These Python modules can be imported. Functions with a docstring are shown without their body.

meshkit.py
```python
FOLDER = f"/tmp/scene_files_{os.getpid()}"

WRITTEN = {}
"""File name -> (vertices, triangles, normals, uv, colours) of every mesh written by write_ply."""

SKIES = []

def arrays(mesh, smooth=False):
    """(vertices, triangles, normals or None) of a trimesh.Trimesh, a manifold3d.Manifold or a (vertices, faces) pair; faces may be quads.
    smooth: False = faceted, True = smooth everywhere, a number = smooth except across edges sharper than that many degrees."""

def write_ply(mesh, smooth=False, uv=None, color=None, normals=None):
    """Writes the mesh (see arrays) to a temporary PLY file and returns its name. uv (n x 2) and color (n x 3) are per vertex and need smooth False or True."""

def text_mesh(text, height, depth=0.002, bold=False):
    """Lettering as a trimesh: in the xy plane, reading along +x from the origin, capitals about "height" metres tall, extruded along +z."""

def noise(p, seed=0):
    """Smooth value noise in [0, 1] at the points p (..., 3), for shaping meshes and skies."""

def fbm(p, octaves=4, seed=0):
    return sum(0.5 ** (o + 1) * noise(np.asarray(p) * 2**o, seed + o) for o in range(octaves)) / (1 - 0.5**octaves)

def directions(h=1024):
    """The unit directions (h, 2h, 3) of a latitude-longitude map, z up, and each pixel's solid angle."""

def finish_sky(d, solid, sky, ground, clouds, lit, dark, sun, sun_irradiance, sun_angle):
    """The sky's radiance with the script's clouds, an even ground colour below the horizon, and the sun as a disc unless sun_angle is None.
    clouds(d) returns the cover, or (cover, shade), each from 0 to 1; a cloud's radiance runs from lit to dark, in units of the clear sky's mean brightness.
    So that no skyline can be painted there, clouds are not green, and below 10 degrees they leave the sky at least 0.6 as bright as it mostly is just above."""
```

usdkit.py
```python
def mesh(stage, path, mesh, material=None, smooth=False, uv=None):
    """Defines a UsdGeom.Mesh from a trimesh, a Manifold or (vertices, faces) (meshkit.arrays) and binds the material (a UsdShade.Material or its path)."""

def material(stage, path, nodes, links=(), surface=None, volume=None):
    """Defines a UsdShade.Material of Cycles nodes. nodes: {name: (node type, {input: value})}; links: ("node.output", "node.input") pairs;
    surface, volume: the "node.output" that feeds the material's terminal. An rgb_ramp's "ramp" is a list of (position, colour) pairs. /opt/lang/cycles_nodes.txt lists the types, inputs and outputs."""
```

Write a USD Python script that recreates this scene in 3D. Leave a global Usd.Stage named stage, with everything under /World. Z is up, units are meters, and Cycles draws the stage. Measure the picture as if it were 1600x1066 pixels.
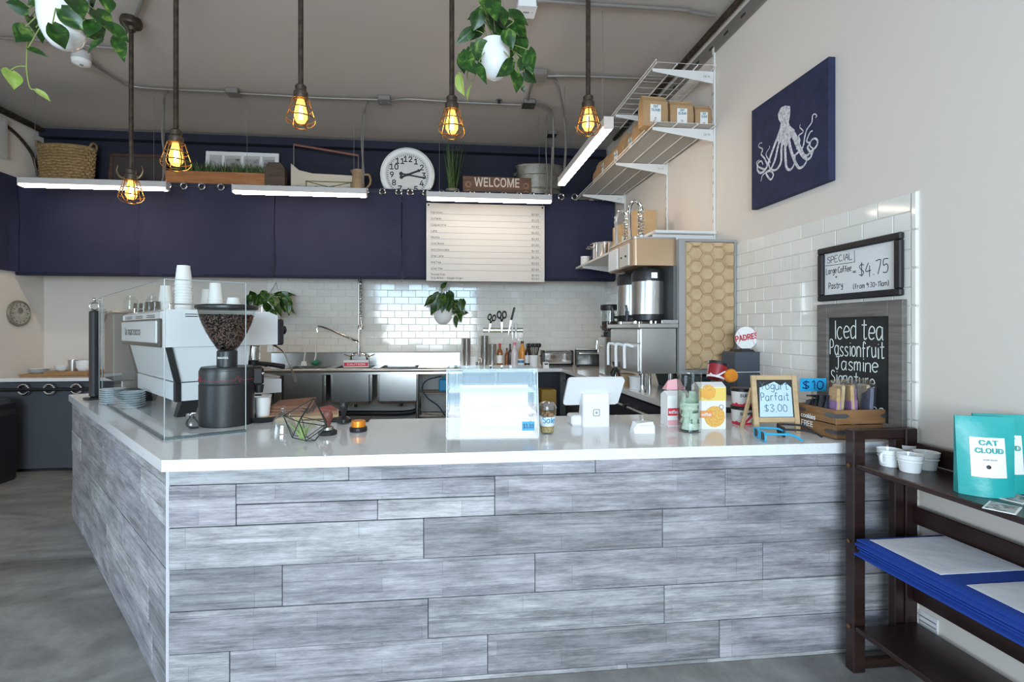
import math, random
import numpy as np, trimesh, manifold3d as m3, usdkit, meshkit
from shapely.geometry import Polygon, Point, LineString
from shapely import affinity, union_all
from pxr import Usd, UsdGeom, UsdLux, UsdShade, Gf, Sdf
random.seed(7); RNG = np.random.RandomState(11)
stage = Usd.Stage.CreateInMemory()
UsdGeom.SetStageUpAxis(stage, UsdGeom.Tokens.z); UsdGeom.SetStageMetersPerUnit(stage, 1.0)
UsdGeom.Xform.Define(stage, '/World'); UsdGeom.Scope.Define(stage, '/World/Looks')
stage.SetDefaultPrim(stage.GetPrimAtPath('/World'))

# ---------------------------------------------------------------- camera, daylight, exposure
F, CX, CY, YAW, EYE = 775.0, 772.0, 515.8, 0.1035, 1.36      # pixels of a 1600x1066 picture, radians, metres
C_, S_ = math.cos(YAW), math.sin(YAW)
cam = UsdGeom.Camera.Define(stage, '/World/camera')
cam.AddTransformOp().Set(Gf.Matrix4d(C_, -S_, 0, 0, 0, 0, 1, 0, -S_, -C_, 0, 0, 0, 0, EYE, 1))
cam.CreateHorizontalApertureAttr(36.0); cam.CreateVerticalApertureAttr(36.0 * 1066 / 1600)
cam.CreateFocalLengthAttr(36.0 * F / 1600)
cam.CreateHorizontalApertureOffsetAttr((800 - CX) * 36 / 1600); cam.CreateVerticalApertureOffsetAttr(-(533 - CY) * 36 / 1600)
cam.CreateClippingRangeAttr(Gf.Vec2f(0.05, 100)); cam.CreateExposureAttr(EXPO := 0.30)
dome = UsdLux.DomeLight.Define(stage, '/World/sky'); dome.CreateIntensityAttr(0.55); dome.CreateColorAttr(Gf.Vec3f(.72, .85, 1.0))
def daylight(name, x0, x1, z0, z1, y, power, col):
    l = UsdLux.RectLight.Define(stage, '/World/' + name); l.CreateWidthAttr(x1 - x0); l.CreateHeightAttr(z1 - z0)
    l.CreateIntensityAttr(power); l.CreateColorAttr(Gf.Vec3f(*col)); l.CreateNormalizeAttr(False)
    l.AddTranslateOp().Set(((x0 + x1) / 2, y, (z0 + z1) / 2)); l.AddRotateXOp().Set(90)
WIN = (-1.95, 1.0, 0.82, 2.64)                                # the shop window behind the camera: x0, x1, z0, z1
daylight('daylight_sky', WIN[0], WIN[1], 1.95, WIN[3], -3.3, 17.0, (.50, .76, 1.0))
daylight('daylight_street', WIN[0], WIN[1], WIN[2], 1.95, -3.3, 16.5, (.86, .92, 1.0))

SIDE = (-2.6, .7, .30, 2.05)                                    # the side window in the left wall, nearer than the camera sees: y0, y1, z0, z1
sl = UsdLux.RectLight.Define(stage, '/World/daylight_side'); sl.CreateWidthAttr(SIDE[1] - SIDE[0]); sl.CreateHeightAttr(SIDE[3] - SIDE[2]); sl.CreateIntensityAttr(4.0); sl.CreateColorAttr(Gf.Vec3f(.60, .78, 1.0)); sl.CreateNormalizeAttr(False)
sl.AddTranslateOp().Set((-4.20 - .3, (SIDE[0] + SIDE[1]) / 2, (SIDE[2] + SIDE[3]) / 2)); sl.AddRotateZOp().Set(-90); sl.AddRotateXOp().Set(90)

# ---------------------------------------------------------------- helpers
def ray(px, py):
    u = (px - CX) / F; return np.array([u * C_ + S_, C_ - u * S_, -(py - CY) / F])
def at(px, py, X=None, Y=None, Z=None, D=None):               # a measured pixel as a point on a plane of the room (or at a depth)
    r = ray(px, py)
    k = X / r[0] if X is not None else Y / r[1] if Y is not None else (Z - EYE) / r[2] if Z is not None else D
    return np.array([0, 0, EYE]) + k * r
used = {}
def numbered(path):
    n = used.get(path, 0); used[path] = n + 1
    return path if n == 0 else f'{path}_{n:03d}'
def tag(p, label=None, cat=None, group=None, kind=None):
    for k, v in (('label', label), ('category', cat), ('group', group), ('kind', kind)):
        if v: p.SetCustomDataByKey(k, v)
def thing(name, label, cat, loc=(0, 0, 0), rz=0, group=None, kind=None, rx=0, ry=0):
    x = UsdGeom.Xform.Define(stage, numbered('/World/' + name))
    x.AddTranslateOp().Set(tuple(map(float, loc)))
    if rz: x.AddRotateZOp().Set(float(rz))
    if ry: x.AddRotateYOp().Set(float(ry))
    if rx: x.AddRotateXOp().Set(float(rx))
    p = x.GetPrim(); tag(p, label, cat, group, kind); return p
def part(parent, name, mesh, m, label=None, kind=None, smooth=35, loc=None, rz=0, rx=0, ry=0):
    path = numbered((str(parent.GetPath()) if parent is not None else '/World') + '/' + name)
    if isinstance(mesh, list): mesh = cat_(mesh)
    g = usdkit.mesh(stage, path, mesh, m, smooth=smooth); p = g.GetPrim()
    if loc is not None: g.AddTranslateOp().Set(tuple(map(float, loc)))
    if rz: g.AddRotateZOp().Set(float(rz))
    if ry: g.AddRotateYOp().Set(float(ry))
    if rx: g.AddRotateXOp().Set(float(rx))
    if label or kind: tag(p, label, None, None, kind)
    return p
def single(name, mesh, m, label, cat, group=None, kind=None, smooth=35, loc=None, rz=0):
    p = part(None, name, mesh, m, None, None, smooth, loc, rz); tag(p, label, cat, group, kind); return p
def struct(name, mesh, m, parent=None, smooth=False):
    p = part(parent, name, mesh, m, None, 'structure' if parent is None else None, smooth); return p
def dup(src, loc, rz=0, label=None, group=None, rx=0, ry=0, scale=None):
    was = src.GetCustomData(); base = src.GetName()
    if base[-4:-3] == '_' and base[-3:].isdigit(): base = base[:-4]
    if src.IsA(UsdGeom.Mesh):                                  # a thing of one mesh: its copy is one mesh too
        a = UsdGeom.Mesh(src); x = UsdGeom.Mesh.Define(stage, numbered('/World/' + base)); p = x.GetPrim()
        for at_ in ('points', 'faceVertexCounts', 'faceVertexIndices', 'normals', 'subdivisionScheme'):
            if src.GetAttribute(at_).HasValue(): p.GetAttribute(at_).Set(src.GetAttribute(at_).Get())
        x.SetNormalsInterpolation('vertex'); UsdShade.MaterialBindingAPI.Apply(p).Bind(UsdShade.MaterialBindingAPI(src).ComputeBoundMaterial()[0])
    else:
        x = UsdGeom.Xform.Define(stage, numbered('/World/' + base)); p = x.GetPrim(); p.GetReferences().AddInternalReference(src.GetPath()); p.SetInstanceable(True)
    x.ClearXformOpOrder(); x.AddTranslateOp(opSuffix='place').Set(tuple(map(float, loc)))
    if rz: x.AddRotateZOp(opSuffix='place').Set(float(rz))
    if ry: x.AddRotateYOp(opSuffix='place').Set(float(ry))
    if rx: x.AddRotateXOp(opSuffix='place').Set(float(rx))
    if scale: x.AddScaleOp(opSuffix='place').Set(tuple(scale))
    tag(p, label or was.get('label'), was.get('category'), group or was.get('group')); return p

ORD = ['topmost', 'second', 'third', 'fourth', 'fifth', 'sixth', 'seventh', 'eighth', 'ninth', 'tenth', 'eleventh', 'twelfth']
def nth(k, n, way='from the top'):                             # which of a pile: 'topmost', 'third from the top', 'lowest'
    return 'topmost' if k == 0 else 'lowest' if k == n - 1 else f'{ORD[k]} {way}'
# meshes
def cat_(l): return trimesh.util.concatenate([x for x in l if x is not None])
_sg = np.array([(a, b, c) for a in (-1, 1) for b in (-1, 1) for c in (-1, 1)], float)
_pts = np.vstack([[(s * (1, 1, 1)) * 1.0 for s in _sg]] * 3)
_ins = np.repeat(np.eye(3), 8, 0)                             # the axis along which a corner point is NOT pulled in
_h = trimesh.convex.convex_hull(_pts * (1 - .2 * (1 - _ins)))
_map = [int(np.argmin(np.abs(_pts * (1 - .2 * (1 - _ins)) - v).sum(1))) for v in _h.vertices]
_cf = np.array(_map)[_h.faces]
def box(x0, x1, y0, y1, z0, z1, b=.0):
    if b <= 0:
        m = trimesh.creation.box([abs(x1 - x0), abs(y1 - y0), abs(z1 - z0)])
        m.apply_translation([(x0 + x1) / 2, (y0 + y1) / 2, (z0 + z1) / 2]); return m
    h = np.array([abs(x1 - x0), abs(y1 - y0), abs(z1 - z0)]) / 2; b = min(b, h.min() * .95)
    v = _pts * (h - b * (1 - _ins)) + [(x0 + x1) / 2, (y0 + y1) / 2, (z0 + z1) / 2]
    return trimesh.Trimesh(v, _cf, process=False)
def lathe(prof, n=32, loc=(0, 0, 0)):                         # prof: (radius, z) from bottom to top
    p = np.array(prof, float); k = len(p); a = np.arange(n) * 2 * np.pi / n
    v = np.stack([p[:, None, 0] * np.cos(a), p[:, None, 0] * np.sin(a), np.repeat(p[:, 1:2], n, 1)], -1).reshape(-1, 3)
    f = []
    for i in range(k - 1):
        for j in range(n):
            A, B, Cc, D = i * n + j, i * n + (j + 1) % n, (i + 1) * n + (j + 1) % n, (i + 1) * n + j
            if p[i, 0] > 1e-6: f.append((A, B, Cc))
            if p[i + 1, 0] > 1e-6: f.append((A, Cc, D))
    m = trimesh.Trimesh(v + np.array(loc), f, process=True, validate=False); return m
def cyl(r, z0, z1, n=24, loc=(0, 0, 0), b=0.0, r2=None):
    r2 = r if r2 is None else r2
    pr = [(0, z0), (r - b, z0), (r, z0 + b), (r2, z1 - b), (r2 - b, z1), (0, z1)] if b else [(0, z0), (r, z0), (r2, z1), (0, z1)]
    return lathe(pr, n, loc)
def tube(pts, r, n=8, closed=False, caps=True):
    p = np.array(pts, float); k = len(p); r = np.broadcast_to(r, (k,))
    if closed: t = np.roll(p, -1, 0) - np.roll(p, 1, 0)
    else: t = np.gradient(p, axis=0)
    t /= np.linalg.norm(t, axis=1, keepdims=True) + 1e-12
    a = np.zeros_like(p); ref = np.array([0, 0, 1.0]) if abs(t[0, 2]) < .9 else np.array([1.0, 0, 0])
    a[0] = np.cross(t[0], ref); a[0] /= np.linalg.norm(a[0])
    for i in range(1, k):
        q = a[i - 1] - t[i] * (a[i - 1] @ t[i]); a[i] = q / (np.linalg.norm(q) + 1e-12)
    b = np.cross(t, a); g = np.arange(n) * 2 * np.pi / n
    v = p[:, None] + r[:, None, None] * (np.cos(g)[None, :, None] * a[:, None] + np.sin(g)[None, :, None] * b[:, None])
    v = v.reshape(-1, 3); f = []
    for i in range(k if closed else k - 1):
        i2 = (i + 1) % k
        for j in range(n):
            j2 = (j + 1) % n; f += [(i * n + j, i * n + j2, i2 * n + j2), (i * n + j, i2 * n + j2, i2 * n + j)]
    if caps and not closed:
        v = np.vstack([v, p[0], p[-1]]); c0, c1 = len(v) - 2, len(v) - 1
        for j in range(n):
            j2 = (j + 1) % n; f += [(c0, j2, j), (c1, (k - 1) * n + j, (k - 1) * n + j2)]
    return trimesh.Trimesh(v, f, process=False)
def bar(a, b, r, n=8): return tube([a, b], r, n)
def spline(pts, n=8):                                         # Catmull-Rom through the points
    p = np.array(pts, float); q = np.vstack([2 * p[0] - p[1], p, 2 * p[-1] - p[-2]]); out = []
    for i in range(1, len(q) - 2):
        for t in np.arange(n) / n:
            out.append(.5 * ((2 * q[i]) + (q[i + 1] - q[i - 1]) * t + (2 * q[i - 1] - 5 * q[i] + 4 * q[i + 1] - q[i + 2]) * t**2 + (3 * q[i] - q[i - 1] - 3 * q[i + 1] + q[i + 2]) * t**3))
    return np.array(out + [p[-1]])
def ring(R, r, loc=(0, 0, 0), axis='z', n=24, k=8):
    a = np.arange(n) * 2 * np.pi / n; c, s, o = np.cos(a) * R, np.sin(a) * R, np.zeros(n)
    p = np.stack({'z': (c, s, o), 'y': (c, o, s), 'x': (o, c, s)}[axis], 1) + np.array(loc)
    return tube(p, r, k, closed=True)
def prism(pts, d, plane='xz', at0=0.0):                       # polygon extruded: xz -> along +y, yz -> along +x, xy -> along +z
    poly = pts if hasattr(pts, 'exterior') else Polygon(pts)
    if not poly.is_valid: poly = poly.buffer(0)
    m = trimesh.creation.extrude_polygon(poly, d, engine='earcut'); v = m.vertices.copy()
    if plane == 'xz': v = np.stack([v[:, 0], v[:, 2] + at0, v[:, 1]], 1); m = trimesh.Trimesh(v, m.faces[:, ::-1], process=False)
    elif plane == 'yz': v = np.stack([v[:, 2] + at0, v[:, 0], v[:, 1]], 1); m = trimesh.Trimesh(v, m.faces, process=False)
    else: v[:, 2] += at0; m = trimesh.Trimesh(v, m.faces, process=False)
    return m
def rrect(x0, x1, y0, y1, r): return Polygon([(x0 + r, y0 + r), (x1 - r, y0 + r), (x1 - r, y1 - r), (x0 + r, y1 - r)]).buffer(r, 6)
def hull(pts): return trimesh.convex.convex_hull(np.array(pts, float))
def ball(r, loc=(0, 0, 0), s=(1, 1, 1), n=2):
    m = trimesh.creation.icosphere(n, r); m.apply_scale(s); m.apply_translation(loc); return m
def rot(m, deg, axis='z', about=(0, 0, 0)):
    m = m.copy(); m.apply_transform(trimesh.transformations.rotation_matrix(math.radians(deg), {'x': (1, 0, 0), 'y': (0, 1, 0), 'z': (0, 0, 1)}[axis], about)); return m
def mv(m, x=0, y=0, z=0): m = m.copy(); m.apply_translation((x, y, z)); return m
def frame_m(m, o, u, v):                                      # put a mesh drawn in xy (z = out) on the plane at o with axes u (right) and v (up)
    u = np.array(u, float); u /= np.linalg.norm(u); v = np.array(v, float); v -= u * (u @ v); v /= np.linalg.norm(v); w = np.cross(u, v)
    T = np.eye(4); T[:3, 0], T[:3, 1], T[:3, 2], T[:3, 3] = u, v, w, o
    m = m.copy(); m.apply_transform(T); return m
def txt(s, h, o, u, v, depth=.0008, bold=False, width=None, mid=False):
    m = meshkit.text_mesh(s, h, depth, bold)
    w = m.bounds[1, 0]
    if width: m.apply_scale([width / w, 1, 1]); w = width
    if mid: m.apply_translation([-w / 2, 0, 0])
    return frame_m(m, o, u, v)
# a one-stroke hand: glyphs on a 4 x 6 grid, strokes split by spaces, baseline 0, x-height 4, capitals 6
HAND = {'a': '3432110002133431 3340', 'b': '06000110203113243304', 'c': '33241402010020314', 'd': '36300010020413243332', 'e': '02323324140201102031', 'f': '2616050400 0424', 'g': '3332241402011021333 331d0c1a', 'h': '0600 031424333230', 'i': '1410 1516', 'j': '', 'k': '0600 023400 0230', 'l': '0600', 'm': '0400 0314232420 23343430', 'n': '0400 031424333230', 'o': '14031001020030334414', 'p': '', 'r': '0400 03142434', 's': '332414030212223110201001', 't': '16110020 0424', 'u': '04011020313430', 'w': '041022303444', 'y': ''}
HS = {  # strokes as lists of (x, y)
 'I': [[(1, 0), (1, 6)]], 'c': [[(3, 3.4), (2, 4), (.8, 3.6), (0, 2), (.8, .3), (2, 0), (3, .7)]], 'e': [[(0, 2), (3, 2.2), (2.8, 3.5), (1.6, 4), (.4, 3.3), (0, 2), (.4, .6), (1.6, 0), (3, .6)]],
 'd': [[(3, 3.2), (1.8, 4), (.4, 3.2), (0, 2), (.5, .5), (1.6, 0), (3, 1)], [(3, 6), (3, 0)]], 't': [[(1.5, 6), (1.5, .6), (2.1, 0), (2.9, .3)], [(.2, 4.2), (2.9, 4.2)]],
 'a': [[(3, 3.4), (1.8, 4), (.5, 3.3), (0, 1.8), (.7, .2), (1.8, .1), (3, 1.4)], [(3, 4), (3, .6), (3.4, 0)]], 'P': [[(0, 0), (0, 6), (2.2, 6), (3, 4.8), (2.4, 3.2), (0, 2.8)]],
 's': [[(2.8, 3.5), (1.5, 4), (.3, 3.2), (1, 2.2), (2.4, 1.6), (2.7, .7), (1.5, 0), (.1, .5)]], 'i': [[(.8, 4), (.8, 0)], [(.8, 5.2), (.85, 5.5)]], 'o': [[(1.5, 4), (.3, 3.2), (0, 1.8), (.6, .3), (1.7, 0), (2.8, .8), (3, 2.4), (2.4, 3.6), (1.5, 4)]],
 'n': [[(0, 4), (0, 0)], [(0, 2.8), (1, 3.9), (2.2, 3.9), (2.8, 3), (2.8, 0)]], 'f': [[(2.8, 5.4), (2, 6), (1.2, 5.4), (1.2, 0)], [(.2, 3.6), (2.5, 3.6)]], 'r': [[(.3, 4), (.3, 0)], [(.3, 2.6), (1.2, 3.8), (2.5, 3.9)]],
 'u': [[(0, 4), (.1, 1), (.8, 0), (2, .3), (2.8, 1.4)], [(2.8, 4), (2.8, 0)]], 'J': [[(.6, 5.8), (3, 6)], [(2, 6), (2, 1), (1.2, 0), (.2, .8)]], 'm': [[(0, 4), (0, 0)], [(0, 2.8), (.9, 3.9), (1.7, 3.3), (1.7, 0)], [(1.7, 2.8), (2.6, 3.9), (3.5, 3.3), (3.6, 0)]],
 'S': [[(3, 5.2), (1.8, 6), (.5, 5.4), (.5, 4), (1.8, 3.1), (2.9, 2.2), (2.8, .8), (1.5, 0), (0, .7)]], 'g': [[(2.8, 3.4), (1.6, 4), (.3, 3), (.3, 1.2), (1.4, .4), (2.8, 1.4)], [(2.8, 4), (2.8, -1), (1.8, -2), (.4, -1.4)]],
 'k': [[(0, 6), (0, 0)], [(2.6, 4), (0, 1.8)], [(.9, 2.4), (2.8, 0)]], 'M': [[(0, 0), (.3, 6), (2, 2.6), (3.6, 6), (4, 0)]], 'E': [[(3, 6), (0, 6), (0, 0), (3, 0)], [(0, 3.1), (2.4, 3.1)]], 'C': [[(3, 5.2), (1.9, 6), (.5, 5), (0, 3), (.6, .8), (2, 0), (3.1, .8)]],
 'A': [[(0, 0), (1.6, 6), (3.2, 0)], [(.6, 2.2), (2.6, 2.2)]], 'L': [[(0, 6), (0, 0), (2.8, 0)]], '+': [[(0, 2.5), (3, 2.5)], [(1.5, 1), (1.5, 4)]], '=': [[(0, 3.4), (3, 3.4)], [(0, 1.8), (3, 1.8)]], '$': [[(3, 5), (1.6, 5.5), (.3, 4.6), (1.5, 3), (2.9, 1.9), (2, .6), (.1, 1)], [(1.6, 6.3), (1.6, -.2)]],
 '4': [[(1.6, 6), (0, 2.4), (3.2, 2.4)], [(2.4, 4.6), (2.4, -.4)]], '.': [[(.2, 0), (.5, .3)]], '7': [[(0, 6), (3, 6), (1.2, 0)]], '5': [[(3, 6), (.5, 6), (.3, 3.4), (2, 3.8), (3, 2.2), (2, .3), (.2, .4)]], 'y': [[(0, 4), (.6, 1.4), (2, 1.2), (2.8, 2.4)], [(2.8, 4), (2.6, -1), (1.6, -2), (.4, -1.4)]],
 '(': [[(1.4, 6.4), (.3, 4.6), (.3, 1.4), (1.4, -.4)]], ')': [[(0, 6.4), (1.1, 4.6), (1.1, 1.4), (0, -.4)]], '9': [[(2.8, 4.4), (1.4, 6), (.2, 4.6), (1.2, 3.2), (2.8, 4.4), (2.6, 0)]], ':': [[(.3, 1), (.5, 1.2)], [(.3, 3.4), (.5, 3.6)]], '3': [[(0, 5.4), (1.6, 6), (2.7, 4.8), (1.2, 3.2), (2.9, 1.8), (1.6, 0), (0, .6)]], '0': [[(1.5, 6), (.3, 4.8), (.2, 1.4), (1.4, 0), (2.7, 1.2), (2.8, 4.6), (1.5, 6)]], '-': [[(0, 2.6), (2.4, 2.6)]], '1': [[(.4, 5), (1.4, 6), (1.4, 0)]],
 'Y': [[(0, 6), (1.6, 3.2), (1.6, 0)], [(3.2, 6), (1.6, 3.2)]], 'K': [[(0, 6), (0, 0)], [(2.8, 6), (0, 2.6), (3, 0)]], 'h': [[(0, 6), (0, 0)], [(0, 2.8), (1, 3.9), (2.2, 3.9), (2.8, 3), (2.8, 0)]], 'l': [[(.4, 6), (.4, 0)]], 'x': [[(0, 4), (2.6, 0)], [(2.6, 4), (0, 0)]], ',': [[(.4, .3), (0, -1)]]}
def hand(s, h, o, u, v, r, width=None, jit=.12, seed=1):      # h = capital height; strokes are fine flattened tubes lying on the plane
    R = np.random.RandomState(seed); k = h / 6; x = 0.0; P_ = []
    for ch in s:
        if ch == ' ': x += 2.2; continue
        g = HS.get(ch) or HS[ch.lower()]
        wd = max(p[0] for st in g for p in st); dy = R.uniform(-1, 1) * jit * 2
        for st in g: P_.append([(x + a + R.uniform(-1, 1) * jit, b + dy + R.uniform(-1, 1) * jit) for a, b in st])
        x += wd + 1.1
    kx = (width / (x - 1.1)) if width else k; out = []
    for st in P_:
        q = np.array([(a * kx, b * k, 0) for a, b in st]); q = spline(q, 4) if len(q) > 2 else q
        m = tube(q, r, 6); m.vertices[:, 2] *= .35; out.append(m)
    return frame_m(cat_(out), o, u, v)

# materials
def mat(name, col, rough=.5, metal=0., var=None, bump=None, coord='object', **kw):
    """var = (scale xyz, colour b, contrast lo, hi[, detail]); bump = (scale xyz, strength, distance)"""
    path = '/World/Looks/' + name
    n = {'p': ('principled_bsdf', {'base_color': col, 'roughness': rough, 'metallic': float(metal), **kw})}; l = []
    if var or bump:
        n['tc'] = ('texture_coordinate', {}) if coord == 'object' else ('geometry', {}); src = 'tc.object' if coord == 'object' else 'tc.position'
    if var:
        n['mp'] = ('mapping', {'scale': var[0]}); n['nz'] = ('noise_texture', {'scale': 1., 'detail': float(var[4]) if len(var) > 4 else 4., 'roughness': .6})
        n['rp'] = ('rgb_ramp', {'ramp': [(var[2], col), (var[3], var[1])]})
        l += [(src, 'mp.vector'), ('mp.vector', 'nz.vector'), ('nz.fac', 'rp.fac'), ('rp.color', 'p.base_color')]
    if bump:
        n['mb'] = ('mapping', {'scale': bump[0]}); n['nb'] = ('noise_texture', {'scale': 1., 'detail': 3.}); n['b'] = ('bump', {'strength': float(bump[1]), 'distance': float(bump[2])})
        l += [(src, 'mb.vector'), ('mb.vector', 'nb.vector'), ('nb.fac', 'b.height'), ('b.normal', 'p.normal')]
    return usdkit.material(stage, path, n, l, surface='p.BSDF')
def emit(name, col, strength): return usdkit.material(stage, '/World/Looks/' + name, {'e': ('emission', {'color': col, 'strength': float(strength)})}, surface='e.emission')
def pane(name, tint=(1, 1, 1), rough=.02, ior=1.45, extra=0.0):
    n = {'t': ('transparent_bsdf', {'color': tint}), 'g': ('glossy_bsdf', {'color': (1, 1, 1), 'roughness': float(rough)}), 'f': ('fresnel', {'IOR': float(ior)}), 'm': ('mix_closure', {}),
         'k': ('geometry', {}), 'o': ('math', {'math_type': 'subtract', 'value1': 1.0}), 'x': ('math', {'math_type': 'multiply'})}          # the inner face of a pane does not reflect again
    l = [('t.BSDF', 'm.closure1'), ('g.BSDF', 'm.closure2'), ('k.backfacing', 'o.value2'), ('f.fac', 'x.value1'), ('o.value', 'x.value2'), ('x.value', 'm.fac')]
    return usdkit.material(stage, '/World/Looks/' + name, n, l, surface='m.closure')
M = {}
M['ceiling'] = mat('ceiling_paint', (.50, .455, .42), .9, var=((.6, .6, .6), (.455, .415, .38), .35, .7), coord='w')
M['wall'] = mat('wall_paint', (.72, .66, .60), .75, bump=((60, 60, 60), .05, .002), coord='w')
M['wall_dark'] = mat('navy_wall_paint', (.010, .011, .028), .7)
M['tile'] = [mat(f'white_tile_{w}', c, .07, specular_ior_level=.55) for w, c in (('a', (.80, .775, .72)), ('b', (.78, .755, .70)), ('c', (.815, .79, .74)))]
M['grout'] = mat('tile_grout', (.74, .715, .665), .8)
M['white'] = mat('white_plastic', (.82, .83, .84), .35)
M['white_gloss'] = mat('white_ceramic', (.85, .86, .86), .12)
M['white_matte'] = mat('white_paper', (.84, .83, .81), .75)
M['black'] = mat('black_plastic', (.015, .015, .018), .38)
M['black_matte'] = mat('black_matte', (.02, .02, .022), .7)
M['rubber'] = mat('black_rubber', (.03, .03, .03), .8)
M['steel'] = mat('stainless_steel', (.62, .615, .60), .26, 1., bump=((3, 3, 260), .06, .002))
M['chrome'] = mat('chrome', (.78, .78, .78), .08, 1.)
M['galv'] = mat('galvanised_conduit', (.27, .25, .23), .5, .5)
M['bronze'] = mat('aged_bronze', (.055, .042, .034), .5, .7, var=((30, 30, 30), (.11, .085, .06), .4, .7))
M['brass'] = mat('aged_brass_cage', (.30, .17, .06), .35, .9)
M['wood_dark'] = mat('dark_stained_wood', (.020, .009, .008), .30, var=((3, 3, 40), (.036, .016, .013), .35, .7))
M['wood'] = mat('warm_wood', (.30, .15, .06), .55, var=((4, 4, 60), (.19, .09, .035), .35, .65), bump=((6, 6, 80), .2, .002))
M['wood_grey'] = mat('grey_washed_wood', (.20, .18, .165), .6, var=((4, 4, 50), (.12, .108, .10), .35, .65), bump=((8, 8, 80), .2, .002))
M['wood_pale'] = mat('pale_wood', (.60, .42, .24), .55, var=((6, 6, 60), (.50, .34, .18), .35, .65))
M['navy'] = mat('navy_canvas', (.024, .026, .062), .85, var=((2.2, 2.2, 2.2), (.017, .018, .045), .35, .7), bump=((420, 420, 420), .12, .001))
M['kraft'] = mat('kraft_paper', (.46, .29, .15), .65, var=((9, 9, 9), (.40, .245, .12), .35, .7), bump=((30, 30, 30), .25, .004))
M['chalk'] = mat('chalkboard', (.018, .020, .020), .55, var=((5, 5, 5), (.034, .037, .037), .45, .75))
M['chalk_line'] = mat('chalk', (.72, .78, .76), .9)
M['ink'] = mat('black_marker_ink', (.02, .02, .025), .5)
M['blue_ink'] = mat('blue_marker_ink', (.02, .16, .34), .5)
M['grey_ink'] = mat('grey_print', (.30, .30, .30), .6)
M['paper'] = mat('paper_label', (.83, .82, .80), .6)
M['glass'] = pane('clear_glass', (.96, .98, .975), .02, 1.5)
M['glass_solid'] = mat('solid_glass', (.95, .97, .96), .02, 0, transmission_weight=1.0, ior=1.45)

# ================================================================ the room
XR, XL, YB, YF, ZC = 1.92, -4.20, 5.72, -3.0, 3.50           # right, left, back, front walls and the ceiling
def floor_mat():
    n = {'tc': ('geometry', {}), 'm1': ('mapping', {'scale': (.75, 1.5, 1), 'rotation': (0, 0, .5)}), 'n1': ('noise_texture', {'scale': 1.0, 'detail': 8., 'roughness': .62, 'distortion': 1.6}),
         'r1': ('rgb_ramp', {'ramp': [(.30, (.15, .142, .132)), (.45, (.25, .242, .23)), (.56, (.34, .332, .318)), (.68, (.235, .226, .213)), (.8, (.37, .36, .345))]}),
         'm2': ('mapping', {'scale': (7, 7, 1)}), 'n2': ('noise_texture', {'scale': 1.0, 'detail': 6., 'roughness': .7}), 'r2': ('rgb_ramp', {'ramp': [(.35, (.8, .8, .8)), (.65, (1.08, 1.08, 1.08))]}),
         'x': ('mix', {'mix_type': 'multiply', 'fac': 1.0}), 'p': ('principled_bsdf', {'roughness': .42}), 'rr': ('map_range', {'from_min': .3, 'from_max': .7, 'to_min': .3, 'to_max': .55})}
    l = [('tc.position', 'm1.vector'), ('m1.vector', 'n1.vector'), ('n1.fac', 'r1.fac'), ('tc.position', 'm2.vector'), ('m2.vector', 'n2.vector'), ('n2.fac', 'r2.fac'),
         ('r1.color', 'x.color1'), ('r2.color', 'x.color2'), ('x.color', 'p.base_color'), ('n1.fac', 'rr.value'), ('rr.result', 'p.roughness')]
    return usdkit.material(stage, '/World/Looks/polished_concrete', n, l, surface='p.BSDF')
M['floor'] = floor_mat()
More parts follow.
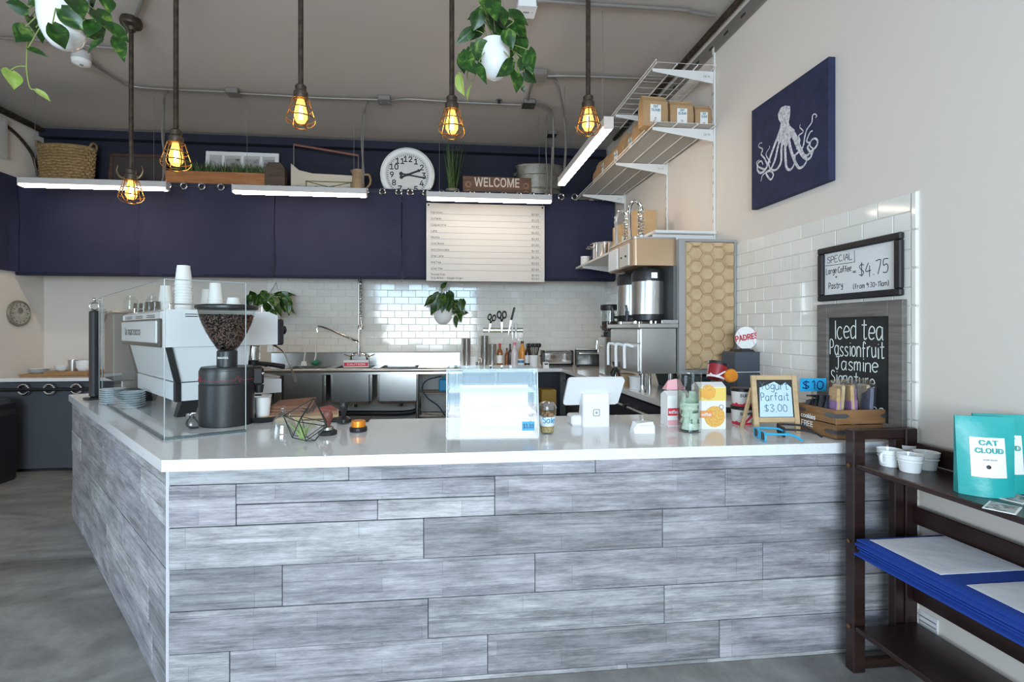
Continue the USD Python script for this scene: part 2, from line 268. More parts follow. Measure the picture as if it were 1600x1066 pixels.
struct('floor', box(XL - .2, XR + .2, YF - .2, YB + .2, -.1, 0), M['floor'])
struct('ceiling', box(XL - .2, XR + .2, YF - .2, YB + .2, ZC, ZC + .1), M['ceiling'])
def wall(name): p = thing(name, None, None, kind='structure'); return p
def tile_box(x0, x1, z0, z1, face, depth, jit=.35):            # in a local frame: x along the wall, z up, y = into the wall
    m = box(x0, x1, face, face + depth, z0, z1, .0022)
    c = np.array([(x0 + x1) / 2, face, (z0 + z1) / 2])
    m = rot(m, RNG.uniform(-jit, jit), 'z', c); return rot(m, RNG.uniform(-jit, jit), 'x', c)
TP, TH, TG = .1556, .0778, .0024
# back wall: painted, navy above, subway tile between counter and curtain
wb = wall('wall_back')
part(wb, 'plaster', box(XL - .2, XR + .2, YB, YB + .15, 0, ZC), M['wall'], smooth=False)
part(wb, 'navy_paint', box(XL, XR, YB - .004, YB - .0005, 2.4, ZC - .03), M['wall_dark'], smooth=False)
part(wb, 'grout_bed', box(-1.93, XR, YB - .005, YB - .0005, .95, 2.06), M['grout'], smooth=False)
z = 1.112; rows = [.95, 1.030] + [1.112 + i * TH for i in range(12)]
xo = at(606, 450, Y=YB)[0]
rest = []
for ri, z0 in enumerate(rows):
    off = xo + (.5 * TP if ri % 2 else 0); x = off - TP * math.ceil((off + 1.93) / TP)
    while x < XR - .01:
        a, b = max(x, -1.93) + TG / 2, min(x + TP, XR) - TG / 2
        if b - a > .01 and not (z0 < 1.1 and b < .28):
            t = tile_box(a, b, z0 + TG / 2, z0 + (TH if z0 > 1.0 else .08) - TG / 2, YB - .010, .008)
            part(wb, 'tile', t, M['tile'][RNG.randint(3)], smooth=False)
        x += TP
# right wall
wr = wall('wall_right')
part(wr, 'plaster', box(XR, XR + .15, YF - .2, YB + .2, 0, ZC), M['wall'], smooth=False)
ZT = at(1432, 299, X=XR)[2]; YE = at(1437, 400, X=XR)[1]
part(wr, 'grout_bed', box(XR - .005, XR - .0005, YE, YB - .011, .0, ZT), M['grout'], smooth=False)
def on_right(m): v = m.vertices; return trimesh.Trimesh(np.stack([XR + v[:, 1], v[:, 0], v[:, 2]], 1), m.faces[:, ::-1], process=False)
rest = []; k = 0
while ZT - (k + 1) * TH > .80:
    z1 = ZT - k * TH; y = YE + .03 - (.5 * TP if k % 2 else 0)
    while y < YB - .02:
        a, b = max(y, YE + .028) + TG / 2, min(y + TP, YB - .012) - TG / 2
        if b - a > .012:
            t = on_right(tile_box(a, b, z1 - TH + TG / 2, z1 - TG / 2, -.010, .008))
            if b < 3.45: part(wr, 'tile', t, M['tile'][RNG.randint(3)], smooth=False)
            else: rest.append(t)
        y += TP
    k += 1
part(wr, 'tile_field', rest, M['tile'][0], kind='stuff', smooth=False)
k = 0
while ZT - (k + 1) * .1556 > -.1:
    z1 = ZT - k * .1556; part(wr, 'trim_tile', box(XR - .014, XR - .001, YE, YE + .026, max(0, z1 - .1556 + .001), z1 - .001, .005), M['tile'][2], smooth=False); k += 1
# left wall, front wall with the shop window
wl = wall('wall_left')
s0, s1, s2, s3 = SIDE
part(wl, 'plaster', cat_([box(XL - .15, XL, YF - .2, s0, 0, ZC), box(XL - .15, XL, s1, YB + .2, 0, ZC), box(XL - .15, XL, s0, s1, 0, s2), box(XL - .15, XL, s0, s1, s3, ZC)]), M['wall'], smooth=False)
w2 = thing('window_2', None, None, kind='structure')
part(w2, 'window_frame', cat_([box(XL - .12, XL - .04, s0, s1, s2, s2 + .05), box(XL - .12, XL - .04, s0, s1, s3 - .05, s3), box(XL - .12, XL - .04, s0, s0 + .05, s2, s3), box(XL - .12, XL - .04, s1 - .05, s1, s2, s3), box(XL - .12, XL - .04, (s0 + s1) / 2 - .025, (s0 + s1) / 2 + .025, s2, s3)]), M['black'], smooth=False)
part(w2, 'pane', box(XL - .085, XL - .075, s0 + .05, s1 - .05, s2 + .05, s3 - .05), M['glass'], smooth=False)
wf = wall('wall_front'); x0, x1, z0, z1 = WIN
part(wf, 'plaster', cat_([box(XL - .2, x0, YF - .15, YF, 0, ZC), box(x1, XR + .2, YF - .15, YF, 0, ZC), box(x0, x1, YF - .15, YF, 0, z0), box(x0, x1, YF - .15, YF, z1, ZC)]), M['wall'], smooth=False)
w1 = thing('window_1', None, None, kind='structure')
part(w1, 'window_frame', cat_([box(x0, x1, YF - .12, YF - .04, z0, z0 + .05, .004), box(x0, x1, YF - .12, YF - .04, z1 - .05, z1, .004), box(x0, x0 + .05, YF - .12, YF - .04, z0, z1, .004), box(x1 - .05, x1, YF - .12, YF - .04, z0, z1, .004)]), M['black'], smooth=False)
part(w1, 'pane', box(x0 + .05, x1 - .05, YF - .085, YF - .075, z0 + .05, z1 - .05), M['glass'], smooth=False)

# ================================================================ the counter
HC = .891; CT = .043                                           # top of the worktop, its thickness
A0 = at(252, 718, Y=1.90)[:2]; A0 = np.array([A0[0], 1.90]); FARL = at(107, 617, Z=HC)[:2]
LD = (FARL - A0) / np.linalg.norm(FARL - A0); LN = np.array([-LD[1], LD[0]]); LLEN = float(np.linalg.norm(FARL - A0))   # left run: direction, outward normal
LN = LN if LN[1] < 0 else -LN
def plank_mat(i):
    t = [(0, 0, 0), (.05, .03, -.02), (-.05, .01, .04), (.02, -.04, .02), (-.03, .05, .0), (.06, -.02, .03), (.0, .06, -.04), (-.06, -.01, .01)][i]
    sh = [.97, .82, 1.10, .90, 1.04, .76, 1.18, .95][i]; off = i * 3.7
    tone = lambda v, w=0: tuple(max(.01, v * sh * k) for k in (1.0 + .02 * math.sin(i * 2.1), .985 + .008 * math.sin(i * 1.3), 1.03 + .025 * math.cos(i * 1.7)))
    n = {'tc': ('texture_coordinate', {}), 'm1': ('mapping', {'location': (off, 0, off), 'scale': (2.2, 2, 55)}), 'n1': ('noise_texture', {'scale': 1., 'detail': 9., 'roughness': .68, 'distortion': .5}),
         'm2': ('mapping', {'location': (off, 0, 0), 'scale': (3.4, 3, 15)}), 'n2': ('noise_texture', {'scale': 1., 'detail': 5., 'roughness': .6}),
         'm3': ('mapping', {'location': (0, off, 0), 'scale': (16, 20, 120)}), 'n3': ('noise_texture', {'scale': 1., 'detail': 9., 'roughness': .82}),
         'r1': ('rgb_ramp', {'ramp': [(.30, tone(.12)), (.42, tone(.21)), (.50, tone(.30)), (.60, tone(.42)), (.74, tone(.60))]}), 'add': ('math', {'math_type': 'multiply_add', 'value2': .42, 'value3': .0}),
         'a2': ('math', {'math_type': 'multiply_add', 'value2': .58}), 'a3': ('math', {'math_type': 'multiply_add', 'value2': .52, 'value3': -.24}),
         'b': ('bump', {'strength': .25, 'distance': .004}), 'p': ('principled_bsdf', {'roughness': .55})}
    l = [('tc.object', 'm1.vector'), ('m1.vector', 'n1.vector'), ('tc.object', 'm2.vector'), ('m2.vector', 'n2.vector'), ('tc.object', 'm3.vector'), ('m3.vector', 'n3.vector'),
         ('n1.fac', 'add.value1'), ('n2.fac', 'a2.value1'), ('add.value', 'a2.value3'), ('n3.fac', 'a3.value1'), ('a2.value', 'x.value1'), ('a3.value', 'x.value2'), ('x.value', 'r1.fac'), ('tc.object', 'm4.vector'), ('m4.vector', 'n4.vector'), ('n4.fac', 'r4.fac'), ('r1.color', 'mx.color1'), ('r4.color', 'mx.color2'), ('tc.object', 'mbk.vector'), ('mbk.vector', 'bk.vector'), ('mx.color', 'my.color1'), ('bk.color', 'my.color2'), ('my.color', 'p.base_color'), ('n1.fac', 'b.height'), ('b.normal', 'p.normal')]
    n['x'] = ('math', {'math_type': 'add'}); n['m4'] = ('mapping', {'location': (off, off, off), 'scale': (1.3, 2, 75)}); n['n4'] = ('noise_texture', {'scale': 1., 'detail': 5., 'roughness': .55, 'distortion': .3})
    n['r4'] = ('rgb_ramp', {'ramp': [(.0, (1, 1, 1)), (.60, (1, 1, 1)), (.67, (.45, .45, .47)), (.75, (.35, .35, .37))]}); n['mx'] = ('mix', {'mix_type': 'multiply', 'fac': .5}); n['my'] = ('mix', {'mix_type': 'multiply', 'fac': .85})
    n['mbk'] = ('mapping', {'location': (off * .371 + .23 * i, .031 * i, 0), 'rotation': (math.pi / 2, 0, 0)}); n['bk'] = ('brick_texture', {'scale': 1., 'brick_width': .62 + .07 * (i % 3), 'row_height': .052 + .006 * (i % 4), 'mortar_size': .0012, 'mortar_smooth': .6, 'offset': .37, 'color1': (.84, .84, .86), 'color2': (1.12, 1.11, 1.10), 'mortar': (.55, .55, .57)})   # the printed narrow boards on each tile
    return usdkit.material(stage, f'/World/Looks/weathered_plank_{"abcdefgh"[i]}', n, l, surface='p.BSDF')
M['plank'] = [plank_mat(i) for i in range(8)]
FY = 1.925                                                     # front face of the planks; the worktop overhangs it
counter = thing('service_counter', 'angled service counter faced with weathered grey wood-look planks', 'counter', (0, FY, 0))
carc = mat('counter_carcass', (.12, .12, .13), .7); M['carcass'] = carc
PT = .018
ins = lambda d: tuple(A0 + LN * 0)
inner = []
B1 = A0 + np.array([0, .03])
# carcass: front run and left run as slabs behind the planks
def run_box(s0, s1, n0, n1, z0, z1, b=0.):                      # left run local frame: s along LD from A0, n inward
    m = box(s0, s1, n0, n1, z0, z1, b); return m
ang = math.degrees(math.atan2(LD[1], LD[0]))
def left_frame(m):                                              # local (s, inward, z) -> world
    v = m.vertices; w = A0[0] + v[:, 0] * LD[0] - v[:, 1] * LN[0], A0[1] + v[:, 0] * LD[1] - v[:, 1] * LN[1], v[:, 2]
    return trimesh.Trimesh(np.stack(w, 1), m.faces[:, ::-1], process=False)
LB = .022                                                       # inset of the left planks below the worktop edge
part(counter, 'carcass', [mv(box(A0[0] + .12, XR - .016, FY + PT, 2.60, .0, HC - CT), 0, -FY), mv(left_frame(box(.12, LLEN - .01, LB + PT, .60, 0, HC - CT)), 0, -FY)], carc, smooth=False)
rowz = [HC - CT, .79, .636, .481, .327, .172, .018, 0]
lay = [[250, 545, 930, 1277, 1420], [250, 369, 773, 1133, 1420], [250, 662, 1035, 1420], [250, 441, 836, 1192, 1420], [250, 669, 1038, 1420], [250, 359, 762, 1124, 1420], [250, 560, 980, 1420]]
ymid = [728, 790, 850, 920, 985, 1040, 1066]
G = .0012
pi = 0
corner_x = float(A0[0] + .012)
tone = {(0, 0): 2, (0, 1): 0, (0, 2): 4, (1, 0): 4, (1, 1): 0, (1, 2): 7, (1, 3): 3, (2, 0): 6, (2, 1): 1, (2, 2): 3, (3, 0): 5, (3, 1): 0, (3, 2): 7, (3, 3): 4, (4, 0): 3, (4, 1): 2, (4, 2): 6, (5, 0): 2, (5, 1): 0, (5, 2): 1, (5, 3): 4}
for r, xs in enumerate(lay):
    for c in range(len(xs) - 1):
        a = corner_x if c == 0 else at(xs[c], ymid[r], Y=FY)[0]; b = XR - .016 if c == len(xs) - 2 else at(xs[c + 1], ymid[r], Y=FY)[0]
        sub = {(1, 1): [(a, b, .714, .79), (a, at(590, 810, Y=FY)[0], .636, .712), (at(590, 810, Y=FY)[0], b, .636, .712)]}.get((r, c), [(a, b, rowz[r + 1], rowz[r])])
        for (p, q, z0, z1) in sub:
            j = RNG.uniform(0, .0035)
            part(counter, 'plank', mv(box(p + G, q - G, 0, PT, z0 + G, z1 - G, .0015), 0, -j), M['plank'][tone.get((r, c), RNG.randint(8)) if len(sub) == 1 else [0, 4, 6][sub.index((p, q, z0, z1))]], smooth=False); pi += 1
# left run planks: local x runs along the face so the grain follows
lr = random.Random(5); ldir_ang = math.degrees(math.atan2(-LD[1], -LD[0]))
org = np.array([*(A0 - LN * LB + LD * LLEN), 0]); L_ = LLEN - .014
for r in range(len(rowz) - 1):
    s = 0.0; first = lr.uniform(.25, .9)
    while s < L_ - .005:
        e = min(L_, s + (first if s == 0 else .93)); e = L_ if L_ - e < .15 else e
        part(counter, 'plank', box(s + G, e - G, -lr.uniform(0, .0035), PT, rowz[r + 1] + G, rowz[r] - G, .0015), M['plank'][lr.randrange(8)], smooth=False, loc=org - [0, FY, 0], rz=ldir_ang); s = e
cp = np.array([A0[0] - .0, FY - .002]); cc = A0 - LN * LB
part(counter, 'corner_trim', mv(box(-.006, .008, -.006, .006, 0, HC - CT, .002), corner_x - .004, 0.004), mat('pale_corner_strip', (.55, .55, .58), .5), smooth=False)
# worktop: one slab of pale quartz over both runs
LI = A0 - LN * .70; FI = A0 + LD * LLEN
tt = (2.655 - LI[1]) / LD[1]; IC = LI + LD * tt                 # inner corner
W_ = [tuple(A0), (XR - .016, 1.90), (XR - .016, 2.655), tuple(IC), tuple(LI + LD * LLEN), tuple(FI)]
M['quartz'] = mat('pale_quartz', (.82, .82, .825), .09, var=((90, 90, 90), (.77, .77, .775), .42, .62), coord='w', specular_ior_level=.55)
wt = prism(Polygon(W_), CT, 'xy', HC - CT)
single('worktop', wt, M['quartz'], 'pale glossy quartz worktop running over the plank counter', 'worktop', smooth=False)

# ================================================================ curtain valance and ledge over the back counter
YC = 5.36
ZL = float(at(420, 286, Y=YC)[2]) - .025                              # curtain top
ZB = float(at(460, 433, Y=YC)[2])
single('high_ledge', box(XL + .002, 1.36, YC + .02, YB - .006, 2.775, 2.80, .003), M['black_matte'], 'dark high ledge behind the navy curtains carrying the row of decorations', 'shelf', smooth=False)
single('curtain_rod', bar((XL + .002, YC, ZL - .035), (XR - .06, YC, ZL - .035), .006, 10), M['black'], 'long thin metal rod threaded through the navy curtain grommets', 'rod')
gx = [5, 34, 66, 96, 122, 152, 181, 205, 235, 262, 287, 315, 345, 370, 394, 420, 438, 466, 494, 520, 545, 571, 597.6, 623, 641, 665, 690, 714, 738, 762, 787, 811, 831, 855, 877, 898, 925]
def fold(x, z, seed):                                          # gentle drape of the cloth, deeper towards the seams
    p = np.stack([x * 1.7 + seed, z * 1.1, 0 * x + seed], -1); q = np.stack([x * 5.1, z * .8 + seed, 0 * x], -1)
    return .050 * (meshkit.fbm(p, 3, seed) - .5) + .018 * (meshkit.fbm(q, 2, seed + 5) - .5)
def sheet(x0, x1, z0, z1, y, seed, nx=60, nz=36, t=.004):
    xs, zs = np.linspace(x0, x1, nx), np.linspace(z0, z1, nz); X, Z = np.meshgrid(xs, zs, indexing='ij')
    w = np.clip((z1 - Z) / (z1 - z0) * 2.2, .12, 1); Y = y + fold(X, Z, seed) * w
    e = np.minimum(X - x0, x1 - X); Y -= .022 * np.exp(-e / .03) * w        # seam edges turn forward
    n = nx * nz; v = np.vstack([np.stack([X, Y, Z], -1).reshape(-1, 3), np.stack([X, Y + t, Z], -1).reshape(-1, 3)]); f = []
    I = np.arange(n).reshape(nx, nz)
    for i in range(nx - 1):
        for j in range(nz - 1):
            a, b, c, d = I[i, j], I[i + 1, j], I[i + 1, j + 1], I[i, j + 1]
            f += [(a, b, c), (a, c, d), (n + a, n + c, n + b), (n + a, n + d, n + c)]
    edge = [(I[i, 0], I[i + 1, 0]) for i in range(nx - 1)] + [(I[-1, j], I[-1, j + 1]) for j in range(nz - 1)] + [(I[i + 1, -1], I[i, -1]) for i in range(nx - 1)] + [(I[0, j + 1], I[0, j]) for j in range(nz - 1)]
    for a, b in edge: f += [(a, n + b, b), (a, n + a, n + b)]
    return trimesh.Trimesh(v, f, process=False)
seams = [(XL + .01, at(220, 360, Y=YC)[0], 'navy canvas curtain furthest left, ending at the puckered seam'), (at(220, 360, Y=YC)[0], at(430, 360, Y=YC)[0], 'navy canvas curtain panel just right of the puckered seam'),
         (at(430, 360, Y=YC)[0], at(628, 360, Y=YC)[0], 'navy canvas curtain panel above the pre-rinse faucet, left of the menu'), (at(628, 360, Y=YC)[0], XR - .012, 'navy canvas curtain panel behind the white menu board')]
for i, (a, b, lab) in enumerate(seams):
    c = thing('curtain', lab, 'curtain', ((a + b) / 2, YC, ZB), group=None); o = ((a + b) / 2, YC, ZB)
    part(c, 'cloth', mv(sheet(a + .004, b - .004, ZB, ZL, YC, 3 + i), *[-q for q in o]), M['navy'])
    part(c, 'hem', mv(box(a + .004, b - .004, YC - .014, YC + .014, ZB - .012, ZB + .02, .004), *[-q for q in o]), mat(f'navy_hem_{"abcd"[i]}', (.012, .013, .035), .9), smooth=False)
    for g in gx:
        X = float(at(g, 295, Y=YC - .02)[0])
        if a <= X < b: part(c, 'grommet', mv(ring(.030, .0085, (X, YC - .018, ZL - .035), 'y', 20, 6), *[-q for q in o]), M['chrome'])
# the piece of valance that turns onto the left wall
m = sheet(4.3, YC - .03, ZB + .02, ZL, 0, 9, 24, 20); v = m.vertices
single('curtain', trimesh.Trimesh(np.stack([XL + .03 - v[:, 1], v[:, 0], v[:, 2]], 1), m.faces[:, ::-1], process=False), M['navy'], 'short navy curtain turning onto the left wall above the small round dial', 'curtain')

# ================================================================ linear LED lamps
M['led'] = emit('led_diffuser', (1.0, .85, .66), 17.5)
M['led_body'] = mat('led_housing', (.55, .53, .52), .45)
def led(p0, p1, label, cable):                                  # p0, p1: ends of the underside
    p0, p1 = np.array(p0), np.array(p1); mid = (p0 + p1) / 2; L = float(np.linalg.norm(p1 - p0)); a = math.degrees(math.atan2(p1[1] - p0[1], p1[0] - p0[0]))
    t = thing('linear_lamp', label, 'lamp', mid, a, 'white linear lamps hung on thin wires' if False else None)
    part(t, 'housing', box(-L / 2, L / 2, -.032, .032, .024, .080, .004), M['led_body'], smooth=False)
    part(t, 'diffuser', box(-L / 2 + .006, L / 2 - .006, -.029, .029, 0, .024, .006), M['led'], smooth=False)
    for s in (-1, 1): part(t, 'end_cap', box(s * L / 2 - .004 + (.002 if s > 0 else -.002), s * L / 2 + .004, -.033, .033, .004, .083, .002), M['led_body'], smooth=False)
    for s in (-1, 1): part(t, 'suspension_wire', bar((s * (L / 2 - .12), 0, .08), (s * (L / 2 - .12), 0, ZC - mid[2] - .0), .0016, 5), M['galv'])
    if cable:
        part(t, 'power_cable', tube(spline([(L / 2 - .05, 0, .08), (L / 2 - .03, .02, .25), (L / 2 - .05, .0, .5), (L / 2 - .04, .01, ZC - mid[2])], 6), .006, 6), M['galv'])
    return t
YLED = 4.86
led(at(32, 291, Y=YLED), at(262, 299, Y=YLED), 'linear lamp hanging above the espresso machine, below the wicker basket', True)
led(at(365, 303, Y=YLED), at(573, 308, Y=YLED), 'linear lamp hanging below the planter box and the pitcher', True)
led(at(667, 312, Y=YLED), at(861, 319, Y=YLED), 'linear lamp hanging directly over the white menu board', True)
led((1.07, 3.12, 2.66), (1.07, 4.40, 2.66), 'linear lamp hanging front to back beside the wire shelf of coffee bags', False)

# ================================================================ caged pendants
def filament_bulb():
    n = {'e': ('emission', {'color': (1.0, .52, .17), 'strength': 9.0}), 't': ('transparent_bsdf', {'color': (1.0, .86, .62)}), 'w': ('layer_weight', {'blend': .35}), 'm': ('mix_closure', {})}
    return n
M['filament'] = emit('glowing_filament', (1.0, .60, .24), 70.0)
M['bulb'] = usdkit.material(stage, '/World/Looks/amber_bulb_glass', {'e': ('emission', {'color': (1.0, .46, .10), 'strength': 5.0}), 't': ('transparent_bsdf', {'color': (1.0, .80, .5)}), 'm': ('mix_closure', {'fac': .35})}, [('t.BSDF', 'm.closure1'), ('e.emission', 'm.closure2')], surface='m.closure')
def pendant(px, ybot, D, cage_w, label):
    b = at(px, ybot, D=D); t = thing('pendant_lamp', label, 'pendant lamp', (b[0], b[1], b[2]))
    top = ZC - b[2]; s = cage_w / .15; H_ = .155 * s
    part(t, 'rod', cyl(.014, H_ + .06, top - .02, 14), M['bronze'])
    part(t, 'canopy', lathe([(0, top - .085), (.024, top - .085), (.028, top - .06), (.062, top - .05), (.068, top - .03), (.06, top), (0, top)], 28), M['bronze'])
    k = .036 * s
    part(t, 'socket', lathe([(0, H_ - .005), (k * .9, H_ - .005), (k * 1.05, H_ + .015), (k * 1.05, H_ + .035), (k * .8, H_ + .042), (k * .85, H_ + .068), (k * .6, H_ + .078), (0, H_ + .08)], 24), M['bronze'])
    R, r0 = .075 * s, .043 * s
    prof = [(r0, H_), (R * .80, H_ * .62), (R, H_ * .30), (R * .97, H_ * .17), (R * .72, H_ * .04), (R * .40, 0)]
    pf = spline([(a, 0, z) for a, z in prof], 4)
    for j in range(6):
        c, s_ = math.cos(j * PI3 + .3), math.sin(j * PI3 + .3)
        part(t, 'cage_wire', tube(np.stack([pf[:, 0] * c, pf[:, 0] * s_, pf[:, 2]], 1), .0030, 6), M['brass'])
    for (a, z) in ((R * .80, H_ * .62), (R, H_ * .30), (R * .40, .0), (r0, H_ - .004)): part(t, 'cage_ring', ring(a, .0032, (0, 0, z), 'z', 28, 6), M['brass'])
    g = part(t, 'bulb', lathe([(0, H_ * .14), (.022 * s, H_ * .17), (.036 * s, H_ * .33), (.034 * s, H_ * .55), (.022 * s, H_ * .85), (.018 * s, H_ * .98)], 24), M['bulb'])
    fil = [bar((.011 * s * math.cos(q), .011 * s * math.sin(q), H_ * .28), (.007 * s * math.cos(q + .5), .007 * s * math.sin(q + .5), H_ * .72), .0022, 6) for q in np.arange(6) * math.pi / 3]
    part(g, 'filament', fil, M['filament'])
    l = UsdLux.SphereLight.Define(stage, str(g.GetPath()) + '/glow'); l.CreateRadiusAttr(.012); l.CreateIntensityAttr(150.0); l.CreateColorAttr(Gf.Vec3f(1, .62, .28)); l.AddTranslateOp().Set((0, 0, H_ * .45))
    return t
PI3 = math.pi / 3
pendant(205, 317, 3.41, .15, 'caged pendant lamp furthest left with its canopy in view, over the left counter run')
pendant(275, 266, 2.95, .158, 'caged pendant lamp second from left, hanging in front of the planter box')
pendant(470, 199, 2.72, .15, 'caged pendant lamp third from left, alone in front of the bare ceiling')
pendant(706, 215, 2.78, .15, 'caged pendant lamp beside the hanging pothos in the white pot')
pendant(919, 210, 2.95, .148, 'caged pendant lamp furthest right, next to the front-to-back linear lamp')

# ================================================================ ceiling services
def pipe(pts, r, label, m='galv', cat='conduit', n=10, raw=False, name='conduit'):
    q = spline(pts, 5) if not raw else np.array(pts); return single(name, tube(q, r, n), M[m], label, cat)
ZP = ZC - .022
c = lambda px, py: at(px, py, Z=ZP)
pipe([c(140, 97), c(180, 122), c(205, 134), c(250, 139), c(340, 143), c(356, 144)], .011, 'metal conduit curving from the smoke detector to the first junction box')
pipe([c(374, 146), c(430, 149), c(500, 153), c(592, 156)], .011, 'straight metal conduit between the left and middle ceiling junction boxes')
pipe([c(612, 157), c(640, 155), c(720, 160), c(813, 164)], .011, 'metal conduit from the middle ceiling junction box to the black-faced box')
pipe([c(836, 162), c(855, 168), (*c(864, 176)[:2], ZC - .08), (*at(864, 185, Y=4.9)[:2], ZC - .5), at(863, 230, Y=4.86), at(861, 305, Y=4.86)], .010, 'flexible cable dropping from the black-faced junction box to the menu lamp')
pipe([c(854, 119), c(900, 119), c(1010, 123), c(1075, 126)], .012, 'metal conduit running from the ceiling box towards the wire shelf')
pipe([c(834, 126), c(828, 142), c(825, 156)], .010, 'short slanted conduit joining the two right-hand junction boxes')
pipe([c(852, 121), c(868, 126), (*c(877, 140)[:2], ZC - .12), at(882, 190, Y=4.5), at(884, 230, Y=4.45), at(880, 285, Y=4.38)], .011, 'grey flexible cable looping down to the front-to-back lamp')
pipe([c(838, 1), c(900, 5), c(1060, 15), c(1080, 19), c(1118, 25)], .013, 'metal conduit crossing the ceiling to the right wall near the exit box')
pipe([c(0, 59), c(66, 63), c(120, 70), c(183, 76)], .012, 'metal conduit passing above the hanging pot at upper left')
pipe([c(575, 158), (*c(572, 163)[:2], ZC - .05), at(568, 190, Y=4.9), at(566, 300, Y=4.87)], .008, 'thin cable dropping from the middle box to the pitcher-side lamp')
pipe([c(262, 143), (*c(257, 148)[:2], ZC - .05), at(256, 180, Y=4.92), at(255, 290, Y=4.88)], .008, 'thin cable dropping behind the second caged pendant')
pipe([c(213, 24), c(220, 6), c(227, -10)], .012, 'short metal conduit rising from the leftmost pendant canopy')
def jbox(px, py, w, d, h, label, m='galv', face=None, name='junction_box'):
    o = at(px, py, Z=ZC); t = thing(name, label, 'junction box', (o[0], o[1], ZC))
    part(t, 'body', box(-w / 2, w / 2, -d / 2, d / 2, -h, -.001, .006), M[m], smooth=False)
    part(t, 'cover_plate', box(-w / 2 - .004, w / 2 + .004, -d / 2 - .004, d / 2 + .004, -h - .004, -h, .001), M[face or m], smooth=False)
    for q in (-1, 1): part(t, 'screw', cyl(.005, -h - .006, -h - .004, 8, (q * w * .32, 0, 0)), M['chrome'])
    return t
jbox(365, 140, .10, .10, .045, 'grey ceiling junction box above the planter, left of the middle one')
jbox(601, 152, .11, .11, .045, 'grey ceiling junction box between the third pendant and the pothos')
jbox(826, 158, .11, .11, .045, 'ceiling junction box with a black cover plate', face='black')
jbox(842, 112, .12, .12, .05, 'grey ceiling junction box at the end of the right-hand conduit')
jbox(862, 205, .09, .09, .05, 'small dark junction box low on the ceiling near the back wall', face='black')
t = jbox(822, 4, .12, .12, .06, 'white ceiling box with printed cover at the top edge', m='white', face='white')
part(t, 'lettering', txt('EX', .035, (0, 0, -.0645), (1, 0, 0), (0, 1, 0), .0006, True, mid=True) if False else box(-.02, .02, -.006, .006, -.0655, -.064), M['grey_ink'], smooth=False)
# smoke detector on its conduit box
o = at(127, 80, Z=ZC); t = thing('smoke_detector', 'round white smoke detector on the ceiling under the left hanging pot', 'smoke detector', (o[0], o[1], ZC))
part(t, 'base', cyl(.062, -.07, -.001, 28, b=.004), M['led_body']); part(t, 'head', lathe([(0, -.115), (.03, -.113), (.058, -.098), (.063, -.072), (.0, -.07)], 28), M['white_matte'])
part(t, 'sensor_eye', cyl(.012, -.118, -.112, 12, (.015, -.02, 0)), M['grey_ink'])
o = at(432, 157, Z=ZC)
t = thing('ceiling_sprinkler', 'small dark sprinkler head in the ceiling left of the pothos', 'sprinkler', (*at(780, 156, Z=ZC)[:2], ZC)); part(t, 'rose', cyl(.03, -.006, -.001, 20), M['galv']); part(t, 'head', cyl(.014, -.03, -.005, 12), M['black'])
# gantry strut and pipe along the right wall corner
pts = at(1154, 0, X=XR - .03), at(1020, 150, X=XR - .03)
single('corner_pipe', bar((XR - .035, 2.2, ZC - .035), (XR - .035, 5.3, ZC - .035), .022, 12), M['bronze'], 'dark pipe running along the joint of ceiling and right wall', 'pipe')
t = thing('slotted_strut', 'grey perforated metal strut high on the right wall below the dark pipe', 'strut', (XR, 3.4, ZC - .13))
part(t, 'channel', box(-.012, -.001, -.9, 1.0, -.05, .05, .002), M['galv'], smooth=False)
for k in range(10): part(t, 'slot', box(-.0128, -.0122, -.82 + k * .19, -.77 + k * .19, -.008, .008), M['black_matte'], smooth=False)
# upper left wall: pipes and a pale panel
t = thing('wall_panel', 'pale service panel high on the left wall beside the basket', 'panel', (XL, 5.0, 2.98)); part(t, 'cover', box(.001, .05, -.22, .22, .02, .40, .005), M['led_body'], smooth=False); part(t, 'door', box(.05, .058, -.19, .19, .05, .37, .003), M['led_body'], smooth=False)
single('wall_pipe', bar((XL + .05, 3.6, ZC - .06), (XL + .05, 5.7, ZC - .06), .03, 12), M['bronze'], 'dark pipe under the ceiling along the left wall', 'pipe')
single('wall_conduit', tube(spline([(XL + .02, 5.62, 2.96), (XL + .02, 5.5, 3.2), (XL + .02, 5.1, 3.36), (XL + .02, 4.2, 3.40)], 6), .014, 8), M['bronze'], 'dark conduit curving down the left wall behind the service panel', 'conduit')
single('ceiling_beam', box(XL + .02, XR - .02, YB - .10, YB - .012, ZC - .12, ZC - .035, .004), M['wall_dark'], 'navy-painted beam along the top of the back wall', 'beam', smooth=False)

